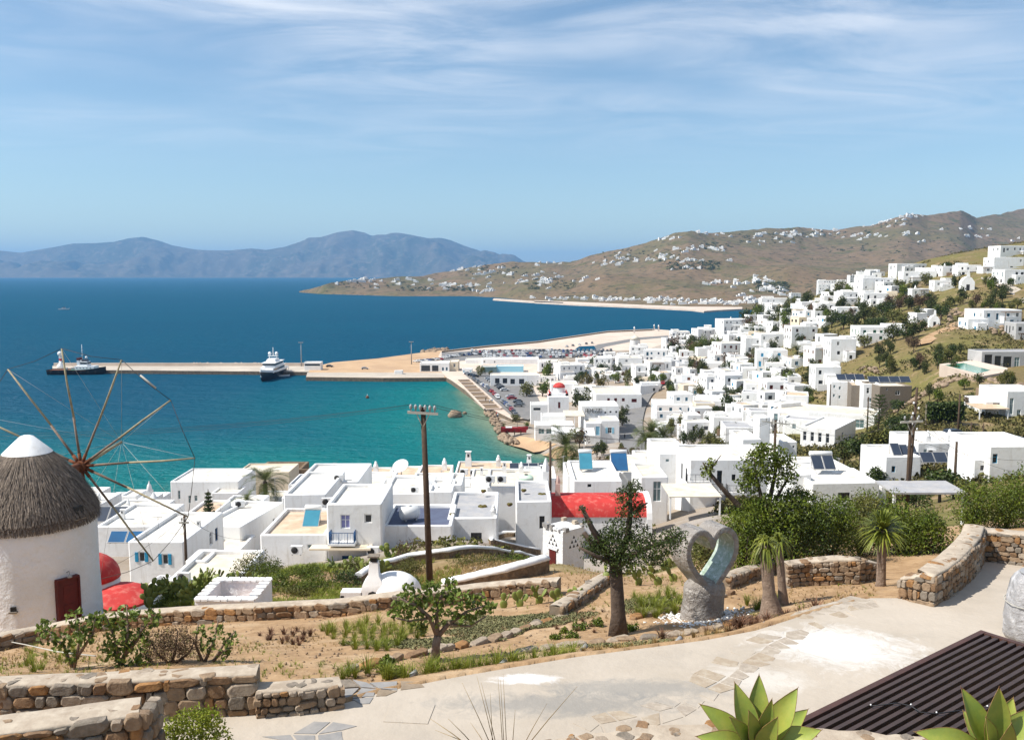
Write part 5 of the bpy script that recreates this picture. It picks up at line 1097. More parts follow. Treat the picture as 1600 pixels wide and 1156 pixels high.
# cars
for nm, c in (('white', (.72, .72, .71)), ('silver', (.42, .43, .44)), ('grey', (.14, .145, .15)), ('black', (.02, .02, .022)), ('red', (.35, .02, .02)), ('blue', (.03, .07, .22))):
    M('car_'+nm, c, None, rough=.3, spec=.5)
def car_mesh(col, van=False):
    b = MB(); H = 2.0 if van else 1.45
    prof = [(-2.1, .35), (-2.15, .75), (-2.0, H*.60), (-1.75, H*.64), (-1.35, H*.97), (-.3, H), (.5, H*.97), (1.15, H*.66), (1.95, H*.56), (2.15, .7), (2.1, .35)]
    if van: prof = [(-2.3, .35), (-2.35, 1.0), (-2.3, 1.9), (-2.1, 2.0), (.9, 2.0), (1.35, 1.7), (1.75, 1.15), (2.2, .95), (2.3, .6), (2.25, .35)]
    rs = []
    for y, i in ((-.82, .0), (-.86, .02), (-.86, .02), (.86, .02), (.82, .0)):
        rs.append([(x, y*(.84 if z > H*.8 else 1), z) for x, z in prof])
    b.rings([rs[0], rs[-1]], 0, True, True, True, False)
    for s in (-1, 1):
        zz = H*.66; b.add([(-1.5, s*.835, zz), (1.0, s*.835, zz), (.42, s*.735, H*.93), (-1.25, s*.735, H*.93)], [(0, 1, 2, 3)] if s < 0 else [(3, 2, 1, 0)], 1)
    xa = 1.16 if not van else 1.72; b.add([(xa, -.75, H*.69), (xa, .75, H*.69), (xa-.6, .62, H*.95), (xa-.6, -.62, H*.95)], [(0, 1, 2, 3)], 1); b.add([(-1.78, .7, H*.67), (-1.78, -.7, H*.67), (-1.40, -.6, H*.95), (-1.40, .6, H*.95)], [(0, 1, 2, 3)], 1)
    for x in (-1.35, 1.35):
        for y in (-.8, .8): b.tube([(x, y-.1, .33), (x, y+.1, .33)], .33, 10, 2)
    for y in (-.6, .6): b.box((2.13, y, .68), (.08, .3, .14), 3)
    return b.mesh('car', ['car_'+col, 'glass', 'dark', 'white_paint'])
CARS = {(c, v): car_mesh(c, v) for c in ('white', 'silver', 'grey', 'black', 'red', 'blue') for v in (False, True)}
CR = random.Random(9)
def car(p, rz, col, label, van=False, group=None, s=1.0): return tag(link('parked_van' if van else 'parked_car', CARS[(col, van)], None, p, rz, s), label, 'van' if van else 'car', group)
cols = ['white']*6+['silver']*4+['grey']*4+['black']*3+['red']*2+['blue']*2
# packed rows on the marina car park
def car_row(pts, n, z, place, group, jitter=.25, head=None):
    P = [atz(a, c, z) for a, c in pts]; Ls = [(P[i+1]-P[i]).length for i in range(len(P)-1)]; tot = sum(Ls)
    for k in range(n):
        if CR.random() < .08: continue
        d = tot*(k+.5)/n; i = 0
        while d > Ls[i] and i < len(Ls)-1: d -= Ls[i]; i += 1
        p = P[i].lerp(P[i+1], d/Ls[i]); t = (P[i+1]-P[i]).normalized(); p = p+Vector((CR.uniform(-.3, .3), CR.uniform(-.5, .5), .03))
        c = CR.choice(cols); v = CR.random() < .12; a = math.atan2(t.y, t.x)+(math.pi/2 if head is None else head)+CR.choice((0, math.pi))+CR.uniform(-.06, .06)
        car(p, a, c, '%s %s parked %s' % (c, 'van' if v else 'car', place), v, group)
G1 = 'cars packed in the marina car park'
car_row([(692, 560), (720, 556), (760, 553)], 20, 2.23, 'at the seaward end of the crowded marina car park', G1)
for k, (y0, y1) in enumerate(((549.5, 549), (552, 551.5), (554.5, 554), (557.2, 556.8), (559.8, 559.4))): car_row([(735+6*k, y0), (850, y1-.6), (958-3*k, y1)], 36, 2.23, 'in the crowded marina car park behind the long warehouse', G1)
car_row([(648, 566), (690, 562)], 9, 2.1, 'on the sand beside the harbour office', 'cars on the sand lot')
car_row([(738, 592), (760, 607), (785, 628), (806, 650)], 24, 2.25, 'nose to tail along the quay promenade', 'cars along the quay', head=0)
car_row([(728, 584), (745, 590)], 5, 2.25, 'below the white ticket kiosk', 'cars by the kiosk')
car_row([(762, 592), (775, 601), (790, 612)], 9, 2.25, 'in the middle row of the quay street', 'cars in the quay street')
car_row([(795, 620), (812, 632), (806, 640)], 7, 2.25, 'in the yard at the town end of the quay street', 'cars in the quay yard')
car_row([(880, 543), (930, 536)], 5, 2.25, 'scattered on the pale marina paving', 'cars on the marina paving', head=.4)
for px, py, col, lab, rz in ((515, 573.5, 'black', 'lone black car on the sandy lot near the pier', 0), (570, 577, 'silver', 'grey car halfway along the sandy quay', .2)): car(atz(px, py, 2.12), rz, col, lab)
for px, py, col, lab in ((1028, 608, 'white', 'white car driving up the town road'), (1036, 602, 'red', 'red car just ahead of the white one on the town road')): p = ground(px, py, ymin=100); car(p+Vector((0, 0, .5)), 1.3, col, lab)
for px, py, col, lab in ((1492, 689, 'black', 'black car parked on the upper road above the white house'), (1567, 699, 'grey', 'dark grey car left of the pair at the right edge of the upper road'), (1590, 702, 'black', 'black car right of the pair at the right edge of the upper road')): p = ground(px, py, ymin=100); car(p+Vector((0, 0, .45)), .1, col, lab)
for k, (px, py) in enumerate(((1108, 626), (1118, 628), (1128, 630), (1138, 632), (1148, 634), (1112, 631), (1124, 634))): p = ground(px, py, ymin=100); c = ('white', 'silver', 'white', 'black', 'white', 'grey', 'silver')[k]; car(p+Vector((0, 0, .45)), 1.0+CR.uniform(-.1, .1), c, '%s car in the little yard under the two-storey white blocks' % c, False, 'cars in the yard above the road')
# driveway
def loft(name, A, Bp, n, zf, mat, zo=0):
    A = np.array([[p[0], p[1]] for p in A]); C_ = np.array([[p[0], p[1]] for p in Bp])
    def dens(P, k=6):
        out = []
        for i in range(len(P)-1):
            for j in range(k): out.append(P[i]+(P[i+1]-P[i])*j/k)
        out.append(P[-1]); return np.array(out)
    A, C_ = dens(A), dens(C_); t = np.linspace(0, 1, n)[:, None, None]; V = A[None]*(1-t)+C_[None]*t
    Z = np.vectorize(zf)(V[..., 0], V[..., 1])+fbm(V[..., 0], V[..., 1], 1.5, 3, 6)*.006+zo
    m = V.shape[1]; I = np.arange(n*m).reshape(n, m)
    Fq = np.stack([I[1:, :-1], I[1:, 1:], I[:-1, 1:], I[:-1, :-1]], -1).reshape(-1, 4)
    return structure(link(name, np_mesh(name, np.concatenate([V, Z[..., None]], -1).reshape(-1, 3), Fq, [mat], True)))
def concrete_mat():
    mt = MATS['concrete']; nt = mt.node_tree; N, L = nt.nodes, nt.links; b = N['Principled BSDF']; geo = N.new('ShaderNodeNewGeometry')
    src = b.inputs['Base Color'].links[0].from_socket
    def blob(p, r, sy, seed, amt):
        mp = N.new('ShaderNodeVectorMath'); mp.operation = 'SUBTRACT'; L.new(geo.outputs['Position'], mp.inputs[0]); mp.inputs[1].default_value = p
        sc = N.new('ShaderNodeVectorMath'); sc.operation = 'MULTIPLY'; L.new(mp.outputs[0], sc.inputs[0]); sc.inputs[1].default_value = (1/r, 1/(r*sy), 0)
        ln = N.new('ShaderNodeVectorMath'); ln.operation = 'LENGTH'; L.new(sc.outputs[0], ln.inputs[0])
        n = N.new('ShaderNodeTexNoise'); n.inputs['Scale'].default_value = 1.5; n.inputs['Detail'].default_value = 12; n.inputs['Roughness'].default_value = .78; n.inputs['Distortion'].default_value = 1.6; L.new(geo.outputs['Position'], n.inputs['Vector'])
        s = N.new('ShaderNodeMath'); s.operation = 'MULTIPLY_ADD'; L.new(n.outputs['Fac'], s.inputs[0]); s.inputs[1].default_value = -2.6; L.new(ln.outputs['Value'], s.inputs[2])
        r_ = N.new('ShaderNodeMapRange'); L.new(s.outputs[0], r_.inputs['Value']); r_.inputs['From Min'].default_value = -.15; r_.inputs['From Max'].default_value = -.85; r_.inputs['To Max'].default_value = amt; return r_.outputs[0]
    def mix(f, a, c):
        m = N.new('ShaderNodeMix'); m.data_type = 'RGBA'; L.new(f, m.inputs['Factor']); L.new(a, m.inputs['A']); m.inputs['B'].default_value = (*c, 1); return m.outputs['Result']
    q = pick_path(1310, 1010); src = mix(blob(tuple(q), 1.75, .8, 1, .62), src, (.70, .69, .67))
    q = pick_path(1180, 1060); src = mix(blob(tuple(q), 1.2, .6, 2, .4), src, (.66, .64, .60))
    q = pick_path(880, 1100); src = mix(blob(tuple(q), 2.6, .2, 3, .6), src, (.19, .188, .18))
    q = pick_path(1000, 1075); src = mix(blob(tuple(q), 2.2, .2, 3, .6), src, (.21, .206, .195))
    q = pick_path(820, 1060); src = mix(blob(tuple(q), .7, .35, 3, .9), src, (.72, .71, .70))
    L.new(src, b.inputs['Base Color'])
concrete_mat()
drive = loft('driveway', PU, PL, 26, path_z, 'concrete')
def path_slab(px, py, w, d, rz, h=.012, mat='paving_pale', name='concrete_slab'):
    p = pick_path(px, py); b = MB(); n = 4
    b.box((0, 0, h/2-.02), (w, d, h+.04)); o = b.build(name, mat, drive, loc=(p.x, p.y, path_z(p.x, p.y)+.006)); o.rotation_euler = (0, 0, rz); return o
path_slab(640, 1114, .85, .75, -.1, .004, 'concrete'); path_slab(1370, 962, 1.15, .9, .25, .004, 'concrete')
# irregular slate flags let into the concrete
def flag(px, py, r, seed, z=None, parent=None, mat='slate', sq=1.0):
    rg = random.Random(seed); n = rg.randint(5, 7); p = pick_path(px, py); pts = []
    for k in range(n):
        a = 2*math.pi*(k+rg.uniform(-.25, .25))/n; q = r*rg.uniform(.75, 1.1); pts.append((q*math.cos(a)*sq, q*math.sin(a)/sq))
    b = MB(); b.prism(pts, -.03, .006); return b.build('flagstone', mat, parent or drive, loc=(p.x, p.y, path_z(p.x, p.y)+.022))
FR = random.Random(4)
def flag_patch(poly, cell, mats, seed):
    W_ = [pick_path(*q) for q in poly]; P2 = [(p.x, p.y) for p in W_]; rg = random.Random(seed); xs = [p[0] for p in P2]; ys = [p[1] for p in P2]
    nx, ny = int((max(xs)-min(xs))/cell)+2, int((max(ys)-min(ys))/cell)+2
    G = {(i, j): (min(xs)+(i+rg.uniform(-.33, .33)-.5*(j % 2))*cell, min(ys)+(j+rg.uniform(-.33, .33))*cell*.8) for i in range(nx+1) for j in range(ny+1)}
    for i in range(nx):
        for j in range(ny):
            q = [G[(i, j)], G[(i+1, j)], G[(i+1, j+1)], G[(i, j+1)]]; c = (sum(p[0] for p in q)/4, sum(p[1] for p in q)/4)
            if not inside(np.array([c]), P2)[0] or rg.random() < .05: continue
            k = 1-.035/cell*1.6; pts = []
            for m in range(4):
                a_, b_ = q[m], q[(m+1) % 4]; pts.append(((a_[0]-c[0])*k, (a_[1]-c[1])*k)); 
                if rg.random() < .6: f = rg.uniform(.35, .65); pts.append((((a_[0]*(1-f)+b_[0]*f)-c[0])*k*rg.uniform(.93, 1.0), ((a_[1]*(1-f)+b_[1]*f)-c[1])*k*rg.uniform(.93, 1.0)))
            b = MB(); b.prism(pts, -.03, .004); b.build('flagstone', rg.choice(mats), drive, loc=(c[0], c[1], path_z(*c)+.006))
flag_patch([(536, 1066), (690, 1060), (640, 1078), (560, 1098), (538, 1100)], .42, ['slate', 'slate', 'mortar', 'stone_2'], 1)
flag_patch([(470, 1120), (560, 1125), (560, 1162), (430, 1162)], .45, ['slate', 'slate', 'stone_2', 'concrete'], 2)
def flag_band(line, width, cell, mats, seed):
    P = [pick_path(*q) for q in line]; rg = random.Random(seed); Q = []
    for i in range(len(P)-1):
        n = max(1, int((P[i+1]-P[i]).length/cell)); Q += [P[i].lerp(P[i+1], k/n) for k in range(n)]
    Q.append(P[-1]); nc = max(2, int(width/cell)); G = []
    for i, q in enumerate(Q):
        d = (Q[min(i+1, len(Q)-1)]-Q[max(i-1, 0)]); d.z = 0; d.normalize(); k = Vector((-d.y, d.x, 0))
        G.append([(q.x+k.x*(c/nc-.5)*width+rg.uniform(-.3, .3)*cell+d.x*(c % 2)*cell*.4, q.y+k.y*(c/nc-.5)*width+rg.uniform(-.3, .3)*cell*.8) for c in range(nc+1)])
    for i in range(len(G)-1):
        for c in range(nc):
            q = [G[i][c], G[i+1][c], G[i+1][c+1], G[i][c+1]]; m = (sum(p[0] for p in q)/4, sum(p[1] for p in q)/4); k = 1-.05/cell
            if rg.random() < .15: continue
            b = MB(); b.prism([((p[0]-m[0])*k, (p[1]-m[1])*k) for p in q], -.03, .004); b.build('flagstone', rg.choice(mats), drive, loc=(m[0], m[1], path_z(*m)+.005))
M('flag_warm', (.37, .315, .25), (.30, .25, .20), 3, .85, c3=(.43, .37, .30), s3=7, bump=.4, bscale=14); M('flag_tan', (.37, .30, .22), (.30, .235, .17), 3, .85, c3=(.42, .36, .28), s3=6, bump=.4, bscale=14)
flag_band([(1085, 1085), (1140, 1045), (1190, 1010), (1250, 975), (1310, 950), (1370, 935)], 1.0, .36, ['flag_warm', 'flag_tan', 'flag_warm', 'concrete'], 3)
flag_band([(880, 1150), (960, 1128), (1040, 1108), (1085, 1085)], .8, .36, ['flag_warm', 'flag_tan', 'concrete', 'concrete'], 4)
# dry stone walls
def stone_mesh(seed, mat):
    rg = random.Random(seed); b = MB(); n = 10; rs = []; jit = [rg.uniform(.84, 1.0) for _ in range(n)]; sk = rg.uniform(-.12, .12); ex = rg.choice((5, 8, 12))
    for lv, (f, y) in enumerate(((.80, -.5), (.95, -.38), (1.0, -.1), (1.0, .5))):
        row = []
        for k in range(n):
            a = 2*math.pi*(k+.5)/n; c, s = math.cos(a), math.sin(a); e = (abs(c)**ex+abs(s)**ex)**(-1/ex)
            q = .5*f*e*jit[k]; row.append((c*q+sk*s*q, y*(1+rg.uniform(-.25, .1) if lv < 2 else 1), s*q))
        rs.append(row)
    b.rings(rs, 0, True, True, True, True); me = b.mesh('stone', ['stone_%d' % mat], sharp=32); return me
STONES = [[stone_mesh(i*7+m, m) for i in range(7)] for m in range(5)]
def rand_stone(rg, w=(3, 4, 3, 1, 3)): return STONES[rg.choices(range(5), w)[0]][rg.randrange(7)]
def stone_wall(label, base, top, thick, seed, name='stone_wall', size=(.16, .42), course=(.12, .24), cap='cap', limit=290, capstones=True, w=(3, 4, 3, 1, 3), side=1, topstone=.75, ends=(True, True)):
    rg = random.Random(seed); base = [Vector(p) for p in base]
    rt = root(name, label, 'wall', base[0]); O = base[0]; n = len(base); offs = []
    for i in range(n):
        d = (base[min(i+1, n-1)]-base[max(i-1, 0)]); d.z = 0; d.normalize(); offs.append(Vector((-d.y, d.x, 0))*side)
    b = MB(); rs = []
    for i in range(n):
        a = base[i]-O; k = offs[i]; zt = top[i]-O.z; z0 = a.z-.4
        f = k*.05; bk = k*thick
        rs.append([(a.x+f.x, a.y+f.y, z0), (a.x+f.x, a.y+f.y, zt-.04), (a.x+bk.x, a.y+bk.y, zt-.03), (a.x+bk.x, a.y+bk.y, z0)])
    b.rings(rs, 0, True, True, True, False); b.build('mortar_core', 'mortar', rt)
    b = MB(); rs = []
    for i in range(n):   # lime-mortared cap, slightly uneven
        for t in ((0, .25, .5, .75) if i < n-1 else (0,)):
            j = min(i+1, n-1); a = (base[i]-O).lerp(base[j]-O, t); k = offs[i].lerp(offs[j], t).normalized(); zt = (top[i]+(top[j]-top[i])*t)-O.z
            e = lambda: rg.uniform(-.012, .012)
            rs.append([(a.x+k.x*d_, a.y+k.y*d_, zt+q+e()) for d_, q in ((.03, -.07), (.02, -.02), (.07, .0), (thick*.5, .012), (thick-.05, 0), (thick, -.02), (thick-.01, -.07))])
    b.rings(rs, 0, False, False, False, True); b.build('wall_cap', cap, rt)
    cnt = 0
    for i in range(n-1):
        a, c = base[i], base[i+1]; d = c-a; L = math.hypot(d.x, d.y); ux = Vector((d.x, d.y, 0)).normalized(); ang = math.atan2(ux.y, ux.x)
        H = min(top[i]-a.z, top[i+1]-c.z); z = -.05
        while z < H-.05:
            hgt = min(rg.uniform(*course), H-z-.02)
            if hgt < .06: break
            x = rg.uniform(-.1, 0)
            while x < L:
                w_ = rg.uniform(*size)*rg.choice((.6, 1, 1, 1.25)); w_ = min(w_, L-x+.06); hv = rg.choice((.8, .95, 1.0, 1.1, 1.35))
                if w_ > .07 and cnt < limit:
                    t = (x+w_/2)/L; p = a.lerp(c, min(max(t, 0), 1)); zz = p.z+z+hgt/2+(min(1, max(0, t)))*0
                    zt = top[i]+(top[i+1]-top[i])*t; zz = p.z+(z+hgt/2)/H*(zt-p.z)
                    o = link('stone', rand_stone(rg, w), rt, Vector((p.x, p.y, zz))-O+offs[i]*rg.uniform(.015, .05), ang if side > 0 else ang, (w_*1.07, .15*rg.uniform(.8, 1.25), hgt*1.06*hv)); o.rotation_euler = (rg.choice((0, 0, 0)), rg.uniform(-.07, .07)+rg.choice((0, math.pi)), ang); cnt += 1
                x += w_+.006
            z += hgt+.004
        if capstones:
            x = 0
            while x < L:
                w_ = rg.uniform(.2, .5)
                if rg.random() < topstone and cnt < limit:
                    t = min(1, (x+w_/2)/L); p = a.lerp(c, t); zt = top[i]+(top[i+1]-top[i])*t
                    o = link('stone', rand_stone(rg, (2, 3, 3, 1, 2)), rt, Vector((p.x, p.y, zt-.025))-O+offs[i]*thick*rg.uniform(.25, .75), 0, (w_, .08, w_*rg.uniform(.5, .9))); o.rotation_euler = (-math.pi/2, 0, rg.uniform(0, 6)); cnt += 1
                x += w_
    return rt
def gp(px, py, z): return atz(px, py, z)
# front left walls: top edge lines given in pixels at their heights
def wall_px(label, line, ztop, zbase, thick, seed, **k):
    P = []; 
    for i in range(len(line)): zt = ztop[i] if hasattr(ztop, '__len__') else ztop; p = atz(*line[i], zt); P.append((p.x, p.y, zbase[i] if hasattr(zbase, '__len__') else zbase))
    return stone_wall(label, P, [ztop[i] if hasattr(ztop, '__len__') else ztop for i in range(len(line))], thick, seed, **k)
W1 = wall_px('long low wall of orange and grey rubble stones left of the driveway', [(-140, 1078), (0, 1072), (130, 1067), (260, 1061), (400, 1053)], 49.42, 48.6, .5, 1, size=(.18, .5), course=(.13, .26))
wall_px('short lower stone wall stepping down beside the slate flags', [(401, 1082), (470, 1078), (535, 1072)], [49.12, 49.1, 49.05], 48.6, .5, 2, size=(.14, .34), course=(.11, .2))
W3 = wall_px('thick stone wall end in the bottom left corner', [(-160, 1172), (-20, 1150), (100, 1134), (216, 1117)], 50.15, 48.5, .7, 3, size=(.2, .55), course=(.16, .3), topstone=.7)
p = atz(216, 1117, 50.15)
rg = random.Random(8)
for k in range(9):   # end face of that wall
    o = link('stone', rand_stone(rg), W3, Vector((p.x+.04, p.y+.12+.22*(k % 3), 50.02-.28*(k//3)))-W3.location, 0, (.24, .2, .28)); o.rotation_euler = (0, rg.uniform(-.1, .1), math.pi/2)
# curved wall along the right of the garden
RWb = [pick_path(*q) for q in ((1404, 934), (1430, 941), (1458, 947), (1480, 935), (1502, 920), (1520, 903), (1532, 888), (1537, 875))]
stone_wall('curving stone wall rising beside the driveway to the hedge', [(p.x, p.y, p.z-.05) for p in RWb], [p.z+h_ for p, h_ in zip(RWb, (.55, .72, .80, .82, .88, .95, 1.0, 1.1))], .6, 5, size=(.16, .4), course=(.13, .24), w=(3, 5, 2, 1, 3))
BWb = [pick_path(*q) for q in ((1528, 876), (1560, 879), (1600, 884), (1660, 892))]
stone_wall('dry stone wall across the far end of the driveway', [(p.x, p.y, p.z-.05) for p in BWb], [p.z+.95 for p in BWb], .6, 6, size=(.16, .42), course=(.11, .2), w=(2, 4, 4, 1, 3))
def wall_ground(label, line, h_, thick, seed, zoff=0, **k):
    P = [ground(a, c) for a, c in line]; hs = h_ if hasattr(h_, '__len__') else [h_]*len(P)
    return stone_wall(label, [(p.x, p.y, p.z-.1) for p in P], [p.z+q for p, q in zip(P, hs)], thick, seed, **k)
wall_ground('rough retaining wall with upright cap stones under the hedge', [(1232, 918), (1265, 915), (1300, 914), (1340, 912), (1378, 906)], [.75, .8, .85, .8, .55], .5, 7, size=(.16, .4), course=(.11, .2), w=(2, 5, 3, 1, 3))
rg = random.Random(21)
wall_ground('low garden wall with pale flat top running behind the flower beds', [(-60, 1024), (0, 1016), (60, 1004), (130, 990), (200, 981), (270, 976), (340, 972), (400, 970), (460, 967), (520, 964), (580, 957), (640, 950), (700, 945), (760, 938), (820, 932), (870, 930)], .5, .55, 8, size=(.28, .6), course=(.16, .3), w=(4, 3, 2, 1, 1), topstone=.1)
wall_ground('short stone border climbing towards the prickly pears', [(880, 965), (900, 952), (925, 934), (945, 918), (962, 908)], .35, .45, 9, size=(.2, .45), course=(.14, .26), topstone=.4)
wall_ground('low stone border beside the heart sculpture', [(1140, 920), (1170, 908), (1200, 898), (1232, 890)], .4, .45, 10, size=(.2, .45), course=(.14, .26), topstone=.3)
# stone edging strips in the beds
def edging(label, line, w=.28, seed=1):
    P = [ground(a, c) for a, c in line]; rt = root('bed_edging', label, 'edging', P[0]); rg = random.Random(seed)
    for i in range(len(P)-1):
        a, c = P[i], P[i+1]; L = (c-a).length; x = 0; u = (c-a).normalized()
        while x < L:
            w_ = rg.uniform(.35, .8); q = a+u*(x+w_/2); o = link('edging_stone', rand_stone(rg, (1, 2, 1, 1, 4)), rt, Vector((q.x, q.y, tz1(q.x, q.y)+.03))-P[0], 0, (w_, .16, w*rg.uniform(.8, 1.2))); o.rotation_euler = (-math.pi/2, 0, math.atan2(u.y, u.x)+rg.uniform(-.1, .1)); x += w_+.02
edging('flat stone edging curving past the fig tree', [(540, 1050), (600, 1035), (680, 1018), (760, 1003), (830, 980), (880, 965)], seed=1)
edging('flat stone edging below the heart sculpture', [(800, 1022), (880, 1012), (960, 1003), (1040, 996), (1110, 985), (1170, 968)], seed=2)
edging('flat stone edging above the green tussocks', [(985, 968), (1040, 955), (1100, 942), (1135, 930)], seed=3)
# white-capped field walls
def white_wall(label, line, hgt, seed, r=.2, wall_m='rubble', ymin=34):
    P = [ground(a, c, ymin=ymin) for a, c in line]; Q = []
    for i in range(len(P)-1): Q += [P[i].lerp(P[i+1], k/5) for k in range(5)]
    Q.append(P[-1]); rt = root('white_topped_wall', label, 'wall', Q[0]); O = Q[0]; rg = random.Random(seed)
    b = MB(); n = len(Q); rs = []; rc = []
    for i in range(n):
        d = Q[min(i+1, n-1)]-Q[max(i-1, 0)]; d.z = 0; d.normalize(); k = Vector((-d.y, d.x, 0)); a = Q[i]-O; zt = tz1(Q[i].x, Q[i].y)-O.z+hgt
        rs.append([(a.x-k.x*.22, a.y-k.y*.22, a.z-.8), (a.x-k.x*.2, a.y-k.y*.2, zt), (a.x+k.x*.25, a.y+k.y*.25, zt), (a.x+k.x*.25, a.y+k.y*.25, a.z-.8)])
        rc.append([(a.x+k.x*c_*r*1.25, a.y+k.y*c_*r*1.25, zt+s_*r*.75+rg.uniform(-.02, .02)) for c_, s_ in [(math.cos(t), math.sin(t)) for t in np.linspace(0, 2*math.pi, 9)[:-1]]])
    b.rings(rs, 0, True, True, True, False); b.build('rubble_wall', wall_m, rt); b = MB(); b.rings(rc, 0, True, True, True, True); b.build('whitewashed_cap', 'plaster', rt)
white_wall('whitewash-capped field wall curving below the balcony house', [(560, 914), (590, 893), (640, 880), (700, 872), (760, 868), (812, 872), (840, 880)], .55, 1)
white_wall('white-capped wall loop around the sunken brown plot', [(842, 866), (800, 858), (770, 852), (764, 845), (790, 838), (832, 836)], .5, 2)
white_wall('white-capped wall descending to the dovecote', [(690, 938), (740, 925), (790, 912), (830, 900), (852, 893)], .6, 3)
# windmill
def windmill():
    cx = at(54, 900, 42); C = Vector((cx.x, 42, 40.3)); rt = root('thatched_windmill', 'round white windmill with grey thatch, white cap and bare sail spokes', 'windmill', C)
    ml = pxm(42); zr = at(54, 800, 42).z-C.z; zc = at(54, 706, 42).z-C.z; ztp = at(54, 680, 42).z-C.z
    b = MB(); n = 48; rg = random.Random(1)
    door_a = math.atan2(-1, .42)
    rs = [[((2.98-.10*t-.04*math.sin(t*3)+.012*math.sin(k*1.7+t*9))*math.cos(2*math.pi*k/n), (2.98-.10*t-.04*math.sin(t*3)+.012*math.sin(k*2.3+t*7))*math.sin(2*math.pi*k/n), -1.2+(zr+1.2)*t) for k in range(n)] for t in np.linspace(0, 1, 12)]
    b.rings(rs, 0, True, True, True, True); b.build('tower', 'plaster_mill', rt)
    # thatch: core cone plus thousands of reed strands
    prof = [(2.9, zr-.05), (2.98, zr+.12), (2.70, zr+.75), (2.22, zr+1.5), (1.66, zr+2.2), (1.05, zc+.0)]
    b = MB(); b.lathe([(r_-.12, z-.02) for r_, z in prof], 40); b.build('thatch_core', 'thatch', rt)
    N_ = 26000; rgn = np.random.default_rng(3); a = rgn.random(N_)*2*np.pi; t = rgn.random(N_)**.85
    pr = np.array(prof); tt = np.linspace(0, 1, len(prof)); R_ = np.interp(t, tt, pr[:, 0]); Zz = np.interp(t, tt, pr[:, 1])
    t2 = np.clip(t-rgn.uniform(.08, .26, N_), -.10, 1); R2 = np.interp(t2, tt, pr[:, 0])+.05+np.where(t2 < 0, .05, 0); Z2 = np.interp(t2, tt, pr[:, 1])+np.where(t2 < 0, t2*3.2, 0)-rgn.random(N_)*.05
    a2 = a+rgn.normal(0, .02, N_); R2 = R2+rgn.random(N_)**3*.16; w = rgn.uniform(.008, .02, N_); ta = np.stack([-np.sin(a), np.cos(a), np.zeros(N_)], -1)
    p0 = np.stack([R_*np.cos(a), R_*np.sin(a), Zz], -1); p1 = np.stack([R2*np.cos(a2), R2*np.sin(a2), Z2], -1)
    V = np.stack([p0-ta*w[:, None], p0+ta*w[:, None], p1+ta*w[:, None]*.6, p1-ta*w[:, None]*.6], 1).reshape(-1, 3); Fq = np.arange(4*N_).reshape(-1, 4)
    o = link('thatch', np_mesh('thatch', V, Fq, ['thatch']), rt); o['kind'] = 'stuff'
    b = MB(); b.lathe([(1.10, zc-.03), (1.06, zc+.02), (.30, ztp-.05), (.16, ztp), (.02, ztp+.01)], 28); b.build('cap', 'plaster', rt, sharp=40)
    # door, hatch and lamp on the lower right
    def on_wall(ang, z, dr=0): q = 2.95+dr; return Vector((q*math.cos(ang), q*math.sin(ang), z))
    def ang_px(px): x = (at(px, 930, 40).x-C.x); return -math.acos(max(-1, min(1, x/2.93)))
    ad = ang_px(100); zd = at(100, 980, 39.6).z-C.z
    b = MB(); b.box((0, 0, 1.0), (.92, .24, 2.05)); b.box((0, -.05, 2.08), (1.05, .3, .1), 1); [b.box((x, -.05, 1.0), (.08, .3, 2.1), 1) for x in (-.5, .5)]; b.box((0, -.13, 1.45), (.5, .03, .6), 1); b.box((0, -.13, .55), (.5, .03, .6), 1)
    o = b.build('door', ['red_dark', 'red_dark'], rt, loc=on_wall(ad, zd, -.04)); o.rotation_euler = (0, 0, ad+math.pi/2)
    b = MB(); b.box((0, -.25, -.06), (1.3, .6, .12)); o = b.build('door_step', 'plaster', rt, loc=on_wall(ad, zd)); o.rotation_euler = (0, 0, ad+math.pi/2)
    for px, py, w_, h_, nm in ((112, 812, .5, .55, 'hatch'), (37, 944, .22, .2, 'vent_hole')):
        aw = ang_px(px); zz = at(px, py, 39.7).z-C.z; b = MB(); b.box((0, .0, 0), (w_, .2, h_)); b.box((0, -.06, -h_/2-.03), (w_+.12, .22, .06), 1); o = b.build(nm, ['dark', 'stone_2'], rt, loc=on_wall(aw, zz, -.04)); o.rotation_euler = (0, 0, aw+math.pi/2)
    b = MB(); b.tube([(0, 0, 0), (0, -.2, .12), (0, -.25, .0)], .025, 5); b.lathe([(.03, -.02), (.12, -.16), (.1, -.18)], 10, (0, -.25, 0)); o = b.build('door_lamp', 'metal_grey', rt, loc=on_wall(ad, zd+2.35)); o.rotation_euler = (0, 0, ad+math.pi/2)
    # sails on the seaward side
    ax = math.radians(5); A = Vector((math.sin(ax), math.cos(ax), .05)).normalized(); hub = Vector((0, 4.1, 0)); hub.z = at(127, 728, 46.1).z-C.z
    hub.x = at(127, 728, 46.1).x-C.x
    b = MB(); b.tube([hub-Vector((hub.x, hub.y, 0))*.75, hub+A*.35], [.26, .2], 10); b.tube([hub-A*.25, hub+A*.3], .3, 12); b.build('axle', 'sail_rust', rt)
    tip_b = hub+A*4.1; tip_b.z += .3; b = MB(); b.tube([hub, tip_b], [.13, .07], 8); b.build('boom', 'sail_wood', rt)
    U = Vector((A.y, -A.x, 0)).normalized(); V_ = U.cross(A).normalized()
    if V_.z < 0: V_ = -V_
    tips = []
    R0 = 186*pxm(46.1)
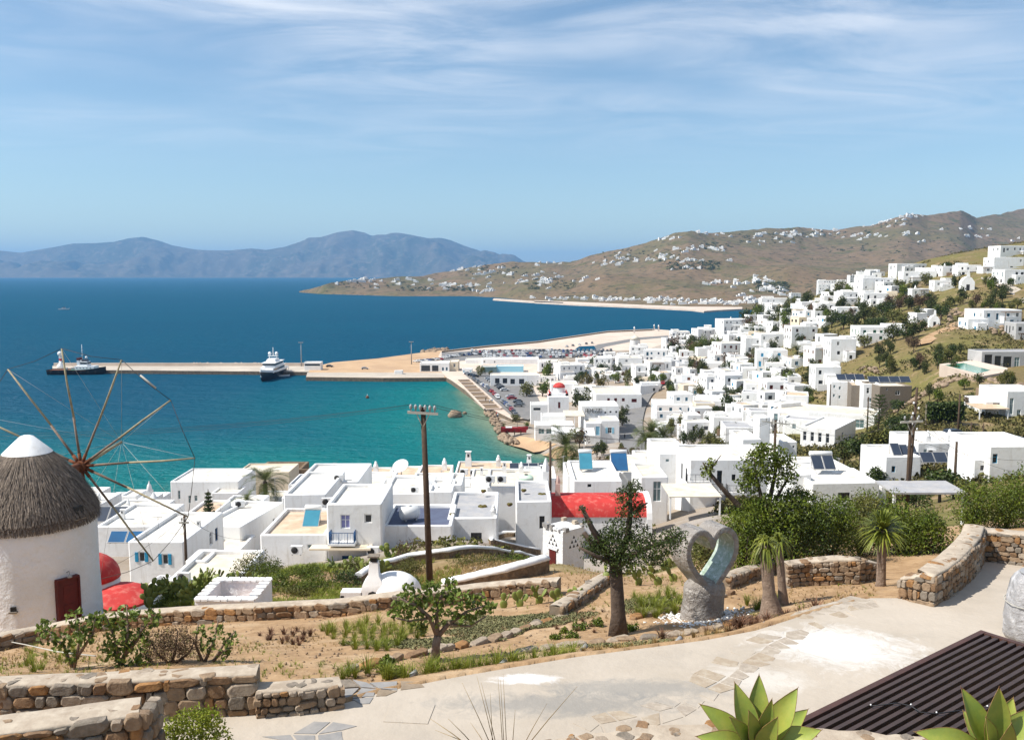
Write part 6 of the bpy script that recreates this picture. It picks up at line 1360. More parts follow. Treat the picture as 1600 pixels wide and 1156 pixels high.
    for k in range(12):
        t = math.radians(95+30*k); d = U*math.cos(t)+V_*math.sin(t); tp = hub+d*R0; tips.append(tp)
        q = Vector((rg.uniform(-.03, .03), 0, rg.uniform(-.03, .03)))
        b = MB(); m1 = hub+d*R0*.42; b.tube([hub+d*.2, m1+A*.03], [.075, .055], 7, 1); b.tube([hub+d*R0*.38+A*.07, hub+d*R0*.7+q, tp], [.056, .052, .04], 7); b.build('sail_spoke', ['sail_wood', 'bark_pale'], rt)
        b = MB(); b.tube([hub+d*.15, hub+d*.7], .09, 7); b.build('spoke_socket', 'sail_rust', rt)
    for k in range(12):
        a_, c_ = tips[k], tips[(k+1) % 12]; mid = (a_+c_)/2-Vector((0, 0, .12)); b = MB(); b.tube([a_, mid, c_], .018, 4); b.build('rim_rope', 'rope', rt)
        b = MB(); b.tube([a_, tip_b], .008, 3); b.build('stay_rope', 'rope_pale', rt)
        if k in (10,): b = MB(); b.tube([a_.lerp(c_, .3), a_.lerp(c_, .62)], .05, 5); b.build('furled_sail', 'rope_pale', rt)
M('plaster_mill', (.78, .78, .78), (.70, .69, .67), .5, .9, bump=.9, bscale=2.6, bdist=.12, c3=(.60, .57, .52), s3=1.6, lo3=.6, hi3=.85)
windmill()
# dovecote, oven, trough
def dovecote():
    p = at(879, 897, 51); rt = root('dovecote', 'small square white dovecote with triangle lattice and red door', 'dovecote', p, math.radians(40)); s = 1.75; H = 2.55
    b = MB(); b.rings([[(x*f, y*f, z) for x, y in ((0, 0), (s, 0), (s, s), (0, s))] for f, z in ((1, -.8), (1, H*.5), (.98, H))], 0, True, True, True, False); b.build('wall', 'plaster_mill', rt)
    rg = random.Random(2)
    for k in range(12):
        t = rg.random()*4; i = int(t); f = t-i; q = [(f*s, 0), (s, f*s), (s-f*s, s), (0, s-f*s)][i]; b = MB(); b.box((q[0]*.95+.04, q[1]*.95+.04, H+.06), (rg.uniform(.15, .35), rg.uniform(.15, .3), rg.uniform(.1, .32))); b.build('coping_stone', rg.choice(['plaster_mill', 'cap', 'slate']), rt)
    def tri(face, u, z, w, h_, inv=False):
        b = MB(); pts = [(-w/2, 0), (w/2, 0), (0, h_)] if not inv else [(-w/2, h_), (w/2, h_), (0, 0)]
        b.rings([[(x, y, q) for x, q in pts] for y in (-.005, .1)], 0, True, True, True, False)
        o = b.build('nest_hole', 'dark', rt, loc=(u, 0, z) if face == 'f' else (0, u, z)); o.rotation_euler = (0, 0, 0 if face == 'f' else -math.pi/2)
    for r in range(3):
        for k in range(r+1): tri('f', .9+(k-r/2)*.3, H*.78-r*.27, .2, .2)
        for k in range(r+1): tri('l', .85+(k-r/2)*.3, H*.80-r*.24, .2, .2)
    for k in range(5): tri('l', .4+k*.23, H*.5, .18, .16, True)
    b = MB(); b.box((0, .85, .75), (.10, .55, 1.05)); b.build('door', 'red_dark', rt); b = MB(); b.box((-.03, .85, 1.36), (.14, .85, .1)); b.build('lintel', 'plaster', rt)
dovecote()
def oven():
    p = at(588, 938, 38.5); p.z = max(p.z, tz1(p.x, p.y)+.15); rt = root('bread_oven', 'whitewashed outdoor bread oven with dome, chimney and arched mouth', 'oven', p)
    b = MB(); b.lathe([(1.05*math.cos(t)+.02, .15+.95*math.sin(t)) for t in np.linspace(-.25, 1.55, 9)], 22, (.75, .45, .05), sx=1.15); b.build('dome', 'plaster', rt)
    b = MB(); b.rings([[(x, y, z) for x, y in ((-.62, -.35), (.42, -.35), (.42, .7), (-.62, .7))] if i == 0 else [(-.1+(x+.1)*f, .15+(y-.15)*f, z) for x, y in ((-.62, -.35), (.42, -.35), (.42, .7), (-.62, .7))] for i, (f, z) in enumerate(((1, -.4), (1, .55), (.9, .78), (.45, 1.15), (.36, 1.75)))], 0, True, True, True, False); b.build('smoke_hood', 'plaster', rt, sharp=30)
    b = MB(); b.box((-.1, .15, 1.85), (.3, .3, .25)); b.box((-.1, .15, 2.0), (.5, .46, .06), 1); b.build('chimney_cap', ['dark', 'stone_2'], rt)
    b = MB(); b.box((-1.05, -.05, .35), (.95, .6, .28)); b.box((-1.45, -.05, .0), (.18, .6, .7)); b.box((-1.1, .2, .0), (.9, .1, .7)); b.build('side_bench', 'plaster', rt)
    for x, w_, h_ in ((-.1, .5, .55),):
        b = MB(); pts = [(-w_/2, 0), (w_/2, 0), (w_/2, h_*.6)]+[(w_/2*math.cos(t), h_*.6+h_*.4*math.sin(t)) for t in (.8, 1.57, 2.34)]+[(-w_/2, h_*.6)]
        b.rings([[(q+x, y, z) for q, z in pts] for y in (-.358, -.2)], 0, True, True, True, False); b.build('oven_mouth', 'dark', rt)
oven()
def trough():
    P = [ground(305, 962, ymin=33), ground(398, 958, ymin=33)]; a, c = P; u = (c-a); u.z = 0; L = u.length; rt = root('roofless_store', 'low roofless store with white slab rim and reddish floor', 'pit', a, math.atan2(u.y, u.x)); D = 2.6
    for (x0, x1, y0, y1) in ((0, L, 0, .3), (0, L, D-.3, D), (0, .3, .3, D-.3), (L-.3, L, .3, D-.3)): b = MB(); b.box(((x0+x1)/2, (y0+y1)/2, .1), (x1-x0, y1-y0, 1.0)); b.build('wall', 'plaster_mill', rt)
    rg = random.Random(4)
    for side in range(4):
        n = 9 if side < 2 else 6
        for k in range(n):
            q = (L*(k+.5)/n, .15) if side == 0 else (L*(k+.5)/n, D-.15) if side == 1 else (.15, D*(k+.5)/n) if side == 2 else (L-.15, D*(k+.5)/n)
            b = MB(); b.box((0, 0, 0), (.24, .42, .08) if side < 2 else (.42, .24, .08)); o = b.build('rim_slab', 'plaster', rt, loc=(*q, .66)); o.rotation_euler = (rg.uniform(-.05, .05), rg.uniform(-.05, .05), rg.uniform(-.2, .2))
    b = MB(); b.box((L/2, D/2, -.2), (L-.5, D-.5, .2)); b.build('floor', 'plaster_pink', rt)
trough()
# the wrapped heart
def heart():
    M('wrap', (.33, .295, .26), (.23, .20, .175), 3, .35, c3=(.46, .43, .39), s3=6, lo3=.52, hi3=.75, spec=.5, bump=1.0, bscale=9, bdist=.12)
    M('heart_mosaic', (.38, .44, .38), (.24, .31, .22), 5, .18, c3=(.62, .66, .64), s3=8, lo3=.5, hi3=.7, spec=.6, bump=.5, bscale=8, bdist=.05)
    p = ground(1098, 966); rt = root('heart_sculpture', 'plastic-wrapped heart-shaped ring sculpture on a rough block base', 'sculpture', (p.x, p.y, p.z), math.radians(24))
    n = 44; out = []
    for k in range(n):
        t = 2*math.pi*k/n; x = 16*math.sin(t)**3; y = 13*math.cos(t)-5*math.cos(2*t)-2*math.cos(3*t)-math.cos(4*t); out.append((x/17*.86, 1.86+y/17*1.13))
    def ring_pts(off):
        r = []
        for k in range(n):
            a, c = Vector(out[k-1]), Vector(out[(k+1) % n]); d = (c-a).normalized(); nn = Vector((-d.y, d.x))
            r.append((out[k][0]+nn.x*off, out[k][1]+nn.y*off))
        return r
    o_, i_ = ring_pts(.085), ring_pts(-.075); dp = .40; rg = random.Random(6)
    b = MB(); rows = [[(x, -dp, z) for x, z in i_], [(x, -dp-.03, z) for x, z in ring_pts(0)], [(x, -dp, z) for x, z in o_], [(x+rg.uniform(-.02, .02), 0, z+rg.uniform(-.02, .02)) for x, z in o_], [(x, dp, z) for x, z in o_], [(x, dp, z) for x, z in i_]]
    b.rings(rows, 0, True, False, False, True); b.build('heart_band', 'wrap', rt, sharp=50)
    b = MB(); b.rings([[(x, dp, z) for x, z in ring_pts(-.077)], [(x, -dp, z) for x, z in ring_pts(-.077)]], 0, True, False, False, True); b.build('inner_lining', 'heart_mosaic', rt, sharp=50)
    b = MB(); rs = []
    for z, r_ in ((-.3, .66), (.05, .62), (.3, .59), (.6, .57), (.85, .60), (1.05, .56), (1.14, .46), (1.18, .3)):
        rs.append([((r_*1.05+.05*math.sin(3*a_+z*4))*math.cos(a_), (r_*.85+.05*math.cos(2*a_+z*3))*math.sin(a_), z+.03*math.sin(5*a_)) for a_ in np.linspace(0, 2*math.pi, 19)[:-1]])
    b.rings(rs, 0, True, True, True, True); b.build('base_block', 'wrap', rt)
    b = MB(); rg = random.Random(5)
    for k in range(420):
        a_ = rg.random()*6.28; r_ = .55+abs(rg.gauss(0, .35)); x, y = r_*math.cos(a_)*1.15, r_*math.sin(a_)
        w = rt.matrix_world if False else Matrix.Rotation(math.radians(24), 4, 'Z') @ Vector((x, y, 0)); z = tz1(p.x+w.x, p.y+w.y)+.02
        s = rg.uniform(.025, .055); b.sphere((p.x+w.x, p.y+w.y, z), s, 5, 3, 0, .7, .2, None, rg)
    stuff(b.build('white_pebbles', 'lime'), 'white pebbles strewn round the foot of the heart sculpture', 'pebbles')
heart()
# slatted pergola, terrace wall
def pergola():
    M('slat', (.060, .038, .030), (.045, .029, .023), 4, .45, spec=.35); M('slat_edge', (.085, .042, .032), (.06, .033, .026), 4, .5)
    z = 51.2; a = atz(1240, 1131, z); c = atz(1537, 985, z); u = (c-a).normalized(); v = Vector((u.y, -u.x, 0)); a2 = a-u*1.6; L = (c-a2).length; Wd = 4.2
    rt = root('slatted_pergola', 'dark brown slatted pergola roof below the terrace', 'pergola', (a2.x, a2.y, 48.55), math.atan2(u.y, u.x)); h_ = z-48.55
    for y, nm in ((0, 'edge_beam'), (-Wd, 'edge_beam')): b = MB(); b.box((L/2, y, h_-.1), (L, .09, .2)); b.build(nm, 'slat_edge', rt)
    for x in (.045, L-.045): b = MB(); b.box((x, -Wd/2, h_-.1), (.09, Wd-.1, .198)); b.build('end_beam', 'slat_edge', rt)
    n = int(Wd/.125); b = MB(); b.box((0, 0, 0), (L-.19, .062, .15)); me = b.mesh('slat', ['slat'])
    for k in range(1, n): link('slat', me, rt, (L/2, -k*Wd/n, h_-.085), 0)
    for x, y in ((.1, -.1), (L-.1, -.1), (L-.1, -Wd+.1), (.1, -Wd+.1)): b = MB(); b.box((x, y, (h_-.2)/2), (.12, .12, h_-.2)); b.build('post', 'slat_edge', rt)
    # string of lights lying over it
    pts = [Vector((L*.42+.2*math.sin(k*1.3)+k*.17, -.35-k*.16, h_+.02)) for k in range(20)]; r2 = root('string_lights', 'thin black cable with tiny clear bulbs lying across the pergola', 'string lights', (a2.x, a2.y, 48.55), math.atan2(u.y, u.x))
    b = MB(); b.tube(pts, .008, 4); b.build('cable', 'black_iron', r2)
    for k in range(0, 20, 2): b = MB(); b.sphere((0, 0, 0), .012, 8, 5); b.build('bulb', 'white_paint', r2, loc=pts[k]+Vector((0, 0, .02)))
pergola()
def terrace():
    M('terrace_soil', (.25, .17, .10), (.18, .12, .07), 6, .95)
    edge = [(820, 1163), (870, 1155), (915, 1147), (960, 1141), (1020, 1134), (1080, 1129), (1150, 1128), (1240, 1132), (1330, 1141), (1400, 1148), (1460, 1154), (1560, 1170), (1700, 1190)]
    P = [atz(a, c, 52.8) for a, c in edge]; rg = random.Random(2); Q = []
    for i in range(len(P)-1): Q += [P[i].lerp(P[i+1], k/4)+Vector((0, rg.uniform(-.03, .03), 0)) for k in range(4)]
    poly = [(q.x, q.y) for q in Q]+[(6.5, 5.2), (-.6, 5.2)]
    rt = root('terrace_wall', 'mortared stone terrace wall top at the lower right behind the agaves', 'wall', (Q[0].x, Q[0].y, 48.5))
    b = MB(); b.prism([(x-Q[0].x, y-Q[0].y) for x, y in poly], 0, 4.28); b.build('wall_body', 'mortar', rt)
    b = MB(); b.prism([(x-Q[0].x, y-Q[0].y-.02) for x, y in poly], 4.28, 4.31); b.build('cap_mortar', 'cap', rt)
    for k in range(70):
        i = rg.randrange(len(Q)-1); q = Q[i]; w_ = rg.uniform(.06, .2); o = link('stone', rand_stone(rg, (2, 4, 2, 1, 4)), rt, (q.x-Q[0].x, q.y-Q[0].y-rg.uniform(-.02, .5), 4.298), 0, (w_, .035, w_*.8)); o.rotation_euler = (-math.pi/2, 0, rg.random()*6)
    b = MB(); b.prism([(-.6, 6.9), (6.6, 6.7), (6.6, 2), (-.6, 2)], 48.6, 53.1); structure(b.build('terrace_ground', 'terrace_soil'))
terrace()
# wrapped furniture at the right edge
def wrapped():
    M('clear_wrap', (.36, .35, .35), (.27, .26, .26), 2.5, .3, c3=(.55, .54, .54), s3=4, lo3=.52, hi3=.7, spec=.6, bump=.9, bscale=5, bdist=.1)
    p = pick_path(1618, 998); rt = root('covered_planter', 'tall object wrapped in grey plastic sheet at the right edge of the driveway', 'wrapped object', p)
    b = MB(); rs = []
    for z, r_ in ((0, .60), (.12, .68), (.5, .70), (1.0, .66), (1.35, .60), (1.5, .52), (1.58, .44)):
        rs.append([((r_+.05*math.sin(5*a_+z*2)+.03*math.sin(11*a_))*math.cos(a_), (r_*.8+.04*math.cos(4*a_+z*3))*math.sin(a_), z) for a_ in np.linspace(0, 2*math.pi, 25)[:-1]])
    b.rings(rs, 0, True, True, True, True); b.build('plastic_sheet', 'clear_wrap', rt)
    b = MB(); b.lathe([(.60, .0), (.60, .03)], 16, (0, 0, 1.585), sx=.7, sy=.6); b.build('top_board', 'metal_grey', rt)
    b = MB(); b.tube([(.72*math.cos(a_), .62*math.sin(a_), .9+.02*math.sin(3*a_)) for a_ in np.linspace(0, 2*math.pi, 20)], .012, 4); b.build('tie_string', 'rope_pale', rt)
wrapped()
# small lamps set into the wall and the beds
for i, (px, py) in enumerate(((263, 1108), (371, 1102), (478, 1096))):
    p = pick_path(px, py); rt = root('wall_lamp', '%s dark box lamp set at the foot of the left stone walls' % ('leftmost', 'middle', 'rightmost')[i], 'lamp', (p.x, p.y+.02, p.z+.05)); b = MB(); b.box((0, 0, .13), (.17, .12, .26)); b.build('housing', 'metal_grey', rt); b = MB(); b.box((0, -.065, .15), (.11, .02, .1)); b.build('lens', 'dark', rt)
for i, (px, py, lab) in enumerate([(645, 1062, 'small garden spotlight under the fig tree, leftmost in the bed'), (785, 1045, 'small garden spotlight in the bed right of the fig tree'), (912, 1020, 'small garden spotlight among the dry tufts'), (1060, 1008, 'small garden spotlight in front of the pruned tree'), (1192, 985, 'small garden spotlight by the thick palm trunk')]):
    p = ground(px, py); rt = root('garden_spotlight', lab, 'spotlight', p, .6); b = MB(); b.tube([(0, 0, -.05), (0, 0, .1)], .015, 5); b.build('spike', 'metal_grey', rt); b = MB(); b.tube([(-.08, 0, .1), (.1, .02, .16)], [.05, .06], 10); b.build('lamp_body', 'metal_grey', rt)
# utility poles and wires
def pole(label, px, ytop, Y, base=None, lean=0, r=.15, arm=None, n_ins=6, arm_y=None, tilt=0, zb=None):
    t = at(px, ytop, Y); X0 = t.x-lean; zb = tz1(X0, Y)-.3 if zb is None else zb; rt = root('utility_pole', label, 'utility pole', (X0, Y, zb)); T_ = t-Vector((X0, Y, zb))
    b = MB(); b.tube([(0, 0, 0), T_*.5, T_], [r*1.15, r, r*.8], 10); b.build('pole', 'pole_wood', rt)
    if arm:
        za = T_.z-(.35 if arm_y is None else arm_y); ca, sa = math.cos(tilt), math.sin(tilt); c = Vector((T_.x, -.16, za))
        b = MB(); b.box(tuple(c), (arm, .12, .13), 0, 0, Matrix.Rotation(tilt, 3, 'Y')); b.build('cross_arm', 'rope_pale', rt)
        b = MB(); [b.tube([c+Vector((s*arm*.22, 0, -s*arm*.22*math.tan(tilt))), Vector((T_.x, -.1, za-.75))], .03, 4) for s in (-1, 1)]; b.build('brace', 'rope_pale', rt)
        for k in range(n_ins):
            f = (k+.5)/n_ins-.5; x = arm*(.94 if n_ins > 2 else .8)*f; q = c+Vector((x*ca, 0, -x*sa+.06)); b = MB(); b.lathe([(.03, 0), (.035, .12), (.09, .14), (.06, .2), (.09, .24), (.06, .3), (.03, .36)], 8); b.build('insulator', 'metal_grey', rt, loc=q)
    return rt, Vector((X0, Y, zb))+T_
pl, t1 = pole('tall brown wooden power pole with six insulators in the middle of the view', 661, 636, 45, lean=-.28, r=.155, arm=1.55, tilt=.06, arm_y=.28)
pa, t2 = pole('wooden power pole with tilted cross arm, left of the twin poles', 1423, 656, 60, r=.115, arm=1.5, n_ins=3, tilt=-.05, arm_y=.1)
pb, t3 = pole('taller bare wooden pole with white insulators, right of the twin poles', 1433, 606, 61, r=.105, lean=.35)
for k in range(9): b = MB(); b.lathe([(.05, -.08), (.08, 0), (.05, .08)], 8); b.build('insulator', 'metal_white', pb, loc=Vector((.18 if k % 2 else -.18, -.1, 0))+(t3-pb.location)*(.62+.035*k))
p3, t4 = pole('wooden pole with long dark cross arm before the white chimney slab', 1212, 656, 98, r=.17, arm=3.1, n_ins=4, tilt=.12, arm_y=.3)
p4, t5 = pole('thin brown pole beside the round bush on the right', 1495, 690, 84, r=.13)
p5, t6 = pole('slender pole standing on the upper road above the black car', 1500, 616, 141, r=.16)
pole('dark pole rising beside the big palm at the bay', 860, 690, 132, r=.2)
p7, t7 = pole('dark post beside the turquoise shuttered house', 288, 806, 71, r=.12, arm=.8, n_ins=2, tilt=0, arm_y=.5)
pole('lamp post with bent head left of the palms by the road', 988, 700, 150, r=.12)
pole('slim pole among the bushes right of the hotel', 1357, 620, 190, r=.16); pole('slim pole left of the brown apartment block', 1298, 600, 226, r=.16); pole('slim pole over the hedge terrace, left', 1518, 660, 138, r=.12); pole('slim pole over the hedge terrace, right', 1537, 662, 138, r=.12)
def wire(label, a, c, sag, r=.014, grp='power lines', m='rope'):
    P = []
    for k in range(17): t = k/16; q = a.lerp(c, t); P.append(q-Vector((0, 0, 4*sag*t*(1-t))))
    b = MB(); b.tube(P, r, 4); o = b.build('power_line', m); tag(o, label, 'power line', grp)
for k, dx in enumerate((-.65, -.4, .4)): wire('thin power line sagging left from the tall pole across the bay', t1+Vector((dx, -.16, .15)), at(-260, 668+6*k, 52)+Vector((0, 0, 0)), .8, .010)
for k, dx in enumerate((.0, .5)): wire('power line running from the tall pole to the pole by the chimney slab', t1+Vector((dx, -.16, .15)), t4+Vector((dx, 0, .2)), 2.2, .014)
for k in range(2): wire('power line from the chimney slab pole to the twin poles', t4+Vector((.8*k, 0, .1)), t2+Vector((.3*k, 0, .1)), 1.5, .014)
for k, (q, s) in enumerate(((t5, .8), (at(1640, 745, 70), .9), (at(1640, 716, 80), .7))): wire('power line fanning right from the twin poles', t3.lerp(t2, .5+.3*k)+Vector((0, 0, -.5*k)), q, s, .014)
wire('dark cable from the shutter house post down to the left', t7, at(140, 900, 60), .5, .012); wire('dark cable from the shutter house post to the long white house', t7, at(400, 838, 86), .9, .012)
# roof furniture
for px, py, Y, lab, s in ((583, 868, 74.2, 'cooling unit on the ledge beside the blue balcony house', 1.2), (766, 754, 104, 'left of two cooling fans side by side on the cream roof', 1.3), (784, 754, 104, 'right of two cooling fans side by side on the cream roof', 1.3), (529, 752, 100, 'cooling unit on the tall white house by the sea', 1.2), (511, 790, 86, 'cooling unit on the back corner of the balcony house', 1.2), (375, 793, 96, 'cooling unit on the rim of the long low white house', 1.2), (340, 864, 82, 'cooling unit beside the flat cream roof', 1.2), (288, 908, 61.8, 'cooling unit on the front edge of the cream house', 1.0), (464, 866, 75.8, 'cooling unit hung on the left wing of the balcony house', 1.2), (240, 834, 80, 'cooling unit behind the shutter house', 1.1), (680, 753, 130, 'cooling unit on the terracotta terraces', 1.6), (725, 742, 150, 'leftmost cooling unit on the tan terrace', 1.6), (741, 743, 150, 'cooling unit by the tall chimney of the tan terrace', 1.6), (648, 770, 101, 'cooling unit behind the leaning pole', 1.1), (1455, 712, 115.8, 'round fan unit left of the vents on the white house beyond the bush', 1.3), (1512, 712, 115.8, 'round fan unit right of the vents on the white house beyond the bush', 1.3)):
    ac_unit(px, py, Y, lab, HR.uniform(-.2, .2), s)
solar_heater(484, 829, 80, 'tilted teal solar heater with white tank on the tan roof of the balcony house', 1.5, 1, L=2.1)
solar_heater(916, 735, 112, 'left teal solar heater behind the red chapel', 1.7, 1, L=2.6); solar_heater(969, 737, 116, 'right bright blue solar heater behind the red chapel', 2.2, 1, 'solar_blue', L=2.9); solar_heater(950, 738, 116, 'low dark solar sheet between the two heaters behind the chapel', 1.6, 1, 'solar_dark', False, L=1.2)
solar_heater(1289, 735, 93, 'pair of black solar panels with tank on the cream-roofed house', 1.15, 2, 'solar_dark', L=1.8); solar_heater(182, 817, 96, 'dark glass solar panels left of the planter fence', 2.2, 3, 'solar_dark', False, L=2.0, gap=.05); solar_heater(195, 850, 76, 'blue solar sheets lying beside the shutter house', 1.5, 2, 'solar_blue', False, L=1.2)
for k in range(3): solar_heater(1403+13*k, 713+2*k, 110+.4*k, '%s of the row of tilted dark panels beyond the round bush' % ('first', 'second', 'third')[k], 1.1, 1, 'solar_dark', False, L=1.9)
solar_heater(1462, 724, 110, 'wide grey-blue panel field at the foot of the white wall beyond the bush', 1.6, 4, 'solar_dark', False, L=1.6)
solar_heater(826, 737, 152, 'row of dark solar sheets on the white roof by the bay', 1.6, 4, 'solar_dark', False, L=1.7); solar_heater(1330, 594, 236, 'left dark solar array on the stone apartment block', 2.4, 3, 'solar_dark', False, L=2.0); solar_heater(1391, 598, 224, 'right dark solar array on the stone apartment block', 2.6, 4, 'solar_dark', False, L=2.0)
dish(627, 744, 156, 1.5, 'large white satellite dish on the terracotta terrace by the bay'); dish(672, 775, 97, .9, 'pale satellite dish behind the leaning pole', az=.5)
dish(196, 812, 100, .8, 'white satellite dish behind the solar panels by the windmill', az=-.3)
def tank(px, py, Y, r, L, label, horiz=True, m='metal_white'):
    p = at(px, py, Y); rt = root('water_tank', label, 'water tank', p); b = MB()
    if horiz: b.tube([(-L/2, 0, r), (-L/2+.12, 0, r), (L/2-.12, 0, r), (L/2, 0, r)], [r*.75, r, r, r*.75], 18); b.build('drum', m, rt); rt.rotation_euler = (0, 0, .5); b = MB(); [b.box((x, 0, .05), (.15, r*1.4, .25)) for x in (-L*.3, L*.3)]; b.build('cradle', 'metal_grey', rt); b = MB(); b.lathe([(.16, 0), (.16, .1)], 10, (0, 0, 2*r)); b.build('lid', m, rt)
    else: b.lathe([(r, 0), (r, L*.85), (r*.8, L*.95), (r*.2, L)], 18); b.build('drum', m, rt, sharp=40); b = MB(); b.lathe([(.2, L), (.2, L+.08)], 10); b.build('lid', 'dark', rt)
tank(640, 811, 79.5, .62, 1.7, 'white drum water tank lying on the dark blue terrace'); 
M('tank_green', (.50, .62, .50), None, rough=.5); tank(822, 766, 100, .85, 1.8, 'pale green upright water tank on the white terrace', False, 'tank_green')
# potted round cacti and balls on the roofs
for i, (px, py, Y, lab) in enumerate([(753, 796, 85, 'round yellow cactus in the middle of the slate grey roof'), (846, 777, 90, 'round yellow cactus on the roof left of the chapel gable'), (706, 806, 81, 'small yellow cactus on the front corner of the grey roof'), (796, 790, 84, 'small yellow cactus on the right rim of the grey roof'), (818, 768, 90, 'small yellow cactus on the back corner of the second grey roof'), (755, 769, 89, 'small yellow cactus on the far corner of the grey roof')]):
    p = at(px, py, Y); rt = root('roof_cactus', lab, 'cactus', p); s = .28 if i < 2 else .17
    b = MB(); [b.sphere((dx, dy, s*.8), s, 8, 6, 0, .85, .08) for dx, dy in ((0, 0), (s*.9, .1), (-s*.5, s*.6))]; b.build('cactus_body', 'leaf_gold', rt); b = MB(); b.lathe([(s*.9, -.02), (s*1.1, s*.3)], 10); b.build('pot', 'sail_rust', rt)
# planter fence by the sea
p0, p1 = at(176, 812, 112), at(284, 812, 112); rt = root('terrace_fence', 'white terrace fence hung with round potted bushes', 'fence', p0); L = (p1-p0).length
for k in range(20): b = MB(); b.box((L*k/19, 0, .3), (.14, .08, 1.1)); b.build('picket', 'white_paint', rt)
for z in (.25, .8): b = MB(); b.box((L/2, .05, z), (L, .05, .08)); b.build('rail', 'white_paint', rt)
b = MB(); b.box((L/2, .25, -.6), (L, .3, 1.3)); b.build('parapet', 'plaster', rt)
for i, (px, py) in enumerate(((222, 805), (229, 815), (253, 817), (274, 808), (150, 806))):
    q = at(px, py, 104); rt = root('potted_bush', 'round green bush in a pale hanging pot by the terrace fence', 'potted plant', q, 0, 'potted bushes by the terrace fence'); b = MB(); b.lathe([(.1, -.75), (.28, -.1), (.3, 0)], 10); b.build('pot', 'plaster_cream', rt); b = MB(); b.sphere((0, 0, .22), .36, 10, 7, 0, .8, .15); b.build('foliage', 'leaf_mid', rt)
# foliage kit
PRN = np.random.default_rng(17)
def rand_dirs(n, rg=PRN):
    v = rg.normal(size=(n, 3)); return v/np.linalg.norm(v, axis=1)[:, None]
def leaf_quads(C, size, rg=PRN, aspect=.5, updn=None, cup=.15):
    n = len(C); d = rand_dirs(n, rg) if updn is None else updn+rand_dirs(n, rg)*.6; d /= np.linalg.norm(d, axis=1)[:, None]
    e = rand_dirs(n, rg); s = np.cross(d, e); s /= np.linalg.norm(s, axis=1)[:, None]+1e-9; nn = np.cross(d, s)
    L = (size*rg.uniform(.6, 1.25, n))[:, None]; w = L*aspect
    p0 = C-d*L*.5; p2 = C+d*L*.5; p1 = C+s*w*.5+nn*L*cup; p3 = C-s*w*.5+nn*L*cup
    return np.stack([p0, p1, p2, p3], 1).reshape(-1, 3)
def clump_pts(clumps, rg=PRN, shell=.55):
    out = []
    for (c, r, n) in clumps:
        r = np.array(r if hasattr(r, '__len__') else (r, r, r), float); d = rand_dirs(n, rg); q = rg.random(n)**(1/3); q = q*(1-shell)+shell*np.sqrt(q)
        # knobbly: shift radius by low noise of direction
        k = 1+.22*np.sin(d[:, 0]*5+c[0])*np.sin(d[:, 1]*4+c[1]*3)+.16*np.sin(d[:, 2]*7+c[2]*2)
        out.append(np.array(c)+d*(q*k)[:, None]*r)
    return np.concatenate(out)
def foliage(name, clumps, size, mat, parent=None, loc=None, aspect=.5, shell=.5, updn=None, rg=PRN):
    P = clump_pts(clumps, rg, shell); V = leaf_quads(P, size, rg, aspect, updn); Fq = np.arange(len(V)).reshape(-1, 4)
    return link(name, np_mesh(name, V, Fq, [mat] if isinstance(mat, str) else mat), parent, loc)
def blades(base, n_each, h, lean, w, rg=PRN, curve=.35):
    k = len(base); B_ = np.repeat(base, n_each, 0); n = len(B_); a = rg.random(n)*2*np.pi; ln = rg.random(n)*lean; H = (h*rg.uniform(.55, 1.15, n)) if np.isscalar(h) else np.repeat(h, n_each)*rg.uniform(.55, 1.15, n)
    d = np.stack([np.cos(a), np.sin(a), np.zeros(n)], -1); s = np.stack([-np.sin(a), np.cos(a), np.zeros(n)], -1)*w/2
    r0 = B_+d*(rg.random(n)*H*.18)[:, None]; m = r0+d*(ln*H*.4)[:, None]+np.array([0, 0, 1])*(H*.6)[:, None]; t = r0+d*(ln*H*(.8+curve))[:, None]+np.array([0, 0, 1])*(H*(1-.25*ln))[:, None]
    V = np.stack([r0-s, r0+s, m+s*.8, m-s*.8, t+s*.15, t-s*.15], 1).reshape(-1, 3); i = np.arange(n)[:, None]*6
    Fq = np.concatenate([i+np.array([0, 1, 2, 3]), i+np.array([3, 2, 4, 5])]); return V, Fq
def branch(b, pts, r0, r1, n=7, rg=random): 
    k = len(pts); b.tube(pts, [r0+(r1-r0)*i/(k-1) for i in range(k)], n)
